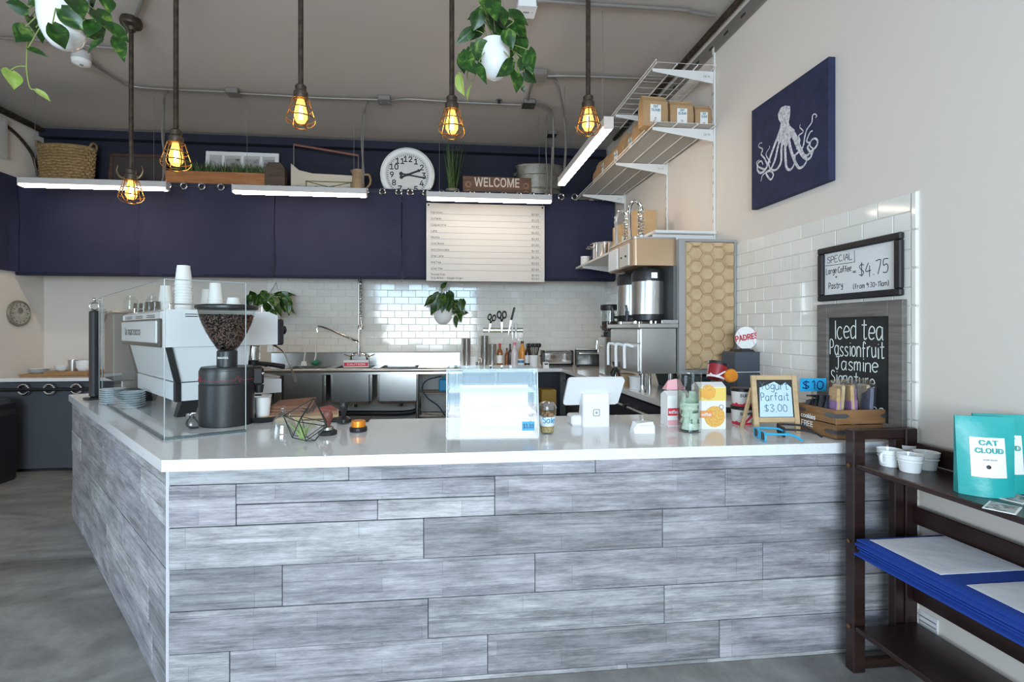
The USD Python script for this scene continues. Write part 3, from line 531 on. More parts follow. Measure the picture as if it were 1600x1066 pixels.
# ================================================================ back counter, sink, right counter
ZK = .957; XS1 = float(at(722, 576, Y=5.1)[0]); XRC = 1.24
Lp = Polygon([(XS1 + .004, 5.10), (XRC, 5.10), (XRC, 2.658), (XR - .012, 2.658), (XR - .012, YB - .012), (XS1 + .004, YB - .012)])
single('back_worktop', prism(Lp, .035, 'xy', ZK - .035), M['quartz'], 'pale quartz worktop along the back and right walls, holding toasters and brewer', 'worktop', smooth=False)
M['cab'] = mat('charcoal_cabinet', (.025, .027, .035), .45)
t = thing('base_cabinet', 'charcoal cabinets under the right-hand back worktop', 'cabinet', (1.58, 3.9, 0))
part(t, 'body', box(-.28, .315, -1.235, 1.19, .0, ZK - .036), M['cab'], smooth=False); part(t, 'return_body', box(.62 - 1.58, -.285, 1.50, 1.78, .0, ZK - .036), M['cab'], smooth=False)
for k, (a, b) in enumerate(((-1.23, -.62), (-.615, 0), (.005, .6), (.605, 1.18))):
    d = part(t, 'door', box(-.30, -.281, a, b, .10, ZK - .06, .003), M['cab'], smooth=False)
    part(d, 'handle', cat_([bar((-.335, a + .04, ZK - .12), (-.335, b - .04, ZK - .12), .010, 10), bar((-.335, a + .08, ZK - .12), (-.30, a + .08, ZK - .12), .006), bar((-.335, b - .08, ZK - .12), (-.30, b - .08, ZK - .12), .006)]), M['steel'])
# three-bay sink
SF = 5.10
t = thing('sink', 'long stainless three-bay commercial sink against the tiled back wall', 'sink', (-.7, SF, 0))
sx = lambda px: float(at(px, 600, Y=SF)[0]) + .7
zr = .968; zb = .606; x0s = sx(392); x1s = sx(722)
bays = [(sx(437), sx(507)), (sx(514), sx(580)), (sx(588), sx(655))]
rim = Polygon([(x0s, 0), (x1s, 0), (x1s, .60), (x0s, .60)])
for a, b in bays: rim = rim.difference(rrect(a + .02, b - .02, .07, .52, .05))
part(t, 'rim_deck', prism(rim, .02, 'xy', zr - .02), M['steel'], smooth=False)
part(t, 'front_rail', cat_([tube([(x0s, -.012, zr - .012), (x1s, -.012, zr - .012)], .022, 12), box(x0s, x1s, -.02, .0, zr - .055, zr - .012)]), M['steel'])
part(t, 'backsplash', box(x0s, x1s, .57, .605, zr - .01, 1.108, .004), M['steel'], smooth=False)
for a, b in bays:
    w = box(a, b, .03, .55, zb, zr - .021, .03); inn = box(a + .006, b - .006, .036, .544, zb + .006, zr + .1, .03)
    def mf(q): return m3.Manifold(m3.Mesh(np.array(q.vertices, np.float32), np.array(q.faces, np.uint32)))
    w = hull(w.vertices); inn = hull(inn.vertices)
    part(t, 'basin', mf(w) - mf(inn), M['steel'], smooth=30)
    part(t, 'drain', cyl(.035, zb - .06, zb, 16, ((a + b) / 2, .29, 0)), M['chrome'])
for x in (x0s + .05, sx(652), x1s - .05):
    for y in (.06, .54): part(t, 'leg', cyl(.019, 0, zr - .021, 14, (x, y, 0)), M['steel'])
part(t, 'waste_pipe', tube(spline([(bays[0][0] + .2, .29, zb - .05), (bays[0][0] + .25, .29, zb - .12), (bays[1][1] - .2, .29, zb - .13), (bays[2][1] - .1, .29, zb - .13), (bays[2][1] - .02, .29, zb - .02)], 6), .028, 10), M['black'])
t = thing('under_sink_rack', 'wire rack on the floor under the sink drainboard', 'rack', (float(at(688, 640, Y=5.3)[0]), 5.36, 0))
for z_ in (.18, .46):
    for k in range(7): part(t, 'wire', bar((-.22, -.15 + k * .05, z_), (.22, -.15 + k * .05, z_), .004, 6), M['chrome'])
for sx_ in (-1, 1):
    for sy_ in (-1, 1): part(t, 'post', cyl(.010, 0, .72, 10, (sx_ * .22, sy_ * .16, 0)), M['chrome'])
for k in range(5): part(t, 'top_wire', bar((-.22, -.16 + k * .08, .70), (.22, -.16 + k * .08, .70), .004, 6), M['chrome'])
bl = mat('sky_blue_plastic', (.02, .33, .62), .45)
single('detergent_bottle', cat_([box(-.05, .05, -.03, .03, 0, .13, .012), cyl(.014, .13, .16, 12)]), bl, 'blue detergent bottle standing on the rack under the drainboard', 'bottle', loc=(float(at(693, 622, Y=5.3)[0]), 5.33, .705 - .0))
single('drain_hose', tube(spline([at(690, 588, Y=5.16), at(668, 594, Y=5.16), at(660, 606, Y=5.16), at(668, 622, Y=5.16), at(684, 634, Y=5.16), at(696, 650, Y=5.16)], 8), .007, 8), mat('dark_blue_hose', (.02, .05, .09), .5), 'dark blue hose hanging in a curve under the sink drainboard', 'hose')
# pre-rinse tap
fx = at(561, 575, Y=5.58); t = thing('pre_rinse_faucet', 'tall chrome pre-rinse faucet with coiled spring hose over the sink', 'faucet', (fx[0], 5.60, zr))
part(t, 'bridge', cat_([tube(spline([(-.085, 0, .02), (-.085, -.02, .10), (-.04, -.03, .13), (.04, -.03, .13), (.085, -.02, .10), (.085, 0, .02)], 6), .014, 10), cyl(.024, 0, .05, 14, (-.085, 0, 0)), cyl(.024, 0, .05, 14, (.085, 0, 0))]), M['chrome'])
part(t, 'riser', cat_([bar((0, -.03, .10), (0, -.03, .95), .011, 12), cyl(.02, .12, .22, 14, (0, -.03, 0)), cyl(.017, .36, .42, 12, (0, -.03, 0))]), M['chrome'])
a = np.linspace(0, 44 * 2 * np.pi, 900); part(t, 'spring', tube(np.stack([.018 * np.cos(a) + .025, .018 * np.sin(a) - .06, np.linspace(.52, .97, 900)], 1), .0032, 5), M['chrome'])
part(t, 'hose', tube(spline([(0, -.03, .95), (.01, -.04, 1.0), (.025, -.06, .96), (.025, -.06, .60), (.026, -.06, .50)], 6), .010, 8), M['steel'])
part(t, 'spray_head', lathe([(0, .40), (.036, .40), (.036, .43), (.018, .46), (.014, .53), (0, .53)], 18, (.026, -.06, 0)), M['chrome'])
part(t, 'swing_spout', tube(spline([(0, -.03, .26), (-.10, -.10, .31), (-.30, -.22, .41), (-.37, -.26, .43), (-.385, -.27, .41), (-.385, -.27, .37)], 6), .011, 10), M['chrome'])
for q in (-1, 1): part(t, 'handle', cat_([bar((q * .085, -.0, .05), (q * .085, -.0, .10), .012, 10), bar((q * .085, -.0, .10), (q * .16, -.03, .125), .008, 8)]), M['chrome'])

t = thing('undercounter_cooler', 'black undercounter cooler below the back worktop, right of the sink', 'cooler', ((XS1 + .56) / 2 + .01, 5.45, 0)); cw_h = (.56 - XS1) / 2 - .02
part(t, 'body', box(-cw_h, cw_h, -.22, .22, 0, ZK - .04, .004), M['cab'], smooth=False)
for s in (-1, 1): d = part(t, 'door', box(min(0, s * cw_h) + .004, max(0, s * cw_h) - .004, -.24, -.221, .08, ZK - .07, .003), M['cab'], smooth=False); part(d, 'handle', box(s * .03 - .01, s * .03 + .01, -.262, -.241, .45, .75, .004), M['steel'], smooth=False)

# ================================================================ left back counter
def D_of(p): return p[0] * S_ + p[1] * C_
XK1 = float(at(392, 600, Y=5.1)[0]) - .02
t = thing('back_counter', 'pale topped back counter by the left wall, with a charcoal curtain below', 'counter', ((XL + XK1) / 2, 5.42, 0)); o = (XL + XK1) / 2
part(t, 'top', box(XL + .003 - o, XK1 - .002 - o, -.33, .285, .872, .905, .004), M['quartz'], smooth=False)
for x in (XL + .05, (XL + XK1) / 2, XK1 - .05): part(t, 'support', box(x - .02 - o, x + .02 - o, -.1, .25, 0, .872), M['carcass'], smooth=False)
gc = mat('charcoal_curtain_cloth', (.085, .09, .105), .9, bump=((300, 300, 300), .1, .001))
c = thing('curtain', 'charcoal grommet curtain hiding the space under the left back counter', 'curtain', (-3.4, 5.17, .03))
part(c, 'cloth', mv(sheet(XL + .02, -2.5, .03, .86, 5.17, 31, 90, 24), 3.4, -5.17, -.03), gc)
for px in (38, 78, 120): part(c, 'grommet', ring(.045, .013, (float(at(px, 608, Y=5.13)[0]) + 3.4, -.045, .765), 'y', 24, 8), M['chrome'])
single('curtain_rod', bar((XL + .004, 5.115, .795), (-2.5, 5.115, .795), .016, 12), M['black'], 'dark rod through the big chrome grommets of the charcoal curtain', 'rod')
t = thing('trash_can', 'tall black step trash can in front of the charcoal curtain', 'trash can', (float(at(22, 750, Z=0)[0]) - .17, 4.86, 0))
bd = prism(rrect(-.17, .17, -.13, .13, .06), .60, 'xy', .02); part(t, 'body', bd, M['black']); part(t, 'base', prism(rrect(-.16, .16, -.12, .12, .05), .03, 'xy', 0), M['rubber'])
part(t, 'rim', prism(rrect(-.176, .176, -.136, .136, .062), .05, 'xy', .60), M['black_matte']); part(t, 'lid', hull(np.vstack([prism(rrect(-.172, .172, -.132, .132, .06), .05, 'xy', .65).vertices, prism(rrect(-.13, .13, -.09, .09, .05), .01, 'xy', .735).vertices])), M['black'])
part(t, 'latch', box(.02, .13, -.142, -.13, .628, .645, .004), M['chrome'], smooth=False)
part(t, 'pedal', box(-.05, .05, -.19, -.12, .015, .035, .008), M['chrome'], smooth=False)
p = at(27, 490, X=XL); t = thing('wall_dial', 'small round weathered dial clock on the left wall', 'clock', (XL, p[1], p[2]))
dm = mat('weathered_brass', (.20, .18, .14), .55, .5, var=((30, 30, 30), (.34, .31, .25), .35, .7))
part(t, 'case', rot(lathe([(0, .001), (.125, .001), (.13, .01), (.125, .032), (.112, .036), (.108, .026), (0, .026)], 36), 90, 'y'), dm); part(t, 'face', rot(cyl(.107, .027, .0285, 32), 90, 'y'), mat('aged_dial_face', (.46, .44, .38), .6, var=((40, 40, 40), (.30, .28, .22), .45, .7)))
for k in range(12): a = k * math.pi / 6; part(t, 'hour_mark', rot(mv(box(-.004, .004, -.008, .008, .0287, .0297), 0, 0), 0) if False else frame_m(mv(rot(box(-.003, .003, .078, .098, 0, .001), math.degrees(-a)), 0, 0), (.0287, 0, 0), (0, 1, 0), (0, 0, 1)), M['ink'], smooth=False)
part(t, 'medallion', rot(cyl(.03, .0287, .031, 20, (-.028, 0, 0)), 90, 'y'), dm)
ZT_ = .905; YW = 5.42
def on_counter(px, y=YW, z=ZT_): q = at(px, 590, Y=y); return (float(q[0]), y, z)
pl = mat('oak_board', (.42, .24, .10), .5, var=((4, 40, 40), (.30, .16, .065), .35, .65))
a, b = on_counter(44)[0], on_counter(83)[0]; single('cutting_board', box(a, b, YW - .12, YW + .12, ZT_, ZT_ + .022, .006), pl, 'small thin wooden board under white plates on the left counter', 'cutting board', smooth=False)
a, b = on_counter(84)[0], on_counter(150)[0]; single('cutting_board', box(a, b, YW - .14, YW + .14, ZT_, ZT_ + .045, .008), pl, 'thick wooden board carrying bowls on the left counter', 'cutting board', smooth=False)
plate = [(0, 0), (.05, .0), (.055, .004), (.085, .014), (.088, .017), (.05, .008), (0, .006)]
q = on_counter(60, z=ZT_ + .022); pr = single('plate', lathe(plate, 32), M['white_gloss'], 'white plate, lowest of the low pile on the thin left board', 'plate', 'white plates piled on the thin board', loc=q)
for k in range(1, 5): dup(pr, (q[0] + .003 * (k % 2), q[1], q[2] + k * .0075), label=f'white plate, {nth(4 - k, 5)} of the low pile on the thin left board')
bowl = [(0, 0), (.03, 0), (.05, .015), (.062, .05), (.064, .052), (.059, .05), (.046, .018), (0, .008)]
single('bowl', lathe(bowl, 28), M['white_gloss'], 'small white bowl at the left end of the thick board', 'bowl', loc=on_counter(97, z=ZT_ + .045))
single('tumbler', lathe([(0, 0), (.036, 0), (.042, .11), (.040, .11), (.034, .005), (0, .005)], 24), M['steel'], 'steel tumbler between the white bowls on the thick board', 'cup', loc=on_counter(114, z=ZT_ + .045))
single('bowl', lathe([(0, 0), (.04, 0), (.062, .03), (.066, .1), (.063, .1), (.058, .03), (0, .008)], 28), M['white_gloss'], 'tall white bowl at the right end of the thick board', 'bowl', loc=on_counter(131, z=ZT_ + .045))

# ================================================================ glass screen round the coffee machine
g0, g1, g2 = at(257, 688, Z=HC), at(155, 625, Z=HC), at(384, 674.7, Z=HC); gl = mat('screen_edge', (.34, .39, .39), .2)
t = thing('glass_screen', 'clear glass screen standing on the worktop around the coffee machine', 'screen', g0)
M['screen'] = pane('screen_glass', (.972, .985, .98), .01, 1.17)
def plate_between(a, b, h, t_): 
    d = (b - a)[:2]; L = np.linalg.norm(d); m = box(0, L, -t_ / 2, t_ / 2, 0, h); m = rot(m, math.degrees(math.atan2(d[1], d[0]))); return mv(m, *(a - g0))
part(t, 'long_pane', plate_between(g0, g1, .685, .008), M['screen'], smooth=False); part(t, 'end_pane', plate_between(g0 + (g2 - g0) * .02, g2, .685, .008), M['screen'], smooth=False)
for e in (g0, g1, g2, g0 + (g1 - g0) * .93): part(t, 'edge_strip', cyl(.0028, 0, .686, 8, tuple(e - g0)), gl)
for a, b in ((g0, g1), (g0, g2)): part(t, 'top_edge', tube([a - g0 + [0, 0, .686], b - g0 + [0, 0, .686]], .0022, 6), gl); part(t, 'base_channel', plate_between(a, b, .010, .016), mat(f'channel_{len(used)}', (.10, .13, .14), .3, .6), smooth=False)

# ================================================================ coffee machine
EO = at(262, 655, Z=HC); ERZ = math.degrees(math.atan2(-LN[1], -LN[0])); EL = .95
def e_w(a, b, z): return np.array([EO[0], EO[1], 0]) + np.array([*(-LN * a), 0]) + np.array([*(LD * b), 0]) + np.array([0, 0, z])
t = thing('espresso_machine', 'white espresso machine with black trim behind the glass screen', 'espresso machine', (EO[0], EO[1], HC), ERZ)
wm = mat('white_enamel', (.80, .82, .85), .22); z_ = lambda z: z - HC
prof_top = [(-.03, z_(1.27)), (.57, z_(1.275)), (.57, z_(1.445)), (.53, z_(1.47)), (.0, z_(1.47)), (-.03, z_(1.455))]
part(t, 'boiler_housing', prism([(p, q) for p, q in prof_top], EL - .024, 'xz', .012), wm, smooth=20)
prof_side = [(-.034, z_(1.268)), (.574, z_(1.272)), (.574, z_(1.448)), (.535, z_(1.463)), (.0, z_(1.463)), (-.034, z_(1.452))]
for y0 in (-.004, EL - .012):
    part(t, 'side_panel', prism(Polygon(prof_side).buffer(-.004).buffer(.004), .016, 'xz', y0), wm, smooth=False)
part(t, 'front_cap', box(.572, .612, -.006, EL + .006, z_(1.268), z_(1.425), .008), M['black'], smooth=False)
part(t, 'corner_strip', box(-.040, -.026, -.010, EL + .010, z_(1.268), z_(1.42), .004), M['black'], smooth=False)
part(t, 'back_panel', box(-.047, -.034, .03, EL - .03, z_(1.29), z_(1.41), .004), wm, smooth=False)
part(t, 'lettering', txt('la marzocco', .045, (-.0475, .80, z_(1.33)), (0, -1, 0), (0, 0, 1), .001, width=.42), M['ink'])
body = [(.0, z_(1.268)), (.42, z_(1.268)), (.40, z_(1.08)), (.045, z_(1.08))]
part(t, 'waist', prism(body, EL - .03, 'xz', .015), wm, smooth=False)
for y0 in (-.002, EL - .018): part(t, 'waist_trim', prism([(-.008, z_(1.268)), (.020, z_(1.268)), (.060, z_(1.08)), (.032, z_(1.08))], .020, 'xz', y0), M['black'], smooth=False)
part(t, 'base', prism([(.04, z_(.978)), (.60, z_(.978)), (.60, z_(1.06)), (.43, z_(1.075)), (.04, z_(1.075))], EL - .006, 'xz', .003), wm, smooth=False)
for y0 in (-.004, EL - .03): part(t, 'base_trim', box(.032, .062, y0, y0 + .034, z_(.976), z_(1.078), .003), M['black'], smooth=False)
part(t, 'drip_grate', box(.43, .60, .02, EL - .02, z_(1.066), z_(1.078), .003), M['steel'], smooth=False)
for a, b in ((.10, .05), (.50, .05), (.10, EL - .05), (.50, EL - .05)):
    part(t, 'foot', hull([(a - .055, b - .03, .0), (a + .03, b - .03, .0), (a + .03, b + .03, .0), (a - .055, b + .03, .0), (a - .03, b - .04, .09), (a + .06, b - .04, .09), (a + .06, b + .04, .09), (a - .03, b + .04, .09)]), M['black'], smooth=False)
for k in range(2): part(t, 'vent_slot', box(.08, .33, -.0055, -.003, z_(1.432) + k * .012, z_(1.436) + k * .012), M['black_matte'], smooth=False)
for k in range(3):
    for q in range(2): part(t, 'vent_slot', box(-.0345, -.033, .12 + k * .28, .30 + k * .28, z_(1.428) + q * .010, z_(1.432) + q * .010), M['black_matte'], smooth=False)
for k in range(3):
    b = .20 + k * .275; g = part(t, 'group_head', cat_([cyl(.045, z_(1.17), z_(1.262), 24, (.50, b, 0), .004), box(.42, .50, b - .035, b + .035, z_(1.20), z_(1.265), .006)]), M['chrome'])
    part(g, 'portafilter', cat_([cyl(.036, z_(1.13), z_(1.17), 22, (.50, b, 0), .003), tube([(.53, b, z_(1.15)), (.58, b, z_(1.145)), (.70, b, z_(1.12))], [.011, .013, .017], 12)]), M['black'])
for b in (.06, EL - .06):
    w = part(t, 'steam_knob', rot(lathe([(0, 0), (.022, 0), (.027, .008), (.027, .030), (.02, .036), (0, .036)], 18), 90, 'y', (0, 0, 0)).apply_translation((.612, b, z_(1.36))), M['black'])
    part(t, 'steam_wand', tube(spline([(.57, b, z_(1.27)), (.62, b, z_(1.24)), (.65, b, z_(1.20)), (.70, b, z_(1.08)), (.715, b, z_(1.03))], 6), .006, 8), M['chrome'])
part(t, 'top_rail', tube(spline([(.02, .05, z_(1.50)), (.50, .05, z_(1.50)), (.50, EL - .05, z_(1.50)), (.02, EL - .05, z_(1.50))], 2), .004, 6), M['chrome'])
for a, b in ((.02, .05), (.50, .05), (.50, EL - .05), (.02, EL - .05)): part(t, 'rail_post', cyl(.004, z_(1.468), z_(1.50), 8, (a, b, 0)), M['chrome'])
# paper cups upside down on the machine
ZU = 1.4705
cupw = mat('white_cup_paper', (.83, .83, .81), .6)
def make_cup(loc, label, group, s=1.0, h=.105, name='paper_cup'):
    t = thing(name, label, 'paper cup', loc, 0, group)
    part(t, 'cup', lathe([(0, h * .965), (.026 * s, h * .965), (.0275 * s, h), (.0295 * s, h), (.040 * s, .004), (.039 * s, .004), (.0285 * s, h - .01), (0, h - .012)], 28), cupw)
    part(t, 'rim', ring(.0412 * s, .0022, (0, 0, .0025), 'z', 28, 6), cupw); return t
def stack(px, D, n, step, lab, grp, s=1.0, h=.105):
    q = at(px, 480, D=D); c0 = make_cup((q[0], q[1], ZU), f'white paper cup, {nth(n - 1, n)} {lab}', grp, s, h)
    for k in range(1, n): dup(c0, (q[0] + RNG.uniform(-.001, .001), q[1], ZU + k * step), rz=37 * k, label=f'white paper cup, {nth(n - 1 - k, n)} {lab}')
stack(287, 2.86, 10, .0165, 'in the tallest upside-down stack on the coffee machine', 'cups of the tallest stack', 1.12, .112)
stack(259, 3.20, 6, .014, 'in the stack behind the glass corner', 'cups of the stack left of the tallest')
stack(271, 3.35, 6, .0135, 'in the stack squeezed just behind the tallest one', 'cups of the stack behind the tallest')
stack(337, 2.98, 5, .0165, 'in the stack above the grinder lid, second tallest', 'cups of the second tallest stack', 1.05)
stack(324, 3.14, 4, .0135, 'in the half-hidden stack behind the lid', 'cups of the half hidden stack')
stack(365, 2.92, 3, .0085, 'in the short stack right of the grinder lid', 'cups of the short stack', 1.05, .062)
q = at(316, 480, D=3.05); t = thing('patterned_cup', 'small cup with a black and white pattern behind the grinder lid', 'cup', (q[0], q[1], ZU))
part(t, 'cup', lathe([(0, 0), (.028, 0), (.032, .045), (.030, .045), (.026, .004), (0, .004)], 24), M['white_gloss'])
for k in range(8): part(t, 'pattern', rot(ring(.0075, .0022, (0, -.0312, .020), 'y', 12, 4), k * 45), M['ink'])
part(t, 'lid', cyl(.03, .045, .053, 24, b=.003), M['white'])
for k, px in enumerate((216, 225, 234, 243)):
    q = at(px, 482, D=3.35 - k * .07)
    g = lathe([(0, 0), (.030, 0), (.026, .07), (.0235, .07), (.0275, .004), (0, .004)], 20)
    lg = f"small clear glass, {['leftmost', 'second from left', 'third from left', 'rightmost'][k]} of four upturned on the coffee machine"
    if k == 0: gg = single('shot_glass', g, M['glass'], lg, 'glass', 'glasses on the coffee machine', loc=(q[0], q[1], ZU))
    else: dup(gg, (q[0], q[1], ZU), label=lg)
# boiler and slim post at the far end
q = A0 + LD * 2.26 - LN * .38
t = thing('hot_water_boiler', 'tall dark grey steel boiler behind the glass at the far counter end', 'boiler', (q[0], q[1], HC), ERZ)
bg = mat('dark_grey_steel', (.17, .17, .17), .4, .5)
part(t, 'body', box(-.20, .20, -.17, .17, .12, .585, .008), bg, smooth=False); part(t, 'base', box(-.15, .15, -.15, .15, .02, .12, .006), M['steel'], smooth=False); part(t, 'lid', box(-.205, .205, -.175, .175, .586, .60, .004), M['steel'], smooth=False)
part(t, 'tap', cat_([bar((.16, 0, .2), (.22, 0, .2), .010), bar((.21, 0, .2), (.21, 0, .14), .008)]), M['chrome'])
for a in (-.12, .12):
    for b in (-.12, .12): part(t, 'foot', cyl(.015, 0, .02, 10, (a, b, 0)), M['rubber'])
for k, (a, b) in enumerate(((-.07, .02), (.05, -.04))):
    w = q - LN * a + LD * b; single('glass_jar', lathe([(0, 0), (.04, 0), (.045, .02), (.045, .08), (.03, .10), (.03, .115), (.027, .115), (.027, .1), (.041, .08), (.041, .02), (0, .006)], 24), M['glass'], ['clear glass jar on the left of the dark grey boiler', 'clear glass jar on the right of the dark grey boiler'][k], 'jar', loc=(w[0], w[1], HC + .601))
q = at(147.5, 624, Z=HC); t = thing('black_post', 'tall slim black post with a chrome ring, left of the glass screen', 'post', (q[0], q[1], HC), 50)
part(t, 'base', box(-.05, .05, -.05, .05, 0, .014, .004), M['black'], smooth=False); part(t, 'column', box(-.022, .022, -.04, .04, .014, .60, .010), M['black'], smooth=False); part(t, 'ring', ring(.025, .006, (0, 0, .63), 'y', 18, 6), M['chrome']); part(t, 'knob', ball(.014, (0, 0, .675)), M['chrome'])
# saucers by the machine
sm_ = mat('pale_blue_saucer', (.70, .76, .79), .2)
for k, (px, py) in enumerate(((206, 638), (176, 632))):
    q = at(px, py, Z=HC); lab = ['of the nearer stack behind the glass screen', 'of the farther stack behind the glass screen'][k]
    s0 = single('saucer', lathe([(0, 0), (.035, 0), (.04, .004), (.068, .016), (.070, .019), (.04, .010), (0, .007)], 32), sm_, 'pale saucer, lowest ' + lab, 'saucer', ['saucers of the nearer stack', 'saucers of the farther stack'][k], loc=(q[0], q[1], HC))
    for j in range(1, 7): dup(s0, (q[0], q[1], HC + j * .0135), label=f'pale saucer, {nth(6 - j, 7)} {lab}')
# grinder
q = at(355, 662, Z=HC); GO = np.array([q[0], q[1], HC]); t = thing('coffee_grinder', 'black coffee grinder with a big clear hopper full of beans', 'grinder', GO, 25)
zt = 1.178 - HC
part(t, 'body', lathe([(0, .0), (.122, 0), (.125, .006), (.125, zt - .085), (.121, zt - .08), (.121, zt - .012), (.115, zt), (0, zt)], 48), M['black'])
part(t, 'band', lathe([(.1225, zt - .078), (.1245, zt - .074), (.1245, zt - .02), (.1225, zt - .016)], 48), mat('dark_satin_band', (.03, .032, .036), .3))
pk = []
for k in range(97):
    a = -math.pi * 1.0 + k * math.pi * 2 / 96; u = (k % 24); h = {4: .010, 5: .024, 6: -.008, 7: .008}.get(u, 0)
    pk.append((.1258 * math.cos(a), .1258 * math.sin(a), zt - .062 + h))
part(t, 'red_line', tube(pk, .0012, 5), mat('red_print', (.45, .03, .05), .5), label='thin red pulse line')
part(t, 'collar', lathe([(0, zt), (.047, zt), (.047, zt + .075), (.041, zt + .082), (0, zt + .082)], 28), M['black'])
zh = zt + .078
hp = [(.042, zh), (.052, zh + .018), (.074, zh + .055), (.096, zh + .095), (.114, zh + .135), (.128, zh + .178), (.135, zh + .21)]
part(t, 'hopper', lathe(hp + [(a - .003, b) for a, b in reversed(hp)], 48), M['glass'])
part(t, 'lid', lathe([(0, zh + .206), (.138, zh + .206), (.142, zh + .211), (.142, zh + .222), (.136, zh + .228), (0, zh + .230)], 48), M['black'])
bm = usdkit.material(stage, '/World/Looks/coffee_beans', {'tc': ('texture_coordinate', {}), 'v': ('voronoi_texture', {'scale': 95., 'feature': 'f1'}), 'r': ('rgb_ramp', {'ramp': [(.0, (.085, .035, .02)), (.5, (.045, .018, .010)), (.8, (.012, .006, .004))]}), 'c': ('hsv', {'value': 1.25, 'saturation': .85}),
    'b': ('bump', {'strength': .8, 'distance': .008, 'invert': True}), 'p': ('principled_bsdf', {'roughness': .38})}, [('tc.object', 'v.vector'), ('v.distance', 'r.fac'), ('r.color', 'c.color'), ('c.color', 'p.base_color'), ('v.distance', 'b.height'), ('b.normal', 'p.normal')], surface='p.BSDF')
part(t, 'bean_core', lathe([(0, zh + .002), (.032, zh + .004), (.042, zh + .018), (.063, zh + .055), (.085, zh + .095), (.103, zh + .135), (.116, zh + .170), (.08, zh + .176), (0, zh + .178)], 40), bm)
R2 = np.random.RandomState(3); bs = []
bean = ball(.0056, s=(1.25, .9, .75), n=1)
for k in range(1500):
    u = R2.rand(); zz = .012 + u ** .6 * .162; rr = np.interp(zz, [0, .018, .055, .095, .135, .178], [.034, .0455, .067, .0885, .1065, .120]); a = R2.uniform(0, 2 * math.pi)
    if R2.rand() < .12: zz = .176; rr = R2.uniform(0, .115)
    m = bean.copy(); m.apply_transform(trimesh.transformations.random_rotation_matrix(R2.rand(3))); m.apply_translation((rr * math.cos(a), rr * math.sin(a), zh + zz)); bs.append(m)
part(t, 'beans', bs, mat('roasted_bean', (.10, .042, .030), .35, var=((120, 120, 120), (.20, .095, .07), .4, .65)), kind='stuff')
part(t, 'chute', cat_([box(.10, .165, -.035, .035, zt - .10, zt - .004, .012), lathe([(.018, zt - .14), (.024, zt - .10), (0, zt - .1)], 16, (.145, 0, 0))]), M['black'], smooth=False)
part(t, 'fork', cat_([bar((.12, -.03, .13), (.20, -.03, .125), .006), bar((.12, .03, .13), (.20, .03, .125), .006)]), M['chrome'])
part(t, 'switch', cyl(.008, zt - .04, zt - .03, 10) if False else ball(.008, (.158, -.036, zt - .04)), M['chrome'])
part(t, 'catch_tray', lathe([(0, .0), (.075, .0), (.095, .025), (.097, .03), (.09, .027), (.07, .006), (0, .006)], 32, (.165, 0, 0)), M['black'])
part(t, 'lettering', txt('MAHLKONIG', .010, (-.026, -.0475, zt + .04), (1, 0, 0), (0, 0, 1), .0006, True, width=.05), M['white'], loc=(0, 0, 0), rz=-25)
single('power_cord', tube(spline([at(311, 662, Z=HC + .012), at(300, 650, Z=HC + .012), at(292, 660, Z=HC + .012), at(296, 668, Z=HC + .012), at(310, 668, Z=HC + .012)], 8), .005, 6), M['black'], 'short black cord curled on the worktop left of the grinder', 'cord')
q = at(299, 655, Z=HC); single('metal_scoop', cat_([lathe([(0, 0), (.02, .002), (.026, .02), (.026, .03), (.024, .03), (.02, .006), (0, .005)], 18), tube([(.024, 0, .024), (.06, .01, .035), (.10, .01, .05)], .004, 6)]), M['steel'], 'small steel scoop lying between the coffee machine and the grinder', 'scoop', loc=q, rz=40)

# ================================================================ things on the front worktop
def on_top(px, py, z=HC): return at(px, py, Z=z)
# mats, tampers, distribution tool
q = on_top(548, 656); single('rubber_mat', box(-.10, .10, -.07, .07, 0, .006, .002), M['rubber'], 'flat black rubber mat under the black tamper', 'mat', smooth=False, loc=q)
t = thing('tamper', 'all-black coffee tamper standing on the black rubber mat', 'tamper', on_top(537, 660, HC + .006))
part(t, 'base', lathe([(0, 0), (.033, 0), (.034, .004), (.034, .018), (.014, .030), (0, .03)], 28), M['black'])
part(t, 'grip', lathe([(0, .028), (.012, .028), (.013, .045), (.020, .075), (.021, .09), (.015, .103), (0, .106)], 24), M['black'])
q = on_top(512, 679); t = thing('tamper', 'coffee tamper with a reddish brown wooden grip and ridged black stand', 'tamper', q)
part(t, 'stand', lathe([(0, 0), (.038, 0), (.039, .004), (.039, .016), (.03, .022), (0, .022)], 32), M['black_matte'])
for k in range(20): part(t, 'rib', rot(box(.0385, .0405, -.003, .003, .002, .016), k * 18), M['black_matte'], smooth=False) if k < 20 else None
part(t, 'base', lathe([(0, .022), (.026, .022), (.026, .034), (.012, .040), (0, .04)], 24), M['steel'])
part(t, 'grip', lathe([(0, .038), (.012, .038), (.014, .05), (.021, .075), (.0225, .09), (.017, .104), (0, .107)], 24), mat('reddish_wood', (.20, .065, .045), .4))
t = thing('coffee_distributor', 'flat coffee distributor tool with bright orange top and black base', 'coffee tool', on_top(560, 674))
part(t, 'base', lathe([(0, 0), (.037, 0), (.039, .003), (.039, .018), (.036, .022), (0, .022)], 36), M['black'])
part(t, 'top', lathe([(0, .021), (.031, .021), (.032, .024), (.032, .047), (.030, .050), (0, .050)], 36), mat('orange_anodised', (.85, .28, .02), .3, .35))
for k in range(14): part(t, 'knurl', rot(box(.0385, .0402, -.0022, .0022, .003, .018), k * 360 / 14), M['black'], smooth=False)
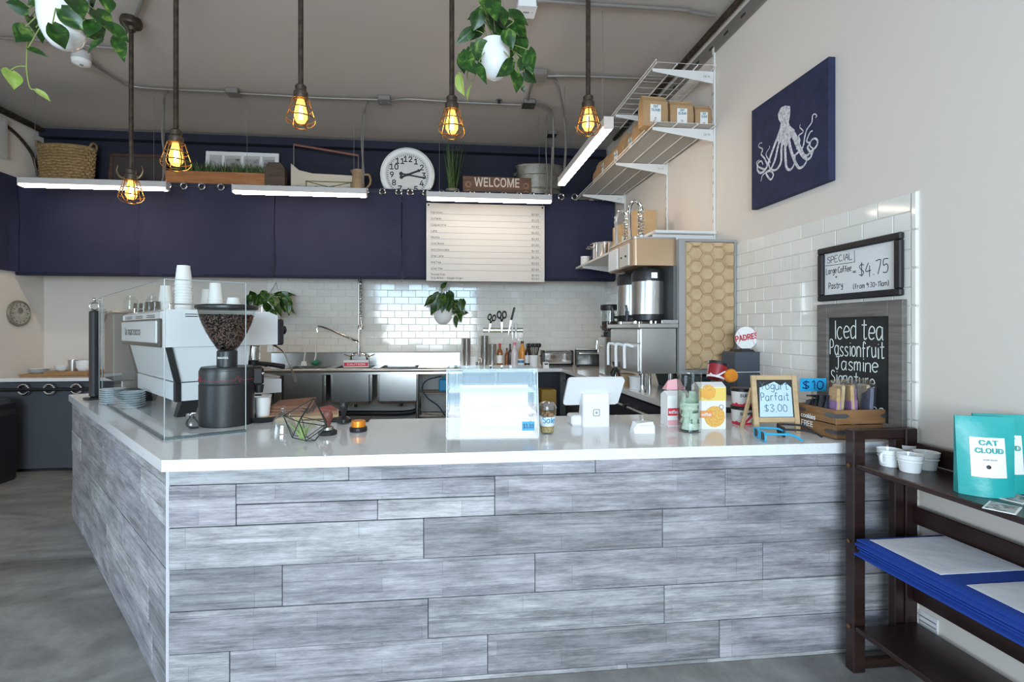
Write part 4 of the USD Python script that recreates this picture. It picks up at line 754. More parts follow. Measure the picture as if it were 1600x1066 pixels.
# cloche
M['cloche'] = pane('cloche_glass', (.94, .96, .96), .04, 2.1)
t = thing('glass_cloche', 'small clear glass dome with a ball knob left of the terrarium', 'cloche', on_top(443, 682))
part(t, 'dome', lathe([(.052, 0), (.054, .0), (.053, .03), (.046, .07), (.030, .098), (.012, .108), (0, .109), (0, .106), (.011, .105), (.028, .095), (.044, .068), (.051, .03)], 36), M['cloche'])
part(t, 'knob', cat_([ball(.012, (0, 0, .122)), cyl(.005, .105, .116, 12)]), M['cloche'])
# geometric terrarium
def terr():
    q = on_top(473, 691); t = thing('glass_terrarium', 'tilted geometric glass terrarium with dark metal edges and an air plant', 'terrarium', q)
    A = lambda r, z, n, o: [np.array([r * math.cos(o + k * 2 * math.pi / n), r * math.sin(o + k * 2 * math.pi / n), z]) for k in range(n)]
    lo, mi, ap = A(.050, .0, 5, .2), A(.098, .075, 5, .2 + math.pi / 5), [np.array([0, 0, .17])]
    V = np.array(lo + mi + ap); Rm = trimesh.transformations.rotation_matrix(math.radians(14), (0, 1, 0))[:3, :3] @ trimesh.transformations.rotation_matrix(math.radians(-6), (1, 0, 0))[:3, :3]
    V = V @ Rm.T; V[:, 2] -= V[:, 2].min() - .003
    E = [(k, (k + 1) % 5) for k in range(5)] + [(k, 5 + k) for k in range(5)] + [(k, 5 + (k - 1) % 5) for k in range(5)] + [(5 + k, 5 + (k + 1) % 5) for k in range(5)] + [(5 + k, 10) for k in range(5)]
    for a, b in E: part(t, 'edge', bar(V[a], V[b], .0019, 6), M['terr_edge'])
    fc = [(k, 5 + k, 5 + (k - 1) % 5) for k in range(5)] + [(k, (k + 1) % 5, 5 + k) for k in range(5)] + [(5 + k, 5 + (k + 1) % 5, 10) for k in range(1, 5)]
    for a, b, c in fc: part(t, 'pane', trimesh.Trimesh([V[a], V[b], V[c]], [(0, 1, 2)], process=False), M['thin_glass'], smooth=False)
    return t, V
M['terr_edge'] = mat('dark_green_lead', (.02, .035, .032), .35, .5); M['thin_glass'] = pane('thin_glass', (.985, .99, .99), .02, 2.0)
tr, tv = terr()
def blade(L, w, bend, az, el, base=(0, 0, 0), n=6):             # a pointed leaf blade with a keel
    s = np.linspace(0, 1, n); d = np.array([math.cos(az) * math.cos(el), math.sin(az) * math.cos(el), math.sin(el)]); side = np.array([-math.sin(az), math.cos(az), 0])
    c = np.outer(s * L, d) + np.outer(bend * s ** 2 * L, [math.cos(az), math.sin(az), -.5]) + np.array(base); ww = w * (1 - s ** 1.6) + .0003; up = np.cross(d, side) * .25
    v = np.vstack([c + side * ww[:, None], c + np.outer(ww, up), c - side * ww[:, None], c - np.outer(ww * .4 + .0006, up)]); f = []
    for i in range(n - 1):
        for r in range(4):
            a, b = r * n + i, ((r + 1) % 4) * n + i; f += [(a, b, b + 1), (a, b + 1, a + 1)]
    return trimesh.Trimesh(v, f, process=False)
M['airplant'] = mat('air_plant_green', (.30, .48, .12), .5, var=((40, 40, 40), (.35, .48, .16), .35, .7))
q = on_top(473, 691); t = thing('air_plant', 'spiky green air plant inside the geometric terrarium', 'plant', q + np.array([.0, -.005, .012]))
R3 = np.random.RandomState(8)
for k in range(15): part(t, 'leaf', blade(R3.uniform(.075, .115), .0075, R3.uniform(.05, .35), k * 2.4, R3.uniform(.7, 1.35)), M['airplant'])
# pastry case
cw_liner = mat('case_liner_paper', (.82, .82, .80), .7)
PC = on_top(770, 685); t = thing('pastry_case', 'curved clear acrylic pastry case with a blue price sticker', 'display case', PC, -3.0)
W2 = .200; hs = .292
def case_prof(k=14):                                            # front curve, from the bottom front to the top back
    s = np.linspace(0, 1, k); ang_ = np.radians(8.5 + 1.1 * s); y = np.concatenate([[0], np.cumsum(np.sin((ang_[1:] + ang_[:-1]) / 2))]) * hs / (k - 1); zz = np.concatenate([[0], np.cumsum(np.cos((ang_[1:] + ang_[:-1]) / 2))]); zz = zz / zz[-1] * hs
    return list(zip(y, zz + .006))
cp_ = case_prof(); yb = .25
M['acrylic'] = pane('acrylic', (.93, .95, .97), .02, 1.46)
sheetv = [(y, z) for y, z in cp_]; outer = sheetv + [(y + .0035, z - .001) for y, z in reversed(sheetv)]
part(t, 'front_sheet', prism(outer, 2 * W2 - .012, 'yz', -W2 + .006), M['acrylic'], smooth=30)
for s in (-1, 1): part(t, 'side_panel', prism(sheetv + [(yb, sheetv[-1][1]), (yb, .006)], .005, 'yz', -W2 if s < 0 else W2 - .005), M['acrylic'], smooth=False)
for s in (-1, 1): part(t, 'side_edge', tube([(s * W2, y, z) for y, z in sheetv], .0028, 6), M['case_edge'] if 'case_edge' in M else M.setdefault('case_edge', mat('polished_acrylic_edge', (.62, .67, .70), .12)))
part(t, 'top_panel', box(-W2, W2, cp_[-1][0], yb, hs + .003, hs + .007), M['acrylic'], smooth=False)
part(t, 'base', box(-W2, W2, -.004, yb, 0, .006, .002), M['white_gloss'], smooth=False)
part(t, 'back_door', box(-W2 + .006, .004, yb - .012, yb - .006, .008, hs), M['glass'], smooth=False); part(t, 'back_door', box(-.004, W2 - .006, yb - .005, yb, .008, hs), M['glass'], smooth=False)
for z_s, yf in ((.10, .035), (.19, .075)):
    part(t, 'shelf', box(-W2 + .008, W2 - .008, yf, yb - .014, z_s, z_s + .004), M['case_edge'], smooth=False)
for k, z_s in enumerate((.006, .104)): part(t, 'tray', box(-W2 + .055, W2 - .02, .05 + .035 * k, yb - .03, z_s, z_s + .012, .004), M['white_gloss'], smooth=False)
part(t, 'paper_liner', box(-W2 + .055, W2 - .02, yb - .022, yb - .018, .010, .205), cw_liner, smooth=False); y_, z_2 = .0065, .050
stk = part(t, 'price_sticker', rot(box(.128, .182, y_ - .0075, y_ - .006, .032, .070), -9, 'x', (0, y_ - .006, .05)), bl, smooth=False)
part(t, 'price_lettering', rot(txt('$3.00', .018, (.131, y_ - .0077, .042), (1, 0, 0), (0, 0, 1), .0006, True, width=.047), -9, 'x', (0, y_ - .006, .05)), mat('navy_print', (.01, .03, .08), .5))
# granola cup
t = thing('parfait_cup', 'clear plastic cup of granola with blue handwriting, beside the pastry case', 'cup', on_top(855, 677))
part(t, 'cup', lathe([(0, .002), (.030, .002), (.031, 0), (.041, .112), (.0435, .114), (.0425, .117), (.0395, .114), (.029, .006), (0, .006)], 32), M['glass'])
part(t, 'granola', lathe([(0, .006), (.029, .007), (.0315, .034), (0, .036)], 24), mat('granola', (.34, .20, .07), .8, var=((160, 160, 160), (.62, .46, .24), .4, .65), bump=((150, 150, 150), .8, .004)))
part(t, 'yogurt', lathe([(0, .036), (.0316, .035), (.0372, .078), (0, .08)], 24), M['white_gloss'])
part(t, 'berries', [ball(.010, (.020 * math.cos(k), .020 * math.sin(k), .083 + .004 * (k % 2)), n=1) for k in range(7)] + [ball(.011, (0, 0, .088), n=1)], mat('dark_berries', (.25, .10, .05), .5, var=((60, 60, 60), (.45, .25, .12), .4, .6)), kind='stuff')
part(t, 'dome_lid', lathe([(.0435, .116), (.041, .125), (.030, .140), (.012, .146), (.012, .144), (.029, .138), (.039, .124), (.042, .116)], 32), M['thin_glass'])
s = hand('Sale', .026, (0, 0, 0), (1, 0, 0), (0, 0, 1), .0016, width=.052, seed=4); v = s.vertices; a = v[:, 0] / .037 - .7; r_ = .0352 + (v[:, 2] - .0) * .085 + .0052
s = trimesh.Trimesh(np.stack([r_ * np.sin(a), -r_ * np.cos(a), v[:, 2] + .052], 1), s.faces, process=False); part(t, 'lettering', s, mat('blue_pen', (.01, .28, .55), .5))
# point of sale tablet
t = thing('tablet_stand', 'white point-of-sale tablet tilted on its white stand', 'tablet stand', on_top(932, 667)); ws = M['white']
part(t, 'column', hull(np.vstack([prism(rrect(-.068, .068, .0, .10, .012), .004, 'xy', 0).vertices, prism(rrect(-.068, .068, .0, .045, .012), .004, 'xy', .155).vertices])), ws, smooth=25)
part(t, 'foot', box(-.115, -.05, .03, .13, 0, .05, .008), ws, smooth=False)
tab = prism(rrect(-.148, .132, 0, .178, .018), .014, 'xy', 0); tab = rot(tab, 180 - 52 - 0, 'x'); tab = mv(tab, 0, .085, .104)
sc = prism(rrect(-.128, .112, .014, .164, .006), .001, 'xy', -.0012); sc = mv(rot(sc, 128, 'x'), 0, .085, .104)
part(t, 'tablet', tab, ws, smooth=25); part(t, 'screen', sc, M['black'], smooth=False)
lg = rrect(-.017, .017, -.017, .017, .005).difference(rrect(-.0135, .0135, -.0135, .0135, .003)).union(rrect(-.005, .005, -.005, .005, .002))
part(t, 'emblem', frame_m(cat_([trimesh.creation.extrude_polygon(g, .0008, engine='earcut') for g in lg.geoms]), (0, -.0006, .068), (1, 0, 0), (0, 0, 1)), M['grey_ink'], smooth=False)
# white reader
q = on_top(1004, 676); t = thing('card_reader', 'small faceted white card reader lying right of the tablet', 'card reader', q)
part(t, 'shell', hull([(-.045, -.02, 0), (.048, -.025, 0), (.05, .03, 0), (-.048, .03, 0), (-.048, -.012, .018), (-.03, -.018, .045), (.04, -.02, .052), (.05, -.02, .03), (.05, .03, .035), (.02, .03, .050), (-.035, .03, .048), (-.05, .02, .015)]), M['white'], smooth=False)
part(t, 'slot', box(-.02, .035, -.0235, -.0205, .035, .037), M['led_body'], smooth=False)
# tip jar
t = thing('tip_jar', 'tall clear glass tip jar half filled with dollar bills', 'jar', on_top(1077, 674))
part(t, 'jar', lathe([(0, 0), (.050, 0), (.054, .006), (.054, .262), (.0555, .268), (.0535, .27), (.0515, .262), (.0515, .012), (.047, .008), (0, .008)], 40), M['glass'])
M['bill'] = mat('banknote_green', (.42, .53, .40), .75, var=((30, 30, 60), (.62, .68, .56), .35, .65))
def bill(k):
    R_ = np.random.RandomState(k); nx, nz = 10, 6; w, h = .066, .140
    if k < 4: h, w = .060, .15
    u = np.linspace(-.5, .5, nx); q_ = np.linspace(0, 1, nz); U, Q = np.meshgrid(u, q_, indexing='ij')
    a = U * w / .036 + k * 1.3; r_ = .0405 + .004 * np.sin(Q * 5 + k) - .003 * (k % 3); X, Y, Z = r_ * np.cos(a), r_ * np.sin(a), .012 + .030 * (k % 4) + Q * h * (.55 if k != 5 else 1.0)
    v = np.stack([X, Y, Z], -1).reshape(-1, 3); f = []
    for i in range(nx - 1):
        for j in range(nz - 1): a_, b_ = i * nz + j, (i + 1) * nz + j; f += [(a_, b_, b_ + 1), (a_, b_ + 1, a_ + 1)]
    v2 = v * np.array([.985, .985, 1]); n = len(v); f = np.array(f); return trimesh.Trimesh(np.vstack([v, v2]), np.vstack([f, f[:, ::-1] + n]), process=False)
jp = on_top(1077, 674)
bt = thing('dollar_bills', 'crumpled green dollar bills stuffed inside the tip jar', 'money', jp)
for k in range(9): part(bt, 'bill', bill(k), M['bill'])
part(bt, 'bill_print', frame_m(cat_([txt('1', .018, (-.02, .0, 0), (1, 0, 0), (0, 1, 0), .0004, True), txt('1', .018, (.012, .0, 0), (1, 0, 0), (0, 1, 0), .0004, True)]), (0, -.0452, .045), (1, 0, 0), (0, 0, 1)), mat('dark_green_print', (.06, .16, .10), .6), smooth=False)
# cookie boxes
def carton(name, px, py, w, d, h, rz, label, face, extra):
    q = on_top(px, py); t = thing(name, label, 'carton', (q[0], q[1] + d / 2, HC), rz)
    part(t, 'carton', box(-w / 2, w / 2, -d / 2, d / 2, 0, h, .002), face, smooth=False)
    part(t, 'lid_flap', hull([(-w / 2, -d / 2 + .002, h), (w / 2, -d / 2 + .002, h), (w / 2, d / 2, h), (-w / 2, d / 2, h), (-w / 2, .0, h + .02), (w / 2, .0, h + .02)]), face, smooth=False)
    extra(t, w, d, h); return t
wy = mat('waffle_amber', (.72, .36, .07), .5, var=((120, 120, 120), (.82, .50, .14), .4, .6)); yl = mat('carton_yellow', (.85, .62, .16), .5); rd = mat('carton_red', (.70, .035, .07), .5); pk_ = mat('carton_pink', (.85, .42, .46), .5); cw_ = mat('carton_white', (.84, .84, .83), .5)
def disc(r, x, z, y, th=.0012): return rot(cyl(r, 0, th, 32), 90, 'x').apply_translation((x, y, z))
def ex1(t, w, d, h):
    y = -d / 2
    part(t, 'waffle_picture', disc(.050, .010, .060, y), wy, smooth=False); part(t, 'yellow_band', box(-w / 2 + .001, w / 2 - .001, y - .0008, y, .135, .196), yl, smooth=False)
    part(t, 'brand_panel', box(-w / 2 + .004, .0, y - .0022, y - .0012, .055, .088), mat('carton_orange', (.85, .33, .10), .5), smooth=False); part(t, 'emblem', ring(.010, .0018, (.042, y - .001, .105), 'y', 20, 5), M['grey_ink'])
    part(t, 'lettering', txt('waffles', .014, (-.058, y - .0026, .064), (1, 0, 0), (0, 0, 1), .0006, True, width=.05), cw_)
    part(t, 'top_picture', disc(.035, -.02, .175, y, .0014), wy, smooth=False); part(t, 'top_panel', box(-.06, .01, y - .0024, y - .0013, .152, .182), mat('carton_tangerine', (.85, .42, .08), .5), smooth=False)
carton('cookie_box', 1114, 671, .132, .08, .200, -3, 'yellow and white waffle cookie box right of the tip jar', cw_, ex1)
def ex2(t, w, d, h):
    y = -d / 2
    part(t, 'brand_panel', box(-w / 2 + .001, .012, y - .001, y, .052, .088), rd, smooth=False); part(t, 'waffle_picture', disc(.030, .022, .050, y, .0016), mat('waffle_dark_red', (.42, .08, .10), .5), smooth=False)
    part(t, 'lettering', txt('waffles', .016, (-w / 2 + .004, y - .0016, .062), (1, 0, 0), (0, 0, 1), .0006, True, width=.05), cw_); part(t, 'lower_band', box(-w / 2 + .001, w / 2 - .001, y - .0008, y, .004, .03), pk_, smooth=False)
carton('cookie_box', 1060, 666, .118, .07, .150, 4, 'white and pink waffle cookie box left of the tip jar', cw_, ex2)
q = on_top(1058, 664); single('cookie_bag', hull([(-.05, .0, .152), (.05, .0, .152), (.05, .05, .152), (-.05, .05, .152), (-.035, .02, .196), (.03, .025, .20), (.0, .01, .206), (.04, .04, .18)]), pk_, 'pink and white snack bag lying on the pink cookie box', 'bag', loc=(q[0], q[1] + .01, HC + .02))
# tubs
def tub(loc, label, band, group=None, rx=0, ry=0, body=None):
    t = thing('snack_tub', label, 'tub', loc, 0, group, rx=rx, ry=ry)
    part(t, 'tub', lathe([(0, 0), (.042, 0), (.044, .003), (.049, .074), (.047, .076), (0, .076)], 36), body or cw_); part(t, 'lid', lathe([(0, .074), (.052, .074), (.0525, .078), (.0525, .087), (.050, .090), (0, .090)], 36), M['black'])
    tw = []
    for k in range(25): a = -math.pi / 2 - 1.15 + k * 2.3 / 24; tw.append(((.0478) * math.cos(a), .0478 * math.sin(a), .022 + .020 * math.sin((k - 12) * .22) + .003))
    part(t, 'colour_band', tube(tw, .0052, 6), band); part(t, 'base_band', lathe([(.0432, .001), (.0448, .001), (.0455, .012), (.0440, .012)], 36), band)
    return t
def curved(m, r):                                               # wrap flat lettering (xz plane drawing) round a tub
    v = m.vertices; a = v[:, 0] / r; return trimesh.Trimesh(np.stack([(r + v[:, 2]) * np.sin(a), -(r + v[:, 2]) * np.cos(a), v[:, 1]], 1), m.faces, process=False)
q = on_top(1159, 662); T1 = (q[0], q[1] + .0, HC); q2 = on_top(1130, 655)
lt = curved(mv(meshkit.text_mesh('SUPPER', .014, .0008, True), -.036, 0, 0), .0484)
for k, (loc, lab, bnd) in enumerate(((T1, 'black-lidded snack tub, lower one of the front pair', rd), ((T1[0], T1[1], HC + .0905), 'black-lidded snack tub, upper one of the front pair', rd), ((q2[0] - .02, q2[1] + .10, HC), 'snack tub behind the cookie boxes, below another tub', rd), ((q2[0] - .02, q2[1] + .10, HC + .0905), 'snack tub behind the cookie boxes, second one up', rd), ((T1[0] + .085, T1[1] + .06, HC), 'snack tub with only its edge showing left of the yogurt sign', mat('leaf_green_print', (.30, .45, .12), .5)))):
    tt_ = tub(loc, lab, bnd); part(tt_, 'lettering', mv(lt, 0, 0, .048), M['ink'])
tt_ = tub((q2[0] - .005, q2[1] + .07, HC + .205), 'dark red snack tub tipped over on top of the others', cw_, ry=18, rx=-10, body=mat('dark_red_print', (.30, .015, .025), .4))
single('orange_snack', rot(lathe([(0, 0), (.032, 0), (.036, .006), (.036, .026), (.032, .032), (0, .032)], 28), 80, 'x'), mat('orange_wrapper', (.85, .28, .02), .4), 'round orange wrapped snack beside the tipped-over tub', 'snack', loc=(q2[0] + .062, q2[1] + .05, HC + .222))
# yogurt sign
q0, q1 = on_top(1183, 677), on_top(1246, 676); wd = .19; t = thing('table_sign', 'small pale wood table sign with a blue handwritten yogurt parfait paper', 'sign', ((q0[0] + q1[0]) / 2, (q0[1] + q1[1]) / 2, HC), -4)
hh = .262; tl = lambda m: rot(m, -7, 'x')
for s in (-1, 1): part(t, 'stile', tl(box(s * wd / 2 - .011, s * wd / 2 + .011, -.008, .008, 0, hh, .002)), M['wood_pale'], smooth=False)
for z0 in (.048, hh - .022): part(t, 'rail', tl(box(-wd / 2 + .012, wd / 2 - .012, -.007, .007, z0, z0 + .022, .002)), M['wood_pale'], smooth=False)
for s in (-1, 1): part(t, 'back_leg', rot(box(s * wd / 2 - .009, s * wd / 2 + .009, -.006, .006, 0, .22, .002), 24, 'x').apply_translation((0, .13, 0)), M['wood_pale'], smooth=False)
part(t, 'board', tl(box(-wd / 2 + .011, wd / 2 - .011, -.002, .004, .068, hh - .02)), M['chalk'], smooth=False)
pb = mat('pale_blue_paper', (.55, .72, .86), .7)
part(t, 'paper', tl(prism([(-.078, .072), (.078, .072), (.078, .205), (.052, .228), (.03, .214), (.0, .232), (-.04, .216), (-.07, .205)], .001, 'xz', -.0035)), pb, smooth=False)
for s_, h_, zz, w_ in (('Yogurt', .034, .196, .13), ('Parfait', .034, .146, .13), ('$3.00', .032, .096, .105)):
    part(t, 'lettering', tl(hand(s_, h_, (-w_ / 2 - .002, -.0042, zz), (1, 0, 0), (0, 0, 1), .0015, width=w_, seed=len(s_))), mat('slate_chalk_' + s_[:1].replace('$', 'd').lower(), (.10, .16, .22), .7))
# sunglasses
def glasses(loc, rz, m, lens, label):
    t = thing('sunglasses', label, 'sunglasses', loc, rz)
    for s in (-1, 1):
        o_ = rrect(s * .036 - .027, s * .036 + .027, .0, .044, .014); fr = prism(o_.difference(o_.buffer(-.006)), .006, 'xz', 0); part(t, 'rim', fr, m, smooth=False)
        part(t, 'lens', prism(o_.buffer(-.0055), .002, 'xz', .002), lens, smooth=False)
        part(t, 'temple', tube(spline([(s * .064, .003, .036), (s * .067, .05, .037), (s * .066, .105, .034), (s * .062, .145, .012)], 4), [.0045] * 13, 8), m)
    part(t, 'bridge', tube(spline([(-.010, .003, .028), (0, .001, .034), (.010, .003, .028)], 4), .004, 8), m); return t
blu = mat('turquoise_plastic', (.02, .42, .72), .3)
glasses(on_top(1186, 687) + np.array([.0, .0, .001]), -104, blu, M['black'], 'bright blue sunglasses lying in front of the yogurt sign')
glasses(on_top(1219, 680) + np.array([.0, .0, .001]), -113, M['black'], M['black'], 'black sunglasses behind the blue pair at the foot of the sign')
# wooden crate of wrapped snacks
cn = on_top(1306, 688); cl = on_top(1245.5, 674); cw, cd, ch = .268, .235, .126
CR = np.array([cn[0], cn[1], HC]); t = thing('wooden_crate', 'stained wooden crate with metal corner straps full of wrapped snacks', 'crate', CR)
for z0, z1 in ((.004, .062), (.066, ch)):
    for k, (x0, x1, y0, y1) in enumerate(((0, cw, 0, .012), (0, cw, cd - .012, cd), (0, .012, .012, cd - .012), (cw - .012, cw, .012, cd - .012))): part(t, 'board', box(x0, x1, y0, y1, z0, z1, .0015), M['wood'], smooth=False)
part(t, 'bottom', box(.012, cw - .012, .012, cd - .012, .004, .012), M['wood'], smooth=False)
sp = mat('dark_zinc_strap', (.16, .16, .17), .45, .7)
for zz in (.022, .092):
    for x, y in ((0, 0), (cw, 0), (0, cd)):
        e = prism([(0, 0), (.05, 0), (.062, .009), (.05, .018), (0, .018)], .0015, 'xz', -.0016); e2 = mv(e, x, 0, zz) if x == 0 else trimesh.Trimesh(mv(e, 0, 0, zz).vertices * [-1, 1, 1] + [x, 0, 0], e.faces[:, ::-1], process=False)
        if y == 0: part(t, 'strap', e2, sp, smooth=False)
        e3 = prism([(0, 0), (.05, 0), (.062, .009), (.05, .018), (0, .018)], .0015, 'yz', -.0016); e3 = mv(e3, 0, 0, zz)
        if y: e3 = trimesh.Trimesh(e3.vertices * [1, -1, 1] + [0, y, 0], e3.faces[:, ::-1], process=False)
        if x == 0: part(t, 'strap', e3, sp, smooth=False)
for s_, zz, h_, w_ in (('cookies', .066, .020, .09), ('FREE', .030, .024, .075)): part(t, 'lettering', txt(s_, h_, (-.0012, .205, zz), (0, -1, 0), (0, 0, 1), .0008, True, width=w_), cw_, smooth=False)
wrap = pane('clear_wrap', (.97, .97, .98), .12, 1.7)
R4 = np.random.RandomState(21)
cols = [((.62, .40, .17), 'tan'), ((.70, .52, .28), 'pale tan'), ((.10, .05, .035), 'dark brown'), ((.62, .42, .20), 'golden'), ((.30, .14, .30), 'purple'), ((.55, .38, .20), 'light brown'), ((.16, .17, .24), 'slate'), ((.64, .50, .33), 'cream'), ((.07, .055, .05), 'near black')]
for k, (col, nm) in enumerate(cols):
    x = .030 + k * .0255; t = thing('wrapped_snack', f'{nm} wrapped snack, {["leftmost", "second from left", "third from left", "fourth from left", "middle", "fourth from right", "third from right", "second from right", "rightmost"][k]} of those at the crate front', 'snack', (CR[0] + x, CR[1] + .05 + .02 * (k % 3), HC + .013), R4.uniform(-5, 5) - 98, 'wrapped snacks in the crate', rx=R4.uniform(-5, 5))
    sm_k = mat(f'snack_{nm.replace(" ", "_")}', col, .6, var=((60, 60, 60), tuple(c * .75 for c in col), .4, .65))
    part(t, 'cookie', box(-.036, .036, -.008, .008, 0, .205 + .012 * (k % 2), .006), sm_k, smooth=False)
    if k in (0, 3, 4): part(t, 'label', box(-.033, .033, -.0092, .0092, .09, .150), mat(f'snack_label_{k}', (.36, .20, .42), .5), smooth=False)
    b_ = hull([(-.038, -.012, .0), (.038, -.012, .0), (.038, .012, 0), (-.038, .012, 0), (-.038, -.012, .222), (.038, -.012, .220), (.038, .012, .220), (-.038, .012, .222), (-.034, 0, .236), (.03, 0, .241)])
    part(t, 'wrapper', b_, wrap, smooth=False)
for k in range(5):
    y = .10 + k * .025; col = [(.03, .032, .045), (.05, .05, .06), (.025, .03, .03), (.04, .035, .05), (.06, .06, .065)][k]
    t = thing('snack_bag', f'dark foil snack bag, {["first", "second", "third", "fourth", "last"][k]} from the front along the crate left side', 'bag', (CR[0] + .045, CR[1] + y, HC + .013), R4.uniform(-20, 20), 'dark bags in the crate', rx=8)
    pm = mat(f'dark_foil_{"abcde"[k]}', col, .22, .2, bump=((60, 60, 60), .6, .006)); part(t, 'pouch', hull([(-.032, -.006, 0), (.032, -.006, 0), (.032, .006, 0), (-.032, .006, 0), (-.034, -.011, .07), (.034, -.011, .07), (.034, .011, .07), (-.034, .011, .07), (-.034, -.010, .115), (.034, .010, .115), (-.032, 0, .158 - .006 * k), (.032, 0, .162 - .004 * k)]), pm, smooth=False); part(t, 'seal', box(-.032, .032, -.001, .001, .150, .170 - .003 * k), pm, smooth=False)
pc0, pc1 = at(1250, 612, Y=CR[1] + .256), at(1291, 591, Y=CR[1] + .256); pw, ph = float(pc1[0] - pc0[0]), float(pc1[2] - pc0[2]); pz = float(pc0[2]) - HC
t = thing('price_card', 'blue card reading ten dollars sticking up behind the crate', 'sign', (float(pc0[0]), CR[1] + .256, HC))
part(t, 'card', box(0, pw, 0, .002, pz, pz + ph), mat('bright_blue_card', (.02, .40, .74), .6), smooth=False); part(t, 'stick', box(pw / 2 - .004, pw / 2 + .004, .002, .006, 0, pz + ph * .6), M['wood_pale'], smooth=False)
part(t, 'lettering', hand('$10', ph * .62, (.012, -.001, pz + ph * .18), (1, 0, 0), (0, 0, 1), .0030, width=pw * .78, seed=3), mat('dark_blue_marker', (.005, .05, .16), .5))
# napkin dispenser with the ball club disc, on the right-hand back worktop
q = at(1172, 625, Y=2.80); t = thing('napkin_dispenser', 'dark grey napkin dispenser with a rounded top below the round team disc', 'dispenser', (q[0] + .005, 2.82, ZK)); gd = mat('dark_grey_plastic', (.065, .075, .095), .5)
part(t, 'body', prism(rrect(-.088, .088, 0, .27, .018), .14, 'xz', -.0), gd, smooth=False); part(t, 'front_door', prism(rrect(-.080, .080, .012, .135, .01), .006, 'xz', -.006), gd, smooth=False); part(t, 'slot', box(-.082, .082, -.0015, .001, .147, .151), cw_, smooth=False); part(t, 'cap', prism(Polygon([(-.05, .268), (.05, .268), (.035, .284), (-.035, .284)]), .12, 'xz', .01), M['black'], smooth=False)
t = thing('team_disc', 'round white team disc with red lettering on the napkin dispenser', 'sign', (q[0] + .012, 2.86, ZK + .284))
part(t, 'disc', rot(cyl(.070, 0, .008, 40, b=.001), 90, 'x').apply_translation((0, .004, .070)), cw_); part(t, 'stand', box(-.025, .025, -.005, .02, 0, .006), M['black'], smooth=False)
part(t, 'lettering', rot(txt('PADRES', .034, (0, -.006, .058), (1, 0, 0), (0, 0, 1), .002, True, width=.150, mid=True), -9, 'y', (0, 0, .07)), mat('team_red', (.55, .02, .04), .5))
for s in (-1, 1): part(t, 'seam', tube([(s * (.096 - .055 * math.cos(a)), -.0045, .07 + .06 * math.sin(a)) for a in np.linspace(-.75, .75, 10)], .001, 5), mat(f'seam_red_{s + 1}', (.6, .15, .15), .5))
# behind on the inner side of the left run
q = on_top(412, 655); t = thing('paper_cup', 'single upright white paper cup right of the grinder', 'paper cup', (q[0] - .004, q[1], HC)); part(t, 'cup', lathe([(0, .004), (.030, .004), (.031, 0), (.042, .125), (.0395, .125), (.029, .008), (0, .008)], 30), cupw); part(t, 'rim', ring(.0415, .0024, (0, 0, .125), 'z', 30, 6), cupw)
q = on_top(470, 652); t = thing('serving_board', 'pale wooden board behind the glass cloche and terrarium', 'board', (q[0] - .01, q[1] + .02, HC), 12); part(t, 'board', box(-.20, .20, -.12, .10, 0, .018, .005), M['wood_pale'], smooth=False)
bp = mat('brown_paper_bag', (.21, .095, .055), .7, bump=((14, 14, 14), .4, .01)); t = thing('paper_bags', 'folded dark brown paper bags lying on the pale board', 'paper bags', (q[0] - .06, q[1] + .05, HC + .018), 8)
for k in range(3): part(t, 'bag', hull([(-.11, -.06, k * .014), (.10, -.06, k * .014), (.10, .07, k * .014), (-.11, .07, k * .014), (-.11, -.06, k * .014 + .012), (.06, -.06, k * .014 + .013), (.10, .07, k * .014 + .02 + .012 * k), (-.10, .07, k * .014 + .016 + .006 * k)]), bp, smooth=False, loc=(.01 * k - .01, .008 * k, 0), rz=-4 * k)
q = on_top(505, 648); t = thing('cloth', 'reddish folded bar cloth at the right end of the pale board', 'cloth', (q[0] + .0, q[1] + .02, HC + .018), 14); part(t, 'fold', hull([(-.06, -.04, 0), (.07, -.03, 0), (.07, .05, 0), (-.06, .05, 0), (-.04, -.02, .022), (.04, .03, .026)]), mat('reddish_cloth', (.30, .10, .075), .9), smooth=False)

# ================================================================ right wall: canvas, whiteboard, chalkboard
RU, RV = (0, -1, 0), (0, 0, 1)
XC = XR - .038
ca, cb_ = at(1174.2, 173.5, X=XC), at(1295, 283, X=XC); cy0, cy1, cz0, cz1 = float(cb_[1]), float(ca[1]), 2.095, 2.702
t = thing('wall_canvas', 'square navy canvas with a white octopus print on the right wall', 'canvas', (XR, (cy0 + cy1) / 2, cz0)); CO = np.array([XR, (cy0 + cy1) / 2, cz0])
cvm = mat('navy_canvas_print', (.022, .027, .075), .85, var=((18, 18, 18), (.014, .017, .050), .35, .7), bump=((500, 500, 500), .2, .001))
part(t, 'canvas', mv(box(XC, XR - .001, cy0, cy1, cz0, cz1, .003), *-CO), cvm, smooth=False)
oc = mat('octopus_white', (.66, .66, .68), .8, var=((70, 70, 70), (.38, .38, .44), .45, .62))
def zc(x, y): return at(1150 + x / 3.807, 60 + y / 3.807, X=XC - .001) - CO      # picture measured on an enlarged crop
def flat_x(m): m.vertices[:, 0] = (m.vertices[:, 0] + CO[0] - XC) * .18 + XC - CO[0] - .0006; return m
hd = [zc(*p) for p in ((292, 404), (318, 408), (320, 440), (312, 490), (308, 500), (300, 506), (280, 506), (268, 498), (256, 480), (252, 452), (268, 415))]
hp_ = Polygon([(-p[1], p[2]) for p in hd]).buffer(.006, 4).buffer(-.002)
part(t, 'head', frame_m(trimesh.creation.extrude_polygon(hp_, .0012, engine='earcut'), (XC - CO[0], 0, 0), RU, RV), oc)
mt = [zc(*p) for p in ((270, 500), (308, 498), (318, 524), (345, 548), (300, 640), (240, 600), (262, 540))]
